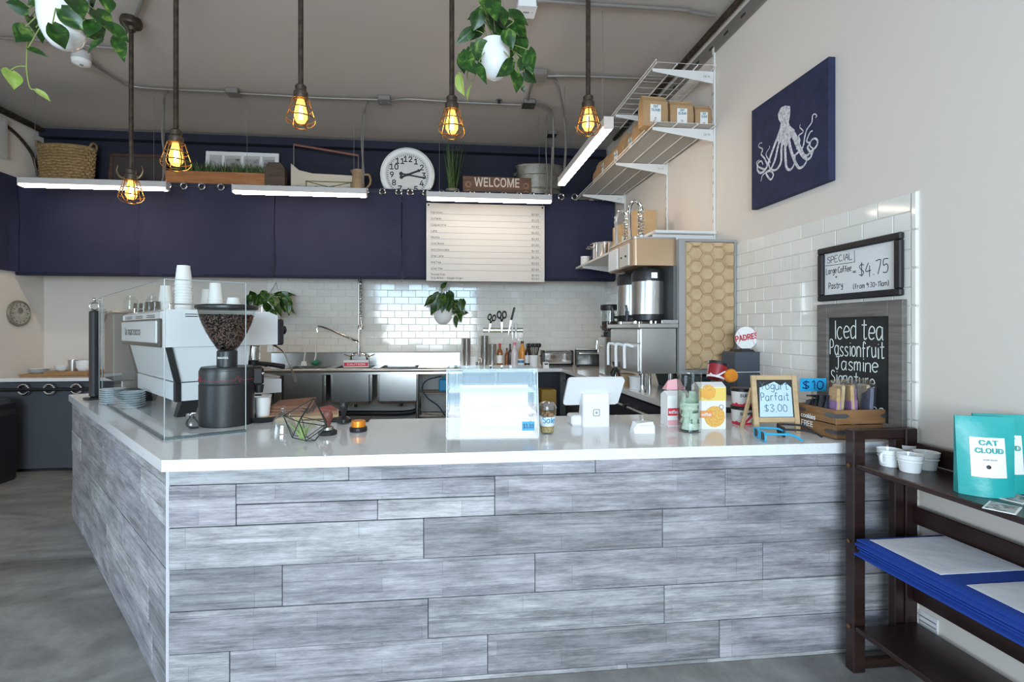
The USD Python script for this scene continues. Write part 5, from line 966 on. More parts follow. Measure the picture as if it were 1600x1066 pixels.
part(t, 'mantle', frame_m(trimesh.creation.extrude_polygon(Polygon([(-p[1], p[2]) for p in mt]).buffer(.004), .0010, engine='earcut'), (XC - CO[0], 0, 0), RU, RV), oc)
ARMS = [([(268, 545), (235, 620), (205, 700), (180, 770), (150, 800), (128, 785), (130, 745), (150, 730), (160, 750)], 10), ([(275, 550), (250, 640), (232, 720), (205, 780), (178, 800), (205, 840), (222, 810), (200, 790), (160, 812), (148, 850)], 9), ([(285, 560), (270, 650), (268, 730), (250, 770), (225, 785), (200, 770), (195, 740)], 10),
        ([(298, 560), (292, 650), (296, 740), (304, 775), (325, 780), (345, 750), (352, 700)], 11), ([(310, 555), (320, 640), (345, 720), (372, 768), (400, 760), (420, 725), (412, 690)], 11), ([(322, 545), (345, 600), (372, 660), (400, 705), (430, 718), (448, 690), (425, 650), (440, 625), (420, 610), (440, 560), (455, 550)], 9),
        ([(330, 540), (360, 590), (385, 655), (412, 700), (450, 670), (478, 640), (484, 610), (468, 595), (446, 610), (440, 640), (460, 662), (448, 705)], 8), ([(345, 700), (395, 650), (408, 590), (420, 545), (450, 500), (455, 460), (470, 450), (480, 462), (472, 472)], 6), ([(360, 660), (378, 610), (372, 580), (400, 555), (380, 530), (382, 512)], 6), ([(190, 760), (170, 715), (150, 690), (158, 660), (135, 645), (140, 625), (155, 622)], 6), ([(205, 740), (178, 690), (200, 650), (196, 640)], 4), ([(170, 780), (135, 765), (122, 740), (138, 722)], 6)]
for pts, w in ARMS:
    q = spline([zc(*p) for p in pts], 5); n_ = len(q); r = np.linspace(1, .35, n_) * w * .00105
    m = tube(q, r, 8); part(t, 'arm', flat_x(m), oc)
# whiteboard
XB = XR - .022
p0, p1 = at(1280, 472, X=XB), at(1411, 361, X=XB); y0, y1, z0, z1 = float(p1[1]), float(p0[1]), 1.503, 1.768
XB = XR - .011
t = thing('whiteboard', 'black framed whiteboard announcing a coffee and pastry special', 'whiteboard', (XB, (y0 + y1) / 2, z0)); o = np.array([XB, (y0 + y1) / 2, z0]); W3, H3 = y1 - y0, z1 - z0
for nm, bx_ in (('top', (-.024, -.001, -W3 / 2, W3 / 2, H3 - .030, H3)), ('b', (-.024, -.001, -W3 / 2, W3 / 2, 0, .030)), ('l', (-.024, -.001, -W3 / 2, -W3 / 2 + .034, .030, H3 - .030)), ('r', (-.024, -.001, W3 / 2 - .034, W3 / 2, .030, H3 - .030))):
    part(t, 'frame_bar', box(*bx_, .005), M['black'], smooth=False)
part(t, 'board', box(-.008, -.001, -W3 / 2 + .03, W3 / 2 - .03, .026, H3 - .026), mat('whiteboard_white', (.74, .75, .76), .25), smooth=False)
def wrd(s, x, z, h, w, r=.0016, m='ink', seed=2): return part(t, 'lettering', hand(s, h, (-.0085, W3 / 2 - .034 - x, .03 + z), RU, RV, r, width=w, seed=seed), M[m])
wrd('SPECIAL', .016, .158, .030, .150, .0014); part(t, 'underline', tube([(-.0085, W3 / 2 - .036, .176), (-.0085, W3 / 2 - .215, .172), (-.0085, W3 / 2 - .213, .226)], .0012, 5), M['ink'])
wrd('Large Coffee', .010, .104, .028, .150); wrd('+', .066, .078, .016, .012); wrd('Pastry', .026, .030, .028, .085); wrd('=', .170, .090, .018, .016); wrd('$4.75', .205, .072, .060, .150, .0018); wrd('(From 9:30-11am)', .172, .018, .022, .185, .0013)
# chalkboard standing on the worktop against the wall
XCB = XR - .014; Hc = .595; yb0, yb1 = y0 - .012, y1 + .0; W4 = yb1 - yb0
t = thing('chalkboard', 'grey wood framed chalkboard listing teas in white chalk', 'chalkboard', (XCB, (yb0 + yb1) / 2, HC + .001)); fw = .068
for k, (a, b, c, d) in enumerate(((-W4 / 2, -W4 / 2 + fw, 0, Hc), (W4 / 2 - fw, W4 / 2, 0, Hc), (-W4 / 2 + fw, W4 / 2 - fw, Hc - fw, Hc), (-W4 / 2 + fw, W4 / 2 - fw, 0, fw))): part(t, 'frame_board', box(-.022, -.001, a + .0008, b - .0008, c, d, .002), M['wood_grey'], smooth=False)
part(t, 'slate', box(-.010, -.002, -W4 / 2 + fw - .006, W4 / 2 - fw + .006, fw - .006, Hc - fw + .006), M['chalk'], smooth=False)
def chk(s, x, z, h, w, r=.0028, sd=1): return part(t, 'lettering', hand(s, h, (-.0105, W4 / 2 - fw - x, z), RU, RV, r, width=w, seed=sd), M['chalk_line'])
zt4 = Hc - fw
chk('Iced tea', .030, zt4 - .100, .088, .270, .0030); chk('Passionfruit', .006, zt4 - .182, .070, .300, .0028, 4); chk('Jasmine', .038, zt4 - .246, .062, .235, .0028, 5); chk('Signature', .012, zt4 - .318, .062, .245, .0028, 6); chk('drinks', .085, zt4 - .360, .040, .170, .0026, 7); chk('M', .018, zt4 - .396, .040, .032, .0026, 8); chk('coffee', .100, zt4 - .428, .044, .205, .0026, 9)
# outlet cover low on the wall
p = at(1452, 972, X=XR); t = thing('wall_outlet', 'small pale cover plate low on the right wall behind the bookcase', 'outlet', (XR, p[1], p[2])); part(t, 'plate', box(-.007, -.001, -.04, .04, -.03, .03, .002), M['white'], smooth=False)
for k in (-1, 1): part(t, 'slot', box(-.0078, -.006, -.034, .034, k * .010 - .003, k * .010 + .003), M['grey_ink'], smooth=False)

# ================================================================ dark folding bookcase along the right wall
BX0, BX1 = 1.615, 1.895; BY1 = 1.845; BY0 = .42; BH = .965
t = thing('bookcase', 'dark stained open bookcase of three shelves along the right wall', 'bookcase', (BX0, BY0, 0)); wd_ = M['wood_dark']
L = BY1 - BY0; Wb = BX1 - BX0
for yy in (0, L - .044):
    for xx in (0, Wb - .052): part(t, 'post', box(xx, xx + .052, yy, yy + .044, 0, BH, .004), wd_, smooth=False)
    part(t, 'top_rail', box(.052, Wb - .052, yy + .006, yy + .038, BH - .040, BH - .0005, .003), wd_, smooth=False); part(t, 'bottom_rail', box(.052, Wb - .052, yy + .008, yy + .036, .010, .045, .003), wd_, smooth=False)
    part(t, 'inner_post', box(Wb - .095, Wb - .0545, yy + .006, yy + .038, .046, BH - .041, .003), wd_, smooth=False)
SHZ = [float(at(1338, 726, X=BX0, Z=None, D=None)[2]), float(at(1338, 846, X=BX0)[2]), float(at(1333, 978, X=BX0)[2])]
for k, z0 in enumerate(SHZ):
    part(t, 'shelf', box(.004, Wb - .006, .046, L - .046, z0 - .020, z0, .003), wd_, smooth=False)
    for y in (L - .04, .02): part(t, 'bolt', rot(cyl(.008, 0, .004, 12), -90, 'y').apply_translation((-.001, y + .018, z0 - .012)), M['brass'])
for zz in (BH - .055, SHZ[0] - .175, SHZ[1] - .185): part(t, 'back_rail', box(Wb - .022, Wb - .004, .044, L - .044, zz - .07, zz, .003), wd_, smooth=False)
# mugs
def mug(loc, rz, label):
    t = thing('mug', label, 'mug', loc, rz, 'mugs on the bookcase')
    part(t, 'cup', lathe([(0, 0), (.030, 0), (.032, .003), (.0375, .046), (.0385, .048), (.0405, .050), (.041, .062), (.0425, .066), (.040, .066), (.038, .055), (.0355, .046), (.029, .006), (0, .006)], 36), M['white_gloss'])
    part(t, 'handle', tube(spline([(.037, 0, .052), (.056, 0, .052), (.060, 0, .036), (.052, 0, .018), (.034, 0, .015)], 5), .0048, 8), M['white_gloss']); part(t, 'relief_band', ring(.0382, .0018, (0, 0, .040), 'z', 36, 6), M['white_gloss']); return t
zs = SHZ[0] + .0005
for px, py, rz, lab in ((1390, 731, 200, 'small white mug, leftmost of four on the bookcase top shelf'), (1422, 740, 10, 'small white mug nearest the camera of four on the top shelf'), (1414, 722, 150, 'small white mug half hidden at the back of the four'), (1447, 736, 100, 'small white mug, rightmost of four on the bookcase top shelf')):
    mug(at(px, py - 3, Z=zs), rz, lab)
# teal coffee bags
tl_ = mat('teal_pouch', (.02, .36, .35), .38, bump=((16, 16, 16), .35, .01)); tp = mat('teal_print', (.02, .36, .34), .6)
def pouch(loc, rz, label, w=.150, h=.245):
    t = thing('coffee_bag', label, 'coffee bag', loc, rz); nx, nz = 16, 20; us, vs = np.linspace(-1, 1, nx), np.linspace(0, 1, nz); U, V = np.meshgrid(us, vs, indexing='ij')
    wd__ = w / 2 * (1 + .0 * V - .06 * (1 - V)); dp = .028 * (1 - np.abs(U) ** 2.4) * (1 - V ** 1.6) ** .8 * (1 - .25 * np.abs(U)) + .0025 + .012 * (1 - V) ; v = []
    for s in (-1, 1): v.append(np.stack([U * wd__, s * dp, V * h], -1).reshape(-1, 3))
    v = np.vstack(v); n = nx * nz; f = []
    for i in range(nx - 1):
        for j in range(nz - 1): a, b = i * nz + j, (i + 1) * nz + j; f += [(a, b, b + 1), (a, b + 1, a + 1), (n + a, n + b + 1, n + b), (n + a, n + a + 1, n + b + 1)]
    for i in range(nx - 1):
        for j, s in ((0, 1), (nz - 1, -1)): a, b = i * nz + j, (i + 1) * nz + j; f += [(a, n + a, b), (b, n + a, n + b)] if s > 0 else [(a, b, n + a), (b, n + b, n + a)]
    for j in range(nz - 1):
        for i, s in ((0, -1), (nx - 1, 1)): a, b = i * nz + j, i * nz + j + 1; f += [(a, b, n + a), (b, n + b, n + a)] if s > 0 else [(a, n + a, b), (b, n + a, n + b)]
    part(t, 'pouch', trimesh.Trimesh(v, f, process=False), tl_, smooth=50)
    part(t, 'seal_ridge', box(-w / 2 + .002, w / 2 - .002, -.0042, .0042, h - .040, h - .036, .001), tl_, smooth=False)
    def front(u, z): vv = z / h; return -(.028 * (1 - abs(u / (w / 2)) ** 2.4) * (1 - vv ** 1.6) ** .8 * (1 - .25 * abs(u / (w / 2))) + .0145 - .012 * vv)
    lw, z0, z1 = .045, .062, .185; y0 = front(.0, z0) - .0008; y1 = front(.0, z1) - .0008
    gu, gz = np.meshgrid(np.linspace(-lw, lw, 11), np.linspace(z0, z1, 13), indexing='ij'); gy_ = np.vectorize(front)(gu / (1 - .06 * (1 - gz / h)), gz); n_ = 143; gv_ = np.stack([gu, gy_ - .0016, gz], -1).reshape(-1, 3); gf = []
    for i in range(10):
        for j in range(12): a, b = i * 13 + j, (i + 1) * 13 + j; gf += [(a, b, b + 1), (a, b + 1, a + 1)]
    gf = np.array(gf); part(t, 'label_sheet', trimesh.Trimesh(np.vstack([gv_, gv_ + [0, .0008, 0]]), np.vstack([gf, gf[:, ::-1] + n_]), process=False), M['paper'], smooth=50)
    dv = np.array([0, y1 - y0, z1 - z0])
    for s_, z_0, ww in (('CAT', .162, .050), ('CLOUD', .138, .072)): part(t, 'lettering', txt(s_, .015, (0, front(0, z_0) - .0030, z_0), (1, 0, 0), dv, .0010, True, width=ww, mid=True), tp)
    part(t, 'small_print', txt('small batch', .005, (0, front(0, .115) - .0032, .115), (1, 0, 0), dv, .0006, width=.036, mid=True), M['grey_ink']); part(t, 'emblem', frame_m(cyl(.006, 0, .001, 16, r2=.004), (-.004, front(0, .095) - .0028, .095), (1, 0, 0), dv), M['ink']); return t
q = at(1541, 772, Z=zs); pouch((q[0] - .01, q[1], zs), -24, 'teal coffee bag with a white label standing in front on the bookcase', .152, .250)
pouch((q[0] + .090, q[1] + .030, zs), -24, 'teal coffee bag half hidden behind the front one at the right edge', .152, .250)
card = mat('printed_card', (.50, .48, .47), .5, var=((60, 60, 60), (.14, .12, .13), .45, .6))
for k, (px, py, rz, lab) in enumerate(((1566, 794, 30, 'printed postcard lying in front of the teal bag'), (1590, 780, 12, 'second printed card beside the postcard at the right edge'))):
    q = at(px, py, Z=zs); t = thing('postcard', lab, 'card', (q[0], q[1], zs), rz); part(t, 'card', box(-.05, .05, -.035, .035, 0, .002), cw_, smooth=False); part(t, 'picture', box(-.045, .045, -.030, .030, .002, .0026), card, smooth=False)
# folded blue and white shirts
z2 = SHZ[1] + .0005; bm_ = mat('cobalt_cotton', (.006, .045, .30), .9, bump=((200, 200, 200), .15, .001)); wc_ = mat('white_cotton', (.70, .71, .76), .9, bump=((25, 25, 25), .3, .006))
def cloth(x0, x1, y0, y1, z, th, seed, amp=.006, nx=26, ny=30, droop=.0):
    X, Y = np.meshgrid(np.linspace(x0, x1, nx), np.linspace(y0, y1, ny), indexing='ij'); b = amp * (meshkit.fbm(np.stack([X * 9 + seed, Y * 9, 0 * X], -1), 3, seed) - .35); e = np.minimum(np.minimum(X - x0, x1 - X), np.minimum(Y - y0, y1 - Y)); Z1 = z + th * np.clip(e / .012, .25, 1) ** .5 + b - droop * np.clip((x0 + .05 - X) / .05, 0, 1) ** 2; Z0 = np.full_like(X, z) - droop * np.clip((x0 + .05 - X) / .05, 0, 1) ** 2
    n = nx * ny; v = np.vstack([np.stack([X, Y, Z1], -1).reshape(-1, 3), np.stack([X, Y, Z0], -1).reshape(-1, 3)]); f = []
    for i in range(nx - 1):
        for j in range(ny - 1): a, b_ = i * ny + j, (i + 1) * ny + j; f += [(a, b_, b_ + 1), (a, b_ + 1, a + 1), (n + a, n + b_ + 1, n + b_), (n + a, n + a + 1, n + b_ + 1)]
    bd_ = [(i * ny, (i + 1) * ny) for i in range(nx - 1)] + [((nx - 1) * ny + j, (nx - 1) * ny + j + 1) for j in range(ny - 1)] + [((i + 1) * ny + ny - 1, i * ny + ny - 1) for i in range(nx - 1)] + [(j + 1, j) for j in range(ny - 1)]
    for a, b_ in bd_: f += [(a, n + b_, b_), (a, n + a, n + b_)]
    return trimesh.Trimesh(v, f, process=False)
sq = at(1382, 862, Z=z2); sy1 = BY1 - .16
for k in range(5):
    zz = z2 + k * .0125; lab = f'folded blue shirt, {nth(4 - k, 5)} of the pile on the bookcase middle shelf'
    t = thing('folded_shirt', lab, 'shirt', (BX0 + .01, .60, zz), 0, 'folded shirts on the bookcase'); x0 = -.115 + .006 * ((k * 2) % 3); s = part(t, 'body', cloth(x0, .245, .0 + .004 * k, sy1 - .60 - .004 * ((k * 3) % 4), 0, .0115, k, .003), bm_)
    if k == 4:
        zz2 = .0118
        part(t, 'white_panel', cloth(-.075, .235, .80, 1.06, zz2, .002, 9, .003), wc_, label='white panel at the far end'); part(t, 'white_panel', cloth(-.060, .235, .40, .735, zz2, .002, 12, .003), wc_, label='white printed panel'); part(t, 'white_panel', cloth(-.060, .235, .02, .345, zz2, .002, 14, .003), wc_)
        pr_ = cat_([hand('cat cloud', .020, (.09, .63, .0165), (0, -1, 0), (1, 0, 0), .0013, width=.12, seed=3), tube([(.075, .63, .0165), (.075, .51, .0165)], .001, 5)])
        part(t, 'print', pr_, M['grey_ink'])

# ================================================================ menu board and the row of decorations on the ledge
YM = 5.29; m0, m1 = at(666, 317, Y=YM), at(851, 441, Y=YM); mw, mh = float(m1[0] - m0[0]), float(m0[2] - m1[2])
t = thing('menu_board', 'white menu board of drinks and prices hanging before the navy curtain', 'menu board', (m0[0], YM, m1[2]))
part(t, 'board', box(0, mw, 0, .014, 0, mh, .002), mat('menu_white', (.62, .58, .545), .5), smooth=False)
MENU = [('Espresso', '$2.50'), ('Cortado', '$3.25'), ('Cappuccino', '$3.50'), ('Latte', '$4.00'), ('Mocha', '$4.50'), ('Cold Brew', '$4.00'), ('Hot Chocolate', '$4.00'), ('Chai Latte', '$4.50'), ('Hot Tea', '$3.00'), ('Iced Tea', '$3.00')]
rh = mh * .0800; zt5 = mh - .115
for k, (a, b) in enumerate(MENU):
    z = zt5 - k * rh; part(t, 'rule', box(.045, mw - .045, -.0012, 0, z - .002, z + .002), M['grey_ink'], smooth=False)
    part(t, 'lettering', txt(a, .021, (.048, -.0002, z + .008), (1, 0, 0), (0, 0, 1), .0010), M['ink']); part(t, 'price', txt(b, .021, (mw - .145, -.0002, z + .008), (1, 0, 0), (0, 0, 1), .0010, width=.080), M['ink'])
for k, (a, b) in enumerate((('House Drip', '$2.50'), ('Drip Brew - Single Origin', '$3.00'))):
    z = zt5 - 9 * rh - .055 - .038 * k; part(t, 'lettering', txt(a, .021, (.048, -.0002, z), (1, 0, 0), (0, 0, 1), .0010), M['ink']); part(t, 'price', txt(b, .021, (mw - .145, -.0002, z), (1, 0, 0), (0, 0, 1), .0010, width=.080), M['ink'])
for x in (.025, mw - .025): part(t, 'bolt', rot(cyl(.009, 0, .004, 12), 90, 'x').apply_translation((x, 0, mh - .022)), M['black']); part(t, 'hanging_cord', bar((x, .007, mh - .005), (x + .002, .012, ZL - .09 - m1[2]), .0025, 6), M['galv'])
ZS = 2.801; YD = 5.54
def led_x(px, y=YD): return float(at(px, 270, Y=y)[0])
def led_z(px, py, y=YD): return float(at(px, py, Y=y)[2])
# basket
x0, x1 = led_x(63), led_x(146); h = led_z(105, 232) - ZS; t = thing('wicker_basket', 'oval woven wicker basket at the left end of the high ledge', 'basket', ((x0 + x1) / 2, YD, ZS)); rx_ = (x1 - x0) / 2; wk = mat('wicker', (.36, .24, .11), .75, var=((60, 60, 25), (.20, .125, .05), .35, .65))
nr = 15
part(t, 'liner', cat_([lathe([(0, .005), (rx_ * .86, .005), (rx_ * .97, h * .98), (rx_ * .93, h * .98), (rx_ * .83, .02), (0, .02)], 40)]).apply_scale([1, .42, 1]), wk)
for k in range(nr):
    z = h * (k + .5) / nr; r = rx_ * (.88 + .12 * (k / nr)); a = np.linspace(0, 2 * np.pi, 97)[:-1]; wv = np.sin(a * 24 + (k % 2) * np.pi) * .010
    part(t, 'weave_strand', tube(np.stack([(r + wv) * np.cos(a), (r + wv) * np.sin(a) * .42, np.full(96, z) + np.cos(a * 12 + k) * .004], 1), h / nr * .58, 6, closed=True), wk)
part(t, 'rim', tube([(rx_ * 1.01 * math.cos(a), rx_ * .425 * math.sin(a), h) for a in np.linspace(0, 2 * np.pi, 49)[:-1]], .016, 8, closed=True), wk)
for s in (-1, 1): part(t, 'handle', tube(spline([(s * rx_ * .98, -.05, h), (s * rx_ * 1.04, -.03, h + .05), (s * rx_ * 1.04, .03, h + .05), (s * rx_ * .98, .05, h)], 4), .011, 8), wk)
# dark picture frame with an ornament before it
def frame(name, label, xa, xb, zt, w, m, fill, y=YD + .08, tilt=-6, zb=0):
    t = thing(name, label, 'picture frame', ((xa + xb) / 2, y, ZS), 0); W_2, H_2 = (xb - xa), zt - ZS
    T = lambda q: rot(q, tilt, 'x')
    for bx_ in ((-W_2 / 2, W_2 / 2, -.012, .012, H_2 - w, H_2), (-W_2 / 2, W_2 / 2, -.012, .012, 0, w), (-W_2 / 2, -W_2 / 2 + w, -.012, .012, w, H_2 - w), (W_2 / 2 - w, W_2 / 2, -.012, .012, w, H_2 - w)): part(t, 'frame_bar', T(box(*bx_, .004)), m, smooth=False)
    part(t, 'backing', T(box(-W_2 / 2 + w, W_2 / 2 - w, 0, .008, w, H_2 - w)), fill, smooth=False); return t, W_2, H_2, T
dw = mat('dark_walnut', (.075, .045, .035), .5, var=((4, 40, 40), (.045, .027, .02), .35, .65))
frame('picture_frame', 'dark walnut picture frame leaning behind the pendant on the high ledge', led_x(160), led_x(252), led_z(205, 234), .035, dw, mat('dim_picture', (.055, .045, .045), .25))
q = led_x(203, 5.46); t = thing('horned_ornament', 'small pale horned ornament before the dark walnut frame', 'ornament', (q, 5.46, ZS)); om = mat('old_brass', (.30, .23, .13), .45, .5)
part(t, 'body', lathe([(0, 0), (.045, .0), (.05, .02), (.035, .05), (.05, .09), (.045, .13), (.02, .15), (0, .15)], 24), om)
for s in (-1, 1): part(t, 'horn', tube(spline([(s * .03, 0, .12), (s * .09, 0, .13), (s * .125, 0, .19), (s * .115, 0, .25)], 5), np.linspace(.017, .004, 16), 8), om)
# white multi-opening frame behind the grass planter
t, W_2, H_2, T = frame('photo_frame', 'white photo frame with four openings behind the grass planter', led_x(313), led_x(430), led_z(370, 231), .042, cw_, mat('photo_mount', (.52, .49, .46), .6))
for k in range(4):
    x = -W_2 / 2 + .085 + k * (W_2 - .17) / 3; part(t, 'photo', T(box(x - .07, x + .07, -.002, -.0005, H_2 * .52, H_2 - .075)), mat(f'photo_{"abcd"[k]}', [(.50, .48, .46), (.40, .38, .36), (.42, .40, .38), (.36, .34, .32)][k], .4, var=((9, 9, 14), (.12, .11, .11), .48, .66)), smooth=False)
    if k: part(t, 'mullion', T(box(x - (W_2 - .17) / 6 - .014, x - (W_2 - .17) / 6 + .014, -.010, 0, .045, H_2 - .045)), cw_, smooth=False)
xa, xb = led_x(263, 5.46), led_x(417, 5.46); zt6 = led_z(340, 271, 5.46) - ZS; t = thing('planter_box', 'long orange-brown wooden planter box on the high ledge', 'planter', ((xa + xb) / 2, 5.47, ZS)); w6 = xb - xa; ob = mat('orange_wood', (.40, .17, .06), .5, var=((4, 40, 40), (.28, .11, .035), .35, .65))
for bx_ in ((-w6 / 2, w6 / 2, -.07, -.055, 0, zt6), (-w6 / 2, w6 / 2, .055, .07, 0, zt6), (-w6 / 2, -w6 / 2 + .015, -.055, .055, 0, zt6), (w6 / 2 - .015, w6 / 2, -.055, .055, 0, zt6)): part(t, 'side_board', box(*bx_, .002), ob, smooth=False)
part(t, 'soil', box(-w6 / 2 + .015, w6 / 2 - .015, -.055, .055, .01, zt6 - .02), M['black_matte'], smooth=False)
gm = mat('dark_grass', (.045, .085, .025), .7, var=((30, 30, 30), (.085, .14, .04), .35, .65)); R5 = np.random.RandomState(4)
gh = led_z(350, 250, 5.47) - ZS - zt6
bl_ = [blade(R5.uniform(.6, 1.1) * gh, .004, R5.uniform(0, .25), R5.uniform(0, 6.28), R5.uniform(1.1, 1.5), (R5.uniform(-w6 / 2 + .06, w6 / 2 - .03), R5.uniform(-.05, .05), zt6 - .02), 4) for k in range(750)]
single('grass', mv(cat_(bl_), (xa + xb) / 2, 5.47, ZS), gm, 'short dark green grass growing in the long wooden planter box', 'grass', kind='stuff')
x0, x1 = led_x(416, 5.43), led_x(447, 5.43); h = led_z(431, 256, 5.43) - ZS; t = thing('wooden_caddy', 'dark rounded wooden box right of the grass planter', 'box', ((x0 + x1) / 2, 5.43, ZS)); w7 = x1 - x0; cm = mat('dark_brown_wood', (.085, .055, .035), .6, var=((4, 4, 50), (.05, .032, .02), .35, .65))
part(t, 'body', prism(Polygon([(-w7 / 2, 0), (w7 / 2, 0), (w7 / 2, h * .8), (w7 / 2 - .04, h), (-w7 / 2 + .04, h), (-w7 / 2, h * .8)]), .10, 'xz', -.05), cm, smooth=False); part(t, 'slot', box(-.05, .05, -.0512, -.049, h * .55, h * .58), M['black_matte'], smooth=False)
# enamel trug with wire handle
x0, x1 = led_x(459), led_x(560); t = thing('enamel_trug', 'cream enamel trug with a tall thin handle and olive pattern', 'trug', ((x0 + x1) / 2, YD, ZS)); w8 = x1 - x0; zl, zr_ = led_z(460, 262) - ZS, led_z(555, 276) - ZS; em = mat('cream_enamel', (.50, .46, .38), .45); ov = mat('olive_print', (.16, .15, .06), .6)
side_ = [(-w8 / 2, 0), (w8 / 2, 0), (w8 / 2, zr_ * .9), (w8 * .2, zr_ * .93), (-w8 * .18, zl * .72), (-w8 * .38, zl * .82), (-w8 / 2, zl * 1.04)]
part(t, 'tray', prism(side_, .014, 'xz', -.10), em, smooth=False); part(t, 'tray_back', prism(side_, .014, 'xz', .086), em, smooth=False); part(t, 'floor', box(-w8 / 2, w8 / 2, -.086, .086, 0, .014), em, smooth=False)
pz0, pz1 = .02, zr_ * .62
part(t, 'pattern', cat_([box(-w8 * .28, w8 * .42, -.102, -.1, pz1 - .012, pz1), box(-w8 * .28, w8 * .42, -.102, -.1, pz0, pz0 + .012), box(-w8 * .28, -w8 * .26, -.102, -.1, pz0, pz1), box(w8 * .40, w8 * .42, -.102, -.1, pz0, pz1), tube([(-w8 * .26, -.101, pz0 + .01), (w8 * .40, -.101, pz1 - .01)], .005, 5), tube([(-w8 * .26, -.101, pz1 - .01), (w8 * .40, -.101, pz0 + .01)], .005, 5)]), ov, smooth=False)
hl, hr = led_z(459, 226) - ZS, led_z(559, 243) - ZS
part(t, 'handle_grip', bar((-w8 / 2, 0, hl), (w8 / 2, 0, hr), .013, 10), mat('reddish_handle', (.20, .08, .055), .5)); 
for s, z0, z1 in ((-1, zl * .9, hl), (1, zr_ * .8, hr)): part(t, 'wire', bar((s * w8 / 2, 0, z0 - .1), (s * w8 / 2, 0, z1), .0055, 6), M['galv'])
x0, x1 = led_x(551, 5.45), led_x(571, 5.45); h = led_z(562, 269, 5.45) - ZS; t = thing('pitcher', 'beige stoneware pitcher left of the big clock', 'pitcher', ((x0 + x1) / 2, 5.405, ZS)); r = (x1 - x0) / 2; st_ = mat('stoneware', (.36, .24, .13), .5, var=((10, 10, 30), (.27, .17, .09), .35, .65))
part(t, 'body', lathe([(0, 0), (r * .9, 0), (r, .02), (r * 1.02, h * .4), (r * .9, h * .75), (r, h), (r * .92, h), (r * .82, h * .75), (r * .9, .03), (0, .03)], 28), st_); part(t, 'handle', tube(spline([(r * .9, 0, h * .85), (r * 1.7, 0, h * .82), (r * 1.85, 0, h * .5), (r * 1.0, 0, h * .2)], 5), .012, 8), st_); part(t, 'spout', hull([(-r * .95, -.02, h), (-r * .95, .02, h), (-r * 1.3, 0, h + .005), (-r * .95, 0, h * .82)]), st_)
# clock
q0 = at(637, 274, Y=5.50); r = float(at(680, 274, Y=5.5)[0] - at(594, 274, Y=5.5)[0]) / 2; t = thing('wall_clock', 'big round white clock with black numerals on the high ledge', 'clock', (q0[0], 5.50, q0[2])); R9 = lambda m: rot(m, 90, 'x')
part(t, 'rim', R9(lathe([(r * .76, .0), (r * .76, .03), (r * .80, .045), (r * .90, .052), (r * .98, .035), (r, .0), (r * .97, -.03), (0, -.03)], 64)), cw_); part(t, 'face', R9(cyl(r * .775, -.01, .012, 56)), mat('clock_face', (.66, .65, .63), .5))
for k in range(1, 13):
    a = k * math.pi / 6; s_ = str(k); part(t, 'numeral', txt(s_, r * .20, (r * .58 * math.sin(a), -.0124, r * .58 * math.cos(a) - r * .10), (1, 0, 0), (0, 0, 1), .001, True, mid=True), M['ink'])
for k in range(60): a = k * math.pi / 30; part(t, 'minute_mark', frame_m(rot(box(-.003, .003, r * .70, r * .745, 0, .001), -math.degrees(a)), (0, -.0121, 0), (1, 0, 0), (0, 0, 1)), M['ink'], smooth=False)
for a_, L_2, w_2 in ((68, .42, .010), (99, .58, .008)): part(t, 'hand', frame_m(rot(cat_([box(-w_2, w_2, -r * .18, r * L_2, .003, .006), prism(Point(0, -r * .24).buffer(.020), .003, 'xy', .003), prism(Polygon([(-w_2 * 2, r * L_2), (w_2 * 2, r * L_2), (0, r * (L_2 + .12))]), .003, 'xy', .003)]), -a_), (0, -.0125, 0), (1, 0, 0), (0, 0, 1)), M['ink'], smooth=False)
part(t, 'hub', R9(cyl(.014, .012, .022, 16)), M['ink'])
# tall grass in a pot
t = thing('potted_grass', 'tall dark green grass in a small stone pot right of the clock', 'plant', (led_x(707, 5.47), 5.47, ZS)); part(t, 'pot', lathe([(0, 0), (.065, 0), (.08, .02), (.078, .10), (.068, .10), (.07, .02), (0, .02)], 24), mat('stone_pot', (.24, .21, .15), .8, var=((30, 30, 30), (.16, .14, .10), .35, .65)))
gh = led_z(707, 216, 5.47) - ZS - .09; gl2 = [M['airplant'], gm]
for k in range(70): part(t, 'leaf', blade(R5.uniform(.75, 1.0) * gh, .0055, R5.uniform(0, .10), R5.uniform(0, 6.28), R5.uniform(1.33, 1.52), (R5.uniform(-.04, .04), R5.uniform(-.04, .04), .08), 5), gm)
# welcome sign
x0, x1 = led_x(723, 5.42), led_x(830, 5.42); zb9, zt9 = led_z(776, 304, 5.42), led_z(776, 277, 5.42); t = thing('welcome_sign', 'brown wooden sign spelling welcome in cream letters', 'sign', ((x0 + x1) / 2, 5.42, ZS)); w9 = x1 - x0; h9 = zt9 - ZS
part(t, 'plank', box(-w9 / 2, w9 / 2, -.012, .012, 0, h9, .003), mat('brown_sign_wood', (.17, .085, .05), .6, var=((4, 40, 60), (.10, .05, .03), .35, .65)), smooth=False)
part(t, 'lettering', txt('WELCOME', .095, (-.005, -.0122, .130), (1, 0, 0), (0, 0, 1), .0015, True, width=w9 * .66, mid=True), mat('cream_paint', (.62, .54, .46), .6))
for s in (-1, 1): part(t, 'carving', cat_([rot(ring(.026, .009, (0, 0, 0), 'y', 20, 6), 0).apply_translation((s * w9 * .42, -.014, h9 * .62)), rot(ring(.020, .008, (0, 0, 0), 'y', 16, 6), 0).apply_translation((s * w9 * .42, -.014, h9 * .28))]), mat(f'tan_carving_{s + 1}', (.30, .18, .10), .6))
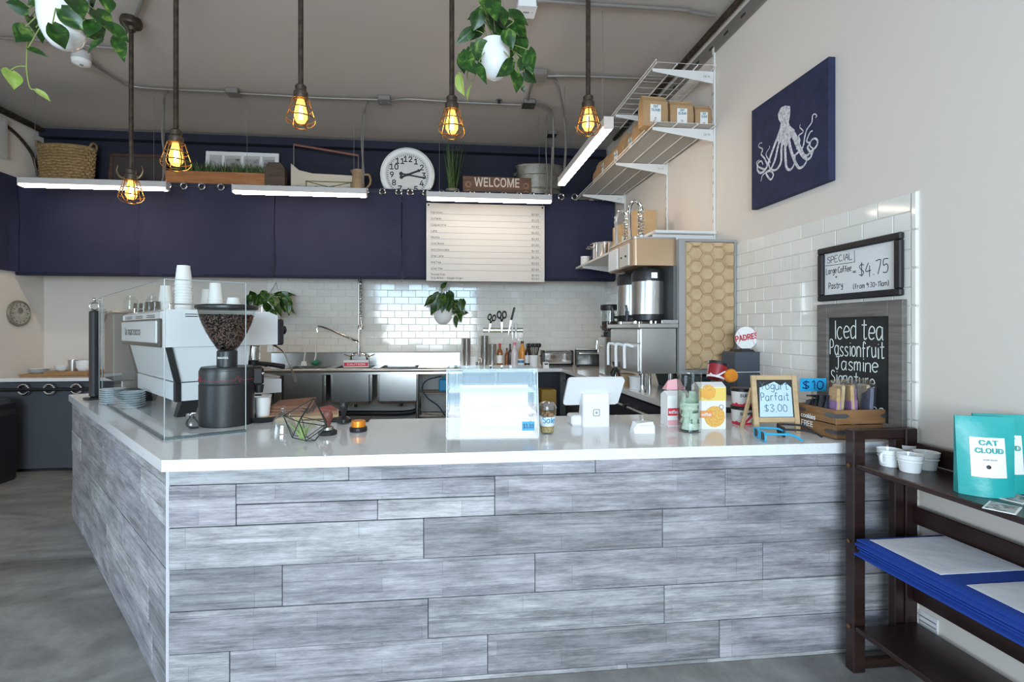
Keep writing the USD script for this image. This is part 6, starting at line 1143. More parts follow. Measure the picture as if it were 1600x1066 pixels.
# galvanised tub
x0, x1 = led_x(806), led_x(880); h = led_z(845, 262) - ZS; r = (x1 - x0) / 2; t = thing('galvanised_tub', 'oval galvanised metal tub behind the welcome sign', 'tub', ((x0 + x1) / 2, YD, ZS)); gv = mat('galvanised_tub_metal', (.38, .37, .33), .38, .75, var=((14, 14, 14), (.27, .25, .21), .35, .65))
part(t, 'tub', lathe([(0, 0), (r * .82, 0), (r * .98, h * .98), (r * .96, h * .98), (r * .80, .015), (0, .015)], 40).apply_scale([1, .45, 1]), gv)
for z, k in ((h, 1.0), (h * .72, .95), (h * .35, .89)): part(t, 'bead', tube([(r * k * math.cos(a), r * k * .45 * math.sin(a), z) for a in np.linspace(0, 2 * np.pi, 41)[:-1]], .010, 6, closed=True), gv)
for s in (-1, 1): part(t, 'handle', tube(spline([(s * r * .96, -.03, h * .8), (s * r * 1.08, -.03, h * .78), (s * r * 1.08, .03, h * .78), (s * r * .96, .03, h * .8)], 4), .007, 6), gv)

# ================================================================ wire shelving on the right wall
XS = 1.46
t = thing('wall_shelving', 'white wall-mounted wire shelving on slotted standards', 'shelving', (XR, 4.3, 2.0)); sw = mat('white_powder_coat', (.72, .71, .69), .45); so = np.array([XR, 4.3, 2.0])
SY = [float(at(p, 300, X=XR)[1]) for p in (1117, 1043, 977)]
for y, z0, z1 in ((SY[0], 2.0, 3.36), (SY[1], 2.0, 3.30), (SY[2], 2.0, 3.2)):
    part(t, 'standard', box(-.014, -.001, y - .013 - 4.3, y + .013 - 4.3, z0 - 2, z1 - 2, .002), sw, smooth=False)
    for k in range(int((z1 - z0) / .09)): part(t, 'slot', box(-.0148, -.0138, y - .003 - 4.3, y + .003 - 4.3, z0 - 2 + .03 + k * .09, z0 - 2 + .055 + k * .09), M['galv'], smooth=False)
def bracket(y, z, x0=XS):
    return prism([(-.014, -.085), (-.014, .0), (x0 - XR, .0), (x0 - XR, -.020)], .004, 'xz', y - 4.3 - .002), z
zA = 2.78; zT = 3.19; zCs = 2.03
for z, ys in ((zA, SY), (zT, SY[:2]), (zCs, SY)):
    for y in ys:
        m, _ = bracket(y, z); part(t, 'bracket', mv(m, 0, 0, z - 2.0), sw, smooth=False)
        part(t, 'bracket_lettering', txt('16 in', .016, (-.09, y - .0045 - 4.3, z - 2.0 - .045), (1, 0, 0), (0, 0, 1), .0006), M['grey_ink'], smooth=False) if z != zCs else None
for z, y0, y1 in ((zA, SY[0] - .06, SY[2] + .25), (zT, SY[0] - .06, SY[1] + .3)):
    for x in (XS, XS + .15, XS + .30, XR - .03): part(t, 'rail', bar((x - XR, y0 - 4.3, z - 2 + .006), (x - XR, y1 - 4.3, z - 2 + .006), .005, 8), sw)
    part(t, 'front_lip', bar((XS - XR, y0 - 4.3, z - 2 + .030), (XS - XR, y1 - 4.3, z - 2 + .030), .0045, 8), sw)
    gp = .030 if z == zA else .09; n = int((y1 - y0) / gp); part(t, 'wire_grid', [tube([(XS - XR, y0 + k * gp - 4.3, z - 2 + .030), (XS - XR, y0 + k * gp - 4.3, z - 2 + .0135), (-.02, y0 + k * gp - 4.3, z - 2 + .0135)], .0015, 4, caps=False) for k in range(n + 1)], sw, kind='stuff')
part(t, 'solid_shelf', box(XS - XR, -.016, SY[0] - .05 - 4.3, SY[2] + .32 - 4.3, zCs - 2 + .001, zCs - 2 + .022, .002), sw, smooth=False)
part(t, 'solid_shelf', box(XS - XR, -.016, SY[0] - .06 - 4.3, SY[2] + .22 - 4.3, zA - 2 + .0088, zA - 2 + .0112, .001), mat('grey_shelf_liner', (.42, .40, .37), .6), smooth=False)
# kraft coffee bags
def kbag(loc, rz, label, w, h, lab=True, d=.075):
    t = thing('kraft_bag', label, 'coffee bag', loc, rz, 'kraft coffee bags on the wire shelf')
    v = [(-w / 2, -d / 2, 0), (w / 2, -d / 2, 0), (w / 2, d / 2, 0), (-w / 2, d / 2, 0), (-w * .51, -d * .52, h * .5), (w * .51, -d * .52, h * .5), (w * .51, d * .52, h * .5), (-w * .51, d * .52, h * .5), (-w * .5, -d * .42, h * .80), (w * .5, -d * .42, h * .80), (-w * .5, d * .42, h * .80), (w * .5, d * .42, h * .80), (-w * .485, -.004, h), (w * .485, -.004, h * .99), (-w * .485, .004, h), (w * .485, .004, h * .99)]
    part(t, 'bag', hull(v), M['kraft'], smooth=False); part(t, 'fold', box(-w * .49, w * .49, -.014, .0, h * .93, h * .985, .003), M['kraft'], smooth=False)
    if lab:
        lz0, lz1 = h * .14, h * .68; yy = lambda z: -(d * (.5 + .04 * z / h)) - .0015; dv = (0, yy(lz1) - yy(lz0), lz1 - lz0)
        part(t, 'label', hull([(-w * .22, yy(lz0), lz0), (w * .22, yy(lz0), lz0), (w * .22, yy(lz1), lz1), (-w * .22, yy(lz1), lz1), (-w * .22, yy(lz0) + .002, lz0), (w * .22, yy(lz1) + .002, lz1)]), M['paper'], smooth=False)
        for s_, f_ in (('CAT', .58), ('CLOUD', .47)): part(t, 'lettering', txt(s_, h * .075, (0, yy(h * f_) - .0012, h * f_), (1, 0, 0), dv, .0010, True, width=w * (.20 if s_ == 'CAT' else .36), mid=True), mat('kraft_teal_print', (.03, .25, .30), .6) if 'kt' not in M else M['kt'])
        part(t, 'emblem', frame_m(ring(.006, .0012, (0, 0, 0), 'z', 14, 5), (0, yy(h * .25) - .001, h * .25), (1, 0, 0), dv), M['ink'])
    return t
M['kt'] = mat('kraft_blue_print', (.03, .20, .26), .6)
zb_ = zA + .0155
kx = [float(at(px, 197, Y=SY[0] + .04)[0]) for px in (1022, 1065, 1101)]; kw = [.185, .170, .125]; kh = [.225, .205, .185]
for k in range(3): kbag((kx[k], SY[0] + .06 + .012 * k, zb_), (4, 0, -3)[k], ['largest kraft coffee bag at the near end of the wire shelf', 'middle kraft coffee bag facing out at the shelf near end', 'smallest kraft coffee bag beside the wall at the shelf near end'][k], kw[k], kh[k])
for k in range(9):
    y = SY[0] + .26 + k * .155; kbag((XS + .075 + .012 * (k % 3), y, zb_), -84 + 7 * ((k * 5) % 3 - 1), f'kraft coffee bag, {ORD[k + 1] if k else "nearest"} from the front in the row along the shelf edge' if k else 'kraft coffee bag nearest the front in the row along the shelf edge', .13, .19 + .02 * (k % 2), lab=(k in (2, 4, 6)))
# pot, roll and boxes on the lower shelf
zlow = zCs + .0225
q = at(938, 392, X=XS + .20); q = (XS + .20, float(at(943, 395, X=XS + .19)[1]), zlow); t = thing('stock_pot', 'shiny stainless stock pot on the lower white shelf', 'pot', q); part(t, 'pot', lathe([(0, 0), (.135, 0), (.14, .006), (.14, .185), (.148, .19), (.148, .194), (.136, .192), (.135, .008), (0, .008)], 44), M['chrome'])
for s in (-1, 1): part(t, 'handle', tube(spline([(s * .13, -.05, .15), (s * .185, -.045, .155), (s * .185, .045, .155), (s * .13, .05, .15)], 4), .008, 8), M['chrome'])
q = (XS + .09, SY[2] + .22, zlow); t = thing('paper_roll', 'white paper roll at the far end of the lower shelf', 'roll', q); part(t, 'roll', lathe([(.02, 0), (.05, 0), (.05, .11), (.02, .11), (.02, 0)], 28), M['white_matte']); part(t, 'core', lathe([(.016, .001), (.02, .001), (.02, .109), (.016, .109)], 20), M['kraft'])
cb2 = mat('cardboard', (.50, .33, .17), .7, var=((6, 6, 6), (.42, .27, .13), .35, .65))
for k, (px, w, h, dpt, lab) in enumerate(((970, .16, .24, .20, 'cardboard box with a printed label next to the stock pot'), (987, .18, .30, .22, 'taller cardboard box behind the chrome taps'))):
    y = float(at(px, 380, X=XS + .13)[1]); t = thing('cardboard_box', lab, 'box', (XS + .17 + .04 * k, y, zlow)); part(t, 'box', box(-w / 2, w / 2, -dpt / 2, dpt / 2, 0, h, .002), cb2, smooth=False); part(t, 'tape', box(-w / 2 - .0005, w / 2 + .0005, -.025, .025, h - .04, h + .0006), mat(f'packing_tape_{k}', (.58, .42, .24), .3), smooth=False)
    if k == 0: part(t, 'print', box(-w / 2 + .01, w / 2 - .04, -dpt / 2 - .001, -dpt / 2, .03, .13), mat('pale_print', (.68, .66, .50), .6), smooth=False); part(t, 'orange_print', box(-w / 2 + .03, w / 2 - .05, -dpt / 2 - .001, -dpt / 2, .15, .21), mat('orange_print', (.75, .33, .12), .6), smooth=False)

# ================================================================ brewer with the honeycomb side panel
gy = mat('warm_grey_metal', (.36, .355, .345), .45, .3); t = thing('coffee_brewer', 'tall grey coffee brewer with a tan honeycomb side panel', 'brewer', (1.72, 3.06, ZK)); bo = np.array([1.72, 3.06, ZK])
L2 = lambda m: mv(m, *-bo)
bx0, bx1, bz0, bz1 = 1.515, 1.905, 1.075, 1.950
part(t, 'cabinet', L2(box(bx0, bx1, 3.07, 3.62, bz0, bz1, .004)), gy, smooth=False)
part(t, 'side_frame', L2(cat_([box(bx0, bx1, 3.055, 3.069, bz1 - .018, bz1), box(bx0, bx1, 3.055, 3.069, bz0, bz0 + .028), box(bx0, bx0 + .042, 3.055, 3.069, bz0 + .028, bz1 - .018), box(bx1 - .012, bx1, 3.055, 3.069, bz0 + .028, bz1 - .018)])), gy, smooth=False)
hx0, hx1, hz0, hz1 = bx0 + .043, bx1 - .013, bz0 + .030, bz1 - .020
hm = mat('tan_panel', (.56, .40, .235), .55, var=((7, 7, 7), (.48, .33, .18), .35, .65)); part(t, 'panel_back', L2(box(hx0, hx1, 3.060, 3.068, hz0, hz1)), hm, smooth=False)
rr = .051; frm = Polygon([(hx0, hz0), (hx1, hz0), (hx1, hz1), (hx0, hz1)])
R6 = np.random.RandomState(2); row = 0; xx = hx0 - .005
while xx < hx1 + rr:
    zz = hz0 + (rr * math.sqrt(3) / 2 if row % 2 else 0)
    while zz < hz1 + rr:
        hexa = Polygon([(xx + rr * math.cos(k * math.pi / 3), zz + rr * math.sin(k * math.pi / 3)) for k in range(6)]).intersection(frm)
        if not hexa.is_empty and hexa.area > 2e-4:
            o_ = np.array(hexa.exterior.coords)[:-1]; c2 = hexa.centroid; n = len(o_); inn_ = (o_ - [c2.x, c2.y]) * .74 + [c2.x, c2.y]; tl2 = R6.uniform(-.06, .06, 2); dd = .011 + R6.uniform(0, .006)
            v = np.vstack([np.c_[o_[:, 0], np.full(n, 3.0600), o_[:, 1]], np.c_[inn_[:, 0], 3.0600 - dd + (inn_ - [c2.x, c2.y]) @ tl2, inn_[:, 1]]]); part(t, 'hexagon', L2(hull(np.vstack([v, v[:n] + [0, .002, 0]]))), hm, smooth=False)
        zz += rr * math.sqrt(3)
    xx += rr * 1.5; row += 1
for x in (bx0 + .03, bx1 - .04):
    for y in (3.10, 3.58): part(t, 'leg', L2(cyl(.012, ZK, bz0, 12, (x, y, 0))), M['chrome'])
tan = mat('copper_tan_metal', (.50, .33, .20), .32, .35)
part(t, 'brew_head', L2(prism(rrect(1.225, bx0 + .01, 3.10, 3.58, .03), .175, 'xy', 1.78)), tan, smooth=25)
part(t, 'head_lid', L2(prism(rrect(1.22, bx0 + .012, 3.095, 3.585, .03), .010, 'xy', 1.955)), M['steel'], smooth=25)
for y in (3.22, 3.48):
    part(t, 'tap_pipe', L2(tube(spline([(1.255, y, 1.955), (1.250, y, 2.08), (1.252, y, 2.18), (1.285, y, 2.225), (1.325, y, 2.20), (1.33, y, 2.16)], 6), .012, 10)), M['chrome'])
    a = np.linspace(0, 9 * 2 * np.pi, 160); part(t, 'coil', L2(tube(np.stack([1.33 + .018 * np.cos(a), y + .018 * np.sin(a), np.linspace(1.99, 2.17, 160)], 1), .0055, 6)), M['chrome'])
    part(t, 'sight_glass', L2(cyl(.013, 1.957, 2.0, 14, (1.33, y, 0))), M['white'])
    part(t, 'spray_nozzle', L2(lathe([(0, 1.735), (.03, 1.735), (.045, 1.78), (0, 1.78)], 20, (1.36, y, 0))), M['black'])
part(t, 'control_panel', L2(box(1.212, 1.226, 3.15, 3.31, 1.785, 1.93, .003)), mat('cream_panel', (.66, .62, .54), .4), smooth=False); part(t, 'control_panel', L2(box(1.212, 1.226, 3.36, 3.54, 1.785, 1.93, .003)), M['white'], smooth=False)
for y in (3.19, 3.27): part(t, 'button', L2(ball(.007, (1.211, y, 1.85))), M['black'])
part(t, 'back_plate', L2(box(1.495, bx0, 3.09, 3.60, 1.40, 1.78, .002)), mat('dark_grey_plate', (.12, .12, .12), .5), smooth=False)
# stand with taps under the airpots
t = thing('brewer_stand', 'low stainless tap cabinet on legs under the airpots', 'cabinet', (1.385, 3.06, ZK)); so2 = np.array([1.385, 3.06, ZK]); L3 = lambda m: mv(m, *-so2)
part(t, 'cabinet', L3(box(1.268, 1.505, 3.07, 3.64, 1.078, 1.372, .004)), M['steel'], smooth=False); part(t, 'top', L3(box(1.245, 1.510, 3.05, 3.66, 1.373, 1.402, .004)), M['steel'], smooth=False); part(t, 'rear_lip', L3(box(1.40, 1.508, 3.052, 3.06, 1.402, 1.425)), M['steel'], smooth=False)
part(t, 'front_door', L3(box(1.258, 1.267, 3.10, 3.62, 1.09, 1.27, .003)), M['steel'], smooth=False); part(t, 'front_door', L3(box(1.258, 1.267, 3.10, 3.62, 1.275, 1.365, .003)), M['steel'], smooth=False)
for k, y in enumerate((3.18, 3.34, 3.50)):
    part(t, 'tap', L3(tube(spline([(1.258, y, 1.25), (1.215, y, 1.262), (1.195, y - .01, 1.25), (1.180, y - .05, 1.16), (1.175, y - .065, 1.11)], 5), .010, 10)), M['white'])
for x in (1.29, 1.48):
    for y in (3.10, 3.60): part(t, 'leg', L3(lathe([(0, ZK), (.022, ZK), (.016, ZK + .02), (.014, ZK + .05), (.014, 1.078), (0, 1.078)], 14, (x, y, 0))), M['chrome'])
def airpot(x, y, lab, r=.105):
    t = thing('airpot', lab, 'coffee server', (x, y, 1.4025)); h = .365
    part(t, 'base', lathe([(0, .02), (r * .98, .02), (r * 1.01, .026), (r * 1.01, .058), (r, .062), (0, .062)], 40), M['black']); part(t, 'body', lathe([(0, .062), (r, .062), (r, h - .085), (0, h - .085)], 48), M['steel'])
    part(t, 'lid', lathe([(0, h - .085), (r * 1.01, h - .085), (r * 1.01, h - .03), (r * .9, h - .004), (.04, h), (0, h)], 40), M['black']); part(t, 'spigot', cat_([bar((-r, 0, .05), (-r - .035, 0, .05), .009, 8), cyl(.012, .02, .085, 12, (-r - .038, 0, 0)), bar((-r - .038, 0, .085), (-r - .045, 0, .125), .008, 8)]), M['black'])
    for k in range(3): part(t, 'foot', cyl(.010, 0, .022, 10, (r * .75 * math.cos(k * 2.1 + .4), r * .75 * math.sin(k * 2.1 + .4), 0)), M['chrome'])
    part(t, 'gauge_strip', lathe([(r, .07), (r + .004, .072), (r + .004, h - .04), (r, h - .038)], 40) if False else box(-.022, .022, -r - .005, -r + .004, h - .07, h - .03, .002), M['chrome'], smooth=False)
airpot(1.375, 3.22, 'stainless coffee server with black lid, nearest under the brewer'); airpot(1.375, 3.50, 'stainless coffee server behind the nearest one under the brewer')
# grinders and small things beyond the stand
def hopper(x, y, lab, z0=ZK, s=1.0):
    t = thing('hopper_grinder', lab, 'grinder', (x, y, z0)); part(t, 'body', box(-.075 * s, .075 * s, -.09 * s, .09 * s, .0, .34 * s, .012), M['steel'], smooth=False); part(t, 'collar', cyl(.06 * s, .34 * s, .385 * s, 24, b=.004), M['black']); part(t, 'hopper', lathe([(.05 * s, .385 * s), (.078 * s, .41 * s), (.082 * s, .58 * s), (.079 * s, .58 * s), (.075 * s, .412 * s), (.047 * s, .387 * s)], 28), M['glass']); part(t, 'beans', lathe([(0, .387 * s), (.046 * s, .388 * s), (.073 * s, .414 * s), (.075 * s, .48 * s), (0, .485 * s)], 24), bm); part(t, 'lid', cyl(.085 * s, .58 * s, .63 * s, 28, b=.006), M['black']); part(t, 'knob', cat_([bar((-.075 * s, 0, .25 * s), (-.12 * s, 0, .25 * s), .012 * s, 10), cyl(.018 * s, .23 * s, .31 * s, 14, (-.12 * s, 0, 0))]), M['chrome'])
hopper(float(at(953, 500, Y=4.35)[0]), 4.35, 'chrome hopper grinder just beyond the tap cabinet'); hopper(float(at(947, 500, Y=5.0)[0]) + .02, 5.05, 'second hopper grinder farther back in the tiled corner', s=.72)
t = thing('pitcher_rinser', 'white plastic tub under the tap cabinet', 'tub', (1.34, 3.30, ZK)); part(t, 'tub', lathe([(0, 0), (.055, 0), (.06, .08), (.057, .08), (.052, .005), (0, .005)], 24), M['white_gloss']); part(t, 'rim', ring(.061, .004, (0, 0, .08), 'z', 26, 6), M['white_gloss'])
single('power_cord', tube(spline([at(958, 566, Y=3.5), at(968, 590, Y=3.42), at(956, 600, Y=3.38), at(962, 575, Y=3.42), at(955, 584, Y=3.46), at(966, 596, Y=3.42)], 8), .008, 8), M['black'], 'black cord looping down in front of the tap cabinet', 'cord')
t = thing('bus_tub', 'dark tray standing on the right-hand worktop under the brewer', 'tray', (1.68, 3.34, ZK)); part(t, 'tray', hull([(-.10, -.16, 0), (.10, -.16, 0), (.10, .16, 0), (-.10, .16, 0), (-.12, -.18, .09), (.12, -.18, .09), (.12, .18, .09), (-.12, .18, .09)]), mat('dark_teal_plastic', (.03, .05, .05), .5), smooth=False); part(t, 'rim', box(-.125, .125, -.185, .185, .09, .098, .003), M['black'], smooth=False)
t = thing('supply_box', 'small kraft box beside the tub under the tap cabinet', 'box', (1.33, 3.50, ZK)); part(t, 'box', box(-.05, .05, -.05, .05, 0, .085, .002), cb2, smooth=False); part(t, 'tape', box(-.0505, .0505, -.012, .012, .08, .0856), M['led_body'], smooth=False)

# ================================================================ back worktop: toasters, bottles, cups, knives
def bk(px, y=5.42): return (float(at(px, 565, Y=y)[0]), y, ZK)
def toaster(px, w, h, lab, rz):
    t = thing('toaster', lab, 'toaster', bk(px, 5.40), rz); pr_ = rrect(-.085, .085, .02, h, .035)
    part(t, 'body', prism(pr_, w - .05, 'yz', -w / 2 + .025), M['chrome'], smooth=30)
    for s in (-1, 1): part(t, 'end_panel', prism(rrect(-.088, .088, .018, h + .004, .036), .026, 'yz', -w / 2 if s < 0 else w / 2 - .026), M['black'], smooth=30)
    part(t, 'base', box(-w / 2 + .01, w / 2 - .01, -.082, .082, 0, .022, .004), M['black'], smooth=False)
    for y in (-.035, .035): part(t, 'slot', box(-w / 2 + .05, w / 2 - .05, y - .014, y + .014, h - .006, h + .0008), M['black_matte'], smooth=False)
    part(t, 'lever', box(-w / 2 - .022, -w / 2, -.02, .02, h * .62, h * .7, .004), M['black'], smooth=False); return t
toaster(870, .34, .175, 'long chrome toaster, left of two on the back worktop', -4)
t = thing('toaster_oven', 'small dark toaster oven, right of the chrome toaster', 'toaster', bk(920, 5.34), -14)
part(t, 'body', box(-.15, .15, -.12, .12, .012, .19, .012), M['black'], smooth=False); part(t, 'door', box(-.13, .13, -.128, -.121, .03, .145, .004), mat('dark_door_glass', (.03, .035, .03), .08), smooth=False); part(t, 'handle', bar((-.11, -.14, .150), (.11, -.14, .150), .007, 8), M['chrome']); part(t, 'top_plate', box(-.14, .14, -.11, .11, .19, .196, .002), M['steel'], smooth=False)
for x in (-.12, .12): part(t, 'foot', box(x - .012, x + .012, -.1, .1, 0, .012), M['rubber'], smooth=False)
t = thing('egg_timer', 'small white box-shaped timer before the chrome toaster', 'timer', bk(853, 5.22)); part(t, 'case', hull([(-.03, -.02, 0), (.03, -.02, 0), (.03, .03, 0), (-.03, .03, 0), (-.03, .0, .055), (.03, .0, .055), (.03, .03, .06), (-.03, .03, .06)]), M['white'], smooth=False); part(t, 'display', box(-.018, .018, -.0135, -.0095, .034, .046), M['ink'], smooth=False)
def bottle(px, h, r, glass, cap, lab, label_m=None, y=5.45, s=0):
    t = thing('syrup_bottle', lab, 'bottle', bk(px, y)); part(t, 'bottle', lathe([(0, 0), (r * .95, 0), (r, .006), (r, h * .58), (r * .8, h * .68), (r * .38, h * .78), (r * .36, h * .92), (0, h * .92)], 22), glass); part(t, 'cap', cyl(r * .42, h * .9, h, 14, b=.003), cap)
    if label_m: part(t, 'label', lathe([(r * 1.012, h * .14), (r * 1.02, h * .15), (r * 1.02, h * .48), (r * 1.012, h * .49)], 22), label_m)
    return t
amb = mat('amber_syrup', (.30, .10, .03), .1); dkg = mat('dark_syrup', (.05, .035, .03), .12); pnk = mat('pink_bottle', (.72, .12, .32), .3); clrb = mat('pale_bottle', (.66, .60, .62), .2); orb = mat('orange_bottle', (.72, .30, .06), .3); blt = mat('blue_label', (.03, .22, .50), .4)
bottle(781, .255, .034, amb, rd, 'amber syrup bottle with a red cap and white label', cw_); bottle(792, .20, .026, amb, M['black'], 'small amber bottle right of the red-capped one', None, 5.50); bottle(797, .25, .024, dkg, M['black'], 'slim dark bottle between amber and pink bottles', None, 5.42)
bottle(804, .265, .040, clrb, pnk, 'pale bottle with a bright pink cap', None, 5.38); bottle(816, .28, .040, orb, dkg, 'orange bottle with a dark cap behind the blue jar', None, 5.50); bottle(824, .25, .030, dkg, M['black'], 'dark bottle with a pale label left of the utensil pot', cw_, 5.46)
t = thing('jar', 'small jar with a blue label in front of the orange bottle', 'jar', bk(814, 5.26)); part(t, 'jar', lathe([(0, 0), (.034, 0), (.035, .004), (.035, .075), (0, .078)], 22), blt); part(t, 'lid', cyl(.032, .076, .092, 20, b=.003), M['white']); part(t, 'band', lathe([(.0352, .03), (.036, .032), (.036, .05), (.0352, .052)], 22), cw_)
t = thing('utensil_pot', 'white pot bristling with black utensils left of the toaster', 'pot', bk(834, 5.34)); part(t, 'pot', lathe([(0, 0), (.042, 0), (.050, .13), (.046, .13), (.038, .006), (0, .006)], 24), M['white_gloss'])
for k in range(8): a = k * .8; part(t, 'utensil', cat_([bar((.02 * math.cos(a), .02 * math.sin(a), .05), (.06 * math.cos(a), .045 * math.sin(a), .22), .005, 6), ball(.022, (.065 * math.cos(a), .05 * math.sin(a), .235), (.8, .4, 1.1), 1)]), M['black'])
sst = lathe([(0, 0), (.032, 0), (.045, .155), (.047, .158), (.043, .155), (.030, .004), (0, .004)], 26)
for px, n, y, lab in ((729, 6, 5.50, 'left pile of shaker tins'), (757, 7, 5.52, 'tallest pile of shaker tins'), (769, 4, 5.44, 'right-hand pile of shaker tins')):
    b_ = bk(px, y)
    for k in range(n):
        l_ = f'steel shaker tin, {nth(n - 1 - k, n)} of the {lab}'
        if px == 729 and k == 0: tin = single('shaker_tin', sst, M['steel'], l_, 'tin', 'piled shaker tins', loc=b_)
        else: dup(tin, (b_[0], b_[1], ZK + .030 * k), label=l_, group='piled shaker tins')
def jug(px, y, lab, m, h=.10):
    t = thing('glass_mug', lab, 'mug', bk(px, y), 0); part(t, 'cup', lathe([(0, 0), (.042, 0), (.046, h), (.043, h), (.039, .008), (0, .008)], 24), m); part(t, 'handle', tube(spline([(.044, 0, h * .85), (.075, 0, h * .8), (.072, 0, h * .3), (.042, 0, h * .2)], 4), .006, 8), m)
jug(741, 5.36, 'pale mug with a dark handle before the left shaker pile', M['white_gloss'], .115); single('measuring_cup', lathe([(0, 0), (.03, 0), (.034, .06), (.032, .06), (.028, .004), (0, .004)], 20), M['steel'], 'small steel measure left of the tallest shaker pile', 'cup', loc=bk(748, 5.30))
# knife strip
ks = at(786, 516, Y=YB - .02); t = thing('knife_strip', 'two-rail magnetic knife strip on the back tiles', 'knife strip', (ks[0], YB - .0105, ks[2])); kw_ = float(at(818, 516, Y=YB - .02)[0] - at(756, 516, Y=YB - .02)[0])
for z in (-.018, .018): part(t, 'rail', box(-kw_ / 2, kw_ / 2, -.016, -.001, z - .008, z + .008, .002), mat(f'olive_rail_{z > 0}', (.16, .14, .07), .4, .4), smooth=False)
part(t, 'plate', box(-kw_ / 2, kw_ / 2, -.012, -.001, -.009, .009), M['steel'], smooth=False)
def sciss(px, py, lab, sc, tlt):
    q = at(px, py, Y=YB - .035); t = thing('scissors', lab, 'scissors', (q[0], YB - .038, q[2]), ry=tlt)
    for s in (-1, 1): part(t, 'handle', cat_([rot(ring(.030 * sc, .008 * sc, (0, 0, 0), 'y', 20, 8), s * 18, 'y').apply_scale([.75, 1, 1.25]).apply_translation((s * .030 * sc, 0, .06 * sc)), bar((s * .018 * sc, 0, .03 * sc), (0, 0, -.02 * sc), .007 * sc, 8)]), M['black']); part(t, 'blade', prism([(s * .002, -.02 * sc), (s * .016 * sc, -.03 * sc), (s * .004, -.15 * sc), (0, -.15 * sc)], .003, 'xz', -.002 if s < 0 else .002), M['steel'], smooth=False)
sciss(767, 503, 'black scissors, left pair on the knife strip', .85, 12); sciss(784, 500, 'black scissors with long blades, right pair on the strip', 1.0, 0)
for k, (px, py, hl_, col, tlt, lab) in enumerate(((799, 500, .15, 'black', 14, 'knife with a black handle on the knife strip'), (800.5, 515, .07, 'white', 0, 'small white-handled knife, left one on the strip'), (806, 515, .08, 'white', 0, 'small white-handled knife, right one on the strip'))):
    q = at(px, py, Y=YB - .035); t = thing('knife', lab, 'knife', (q[0], YB - .034, q[2]), ry=tlt)
    if k == 0: part(t, 'handle', box(-.011, .011, -.007, .007, .0, hl_, .005), M[col], smooth=False); part(t, 'blade', prism([(-.018, -.002), (.014, -.002), (.012, -.14), (.002, -.19)], .003, 'xz', -.0015), M['steel'], smooth=False)
    else: part(t, 'handle', box(-.012, .012, -.007, .007, -.03, hl_, .005), M[col], smooth=False); part(t, 'blade', prism([(-.010, -.03), (.009, -.03), (.006, -.10), (.0, -.12)], .003, 'xz', -.0015), M['steel'], smooth=False)
# brushes and cup by the sink
q = (float(at(470, 550, Y=5.5)[0]), 5.62, zr + .001); single('scrub_brush', cat_([bar((0, 0, .05), (.02, .03, .26), .008, 8), hull([(-.03, -.02, 0), (.03, -.02, 0), (.03, .02, 0), (-.03, .02, 0), (-.02, -.01, .05), (.02, .01, .05)])]), M['white'], 'white long-handled scrub brush leaning on the sink backsplash', 'brush', loc=q)
q = (float(at(489, 550, Y=5.5)[0]), 5.60, zr + .001); t = thing('scrub_brush', 'green and white scrub brush on the sink deck', 'brush', q); part(t, 'head', ball(.034, (0, 0, .03), (1.2, .8, .85)), mat('brush_green', (.01, .22, .10), .6)); part(t, 'handle', tube(spline([(-.01, 0, .05), (.005, .0, .12), (-.005, .015, .2), (.0, .02, .26)], 4), .008, 8), M['white'])
q = (float(at(560, 572, Y=5.3)[0]), 5.20, zr + .001); t = thing('safety_sign', 'small red and white notice standing on the sink rim', 'sign', (q[0], 5.16, zr + .012)); part(t, 'plate', box(-.125, .125, -.003, .003, 0, .075, .001), cw_, smooth=False); part(t, 'red_band', box(-.12, .12, -.0042, -.003, .012, .05), rd, smooth=False); part(t, 'lettering', txt('CAUTION', .020, (0, -.0044, .022), (1, 0, 0), (0, 0, 1), .0006, True, width=.18, mid=True), cw_)
# dark boxes beneath the back worktop
for k, (px, py, w, h, m, lab) in enumerate(((846, 640, .14, .44, M['black'], 'black speaker-like box under the back worktop corner'), (858, 640, .16, .28, mat('mustard_bag', (.50, .30, .06), .6), 'mustard yellow package on the black crate under the worktop'))):
    q = at(px, 600, Y=5.06 - .02 * k); t = thing(['storage_box', 'yellow_package'][k], lab, 'box', (float(q[0]) + .02, 5.25, [0.0, .46][k])); part(t, 'body', box(-w / 2, w / 2, -.12, .12, 0, h if k == 0 else .27, .006), m, smooth=False); part(t, 'label', box(-w / 2 + .02, w / 2 - .03, -.1215, -.12, h * .2, h * .5), cw_ if k else M['grey_ink'], smooth=False)

# ================================================================ trailing pothos plants
def leaf_mat():
    n = {'tc': ('geometry', {}), 'm1': ('mapping', {'scale': (24, 24, 24)}), 'n1': ('noise_texture', {'scale': 1., 'detail': 3., 'distortion': .8}), 'r': ('rgb_ramp', {'ramp': [(.46, (.018, .062, .010)), (.58, (.035, .115, .016)), (.68, (.16, .26, .04)), (.80, (.36, .44, .12))]}),
         'p': ('principled_bsdf', {'roughness': .30}), 't': ('translucent_bsdf', {}), 'm': ('mix_closure', {'fac': .25})}
    return usdkit.material(stage, '/World/Looks/pothos_leaf', n, [('tc.position', 'm1.vector'), ('m1.vector', 'n1.vector'), ('n1.fac', 'r.fac'), ('r.color', 'p.base_color'), ('r.color', 't.color'), ('p.BSDF', 'm.closure1'), ('t.BSDF', 'm.closure2')], surface='m.closure')
M['leaf'] = leaf_mat(); M['leaf_light'] = mat('young_leaf', (.30, .46, .08), .35, var=((20, 20, 20), (.48, .58, .20), .4, .65)); M['stem'] = mat('pothos_stem', (.22, .27, .07), .5)
LS = np.linspace(0, 1, 11); LW = np.array([.30, .70, .92, 1.0, .98, .90, .76, .58, .38, .18, .0])
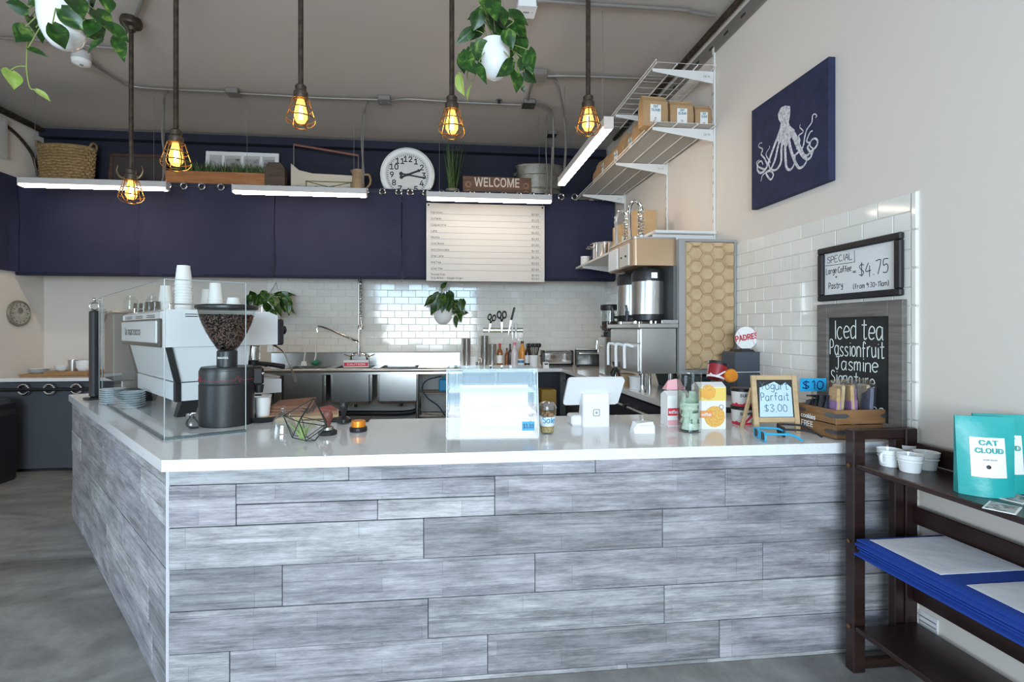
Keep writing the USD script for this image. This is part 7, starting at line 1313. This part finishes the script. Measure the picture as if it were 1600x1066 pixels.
def heart(base, tip, width, up, fold=.22, curl=.12):            # a heart-shaped leaf from its stalk to its tip
    base, tip = np.array(base), np.array(tip); d = tip - base; L = np.linalg.norm(d); d /= L; n = np.array(up, float); n -= d * (n @ d); n /= np.linalg.norm(n); s = np.cross(d, n); K = len(LS)
    cs = np.linspace(-1, 1, 7); v = []
    for i, u in enumerate(LS):
        back = .10 * L * (1 - u * 5) if u < .2 else 0
        for c in cs:
            w = width / 2 * LW[i]; bb = -back * abs(c) if i < 2 else 0
            v.append(base + d * (u * L + bb) + s * c * w + n * (fold * w * abs(c) - curl * L * u * u - .05 * w * c * c))
    v = np.array(v); f = []; m = len(cs)
    for i in range(K - 1):
        for j in range(m - 1): a = i * m + j; f += [(a, a + 1, a + m + 1), (a, a + m + 1, a + m)]
    f = np.array(f); N_ = len(v); nn = n * .0006; edge = []
    v2 = np.vstack([v, v - nn]); f2 = np.vstack([f, f[:, ::-1] + N_]); return trimesh.Trimesh(v2, f2, process=False)
def pothos(label, D, pot_px, leaves, vines, pot_h=1.25, pot_m='white_gloss', hang=None, tilt=1.0, spread=.10):
    R = np.random.RandomState(int(pot_px[0])); pc = at(pot_px[0], pot_px[1], D=D); sc = D / F; pr_ = pot_px[2] * sc; t = thing('hanging_plant', label, 'plant', pc); hh = pr_ * pot_h
    part(t, 'pot', lathe([(0, -hh), (pr_ * .22, -hh * .985), (pr_ * .45, -hh * .92), (pr_ * .68, -hh * .76), (pr_ * .87, -hh * .48), (pr_ * .97, -hh * .1), (pr_, hh * .35), (pr_ * .93, hh * .75), (pr_ * .88, hh * .75), (pr_ * .94, hh * .35), (pr_ * .88, -hh * .1), (0, -hh * .5)], 36), M[pot_m])
    part(t, 'soil', lathe([(0, hh * .50), (pr_ * .9, hh * .5), (pr_ * .85, hh * .35), (0, hh * .35)], 24), M['black_matte'])
    for (bx_, by_, tx, ty, w, *rest) in leaves:
        dz = (R.uniform(-pr_ - .06, -pr_ * .75) if abs((bx_ + tx) / 2 - pot_px[0]) < pot_px[2] else R.uniform(-spread, spread * .4)) if not rest else rest[0]; b = at(bx_, by_, D=D + dz) - pc; e = at(tx, ty, D=D + dz + R.uniform(-.05, .05)) - pc
        view = pc / np.linalg.norm(pc); up = -view * .8 + np.array([0, 0, .6]) + R.uniform(-.35, .35, 3)
        lm = M['leaf_light'] if len(rest) > 1 else M['leaf']
        g = part(t, 'leaf', heart(b, e, w * sc, up), lm, smooth=60); root = np.array([R.uniform(-.3, .3) * pr_, R.uniform(-.3, .3) * pr_, hh * .55])
        if np.linalg.norm(b - root) < pr_ * 3.2: part(t, 'stalk', tube(spline([root, (root + b) / 2 + np.array([0, 0, .25 * pr_]), b], 4), .0022 if D < 4 else .004, 5), M['stem'])
    for vn in vines: part(t, 'vine', tube(spline([at(x, y, D=D) - pc for x, y in vn], 5), .0028 if D < 4 else .004, 6), M['stem'])
    if hang is not None:
        top = np.array([0, 0, ZC - pc[2]]) if hang == 'c' else np.array(hang)
        for k in range(3): a = k * 2.1 + .4; part(t, 'hanging_cord', bar((pr_ * .9 * math.cos(a), pr_ * .9 * math.sin(a), hh * .7), tuple(top), .0016, 5), M['galv'])
    return t
pothos('trailing pothos in a glossy white egg-shaped pot, hanging at the upper left', 2.0, (100, 28, 34), [(43, 15, 6, 4, 22), (48, 27, 70, 63, 26), (82, 38, 104, 77, 30), (96, 14, 133, 48, 30), (112, -8, 130, 24, 30), (150, -4, 136, 28, 30), (150, 16, 172, 42, 28), (140, 38, 162, 66, 38), (150, 34, 134, 56, 26), (172, 38, 204, 66, 20), (160, 62, 134, 80, 24), (182, 58, 193, 92, 20), (40, 42, 27, 66, 27), (44, 75, 72, 84, 10), (16, 110, 24, 137, 26, 0, 1), (56, 140, 80, 157, 14, 0, 1), (188, 30, 203, 52, 16), (165, -5, 172, 20, 22), (66, -6, 40, 6, 20)],
       [[(60, 10), (66, 28), (54, 46), (44, 60), (42, 85), (42, 112), (47, 137), (56, 140)], [(100, 8), (80, 14), (66, 12)], [(120, 20), (140, 34), (160, 40), (182, 58)], [(42, 104), (28, 104), (16, 110)]], 1.45, hang='c')
pothos('bushy pothos in a white pot hanging beside the fourth pendant', 2.45, (773, 92, 24), [(770, 15, 728, 28, 24), (762, 24, 796, 70, 40), (795, 18, 826, 36, 24), (752, 36, 734, 64, 22), (740, 46, 712, 68, 18), (803, 34, 822, 60, 26), (742, 66, 762, 100, 34), (728, 78, 722, 113, 30), (722, 84, 742, 114, 26), (810, 55, 816, 92, 28), (826, 78, 830, 116, 26), (801, 96, 778, 121, 22), (806, 112, 809, 143, 24), (716, 117, 723, 150, 24, 0, 1), (736, 132, 727, 156, 12, 0, 1), (820, 112, 837, 130, 20), (756, 8, 762, -12, 20), (782, 34, 812, 52, 28), (746, 100, 760, 130, 14), (778, 10, 790, 40, 30), (748, 20, 740, 48, 24), (800, 66, 796, 92, 20), (820, 92, 810, 112, 18), (817, 136, 819, 144, 8), (768, -2, 775, 30, 26), (790, 48, 802, 76, 24)],
       [[(790, 60), (806, 90), (812, 118), (818, 138)], [(755, 60), (738, 90), (730, 118), (736, 132)]], 1.35, hang='c')
pothos('small pothos in a white pot before the bright tiles, below the menu board', 5.50, (692, 489, 15), [(680, 463, 661, 478, 15), (684, 470, 672, 493, 14), (696, 460, 690, 489, 16), (700, 456, 709, 472, 13), (712, 470, 708, 491, 14), (714, 474, 727, 492, 15), (710, 486, 734, 489, 9), (712, 494, 713, 513, 7), (690, 450, 698, 440, 8), (692, 462, 684, 485, 14), (722, 468, 720, 487, 14), (704, 462, 697, 486, 16), (686, 458, 676, 476, 15), (700, 470, 702, 488, 13), (716, 484, 722, 504, 9)], [[(700, 470), (714, 480), (716, 498), (713, 506)]], 1.2, hang=(0, -.03, .42))
pothos('leafy pothos on the tiles between the coffee machine and the sink', 5.28, (422, 486, 18), [(402, 463, 383, 471, 13), (398, 466, 390, 453, 11), (412, 460, 400, 480, 15), (422, 460, 418, 484, 15), (430, 460, 462, 459, 12), (438, 465, 462, 490, 12), (435, 470, 446, 487, 15), (424, 485, 429, 502, 13), (414, 474, 424, 494, 15), (444, 466, 458, 477, 13), (430, 476, 441, 494, 12), (405, 466, 395, 484, 14), (418, 458, 404, 464, 14), (440, 458, 452, 468, 14), (426, 466, 432, 482, 16), (390, 462, 388, 480, 12), (448, 472, 452, 494, 10)], [[(420, 470), (440, 466), (455, 462)]], 1.0, hang=(0, .19, .32))
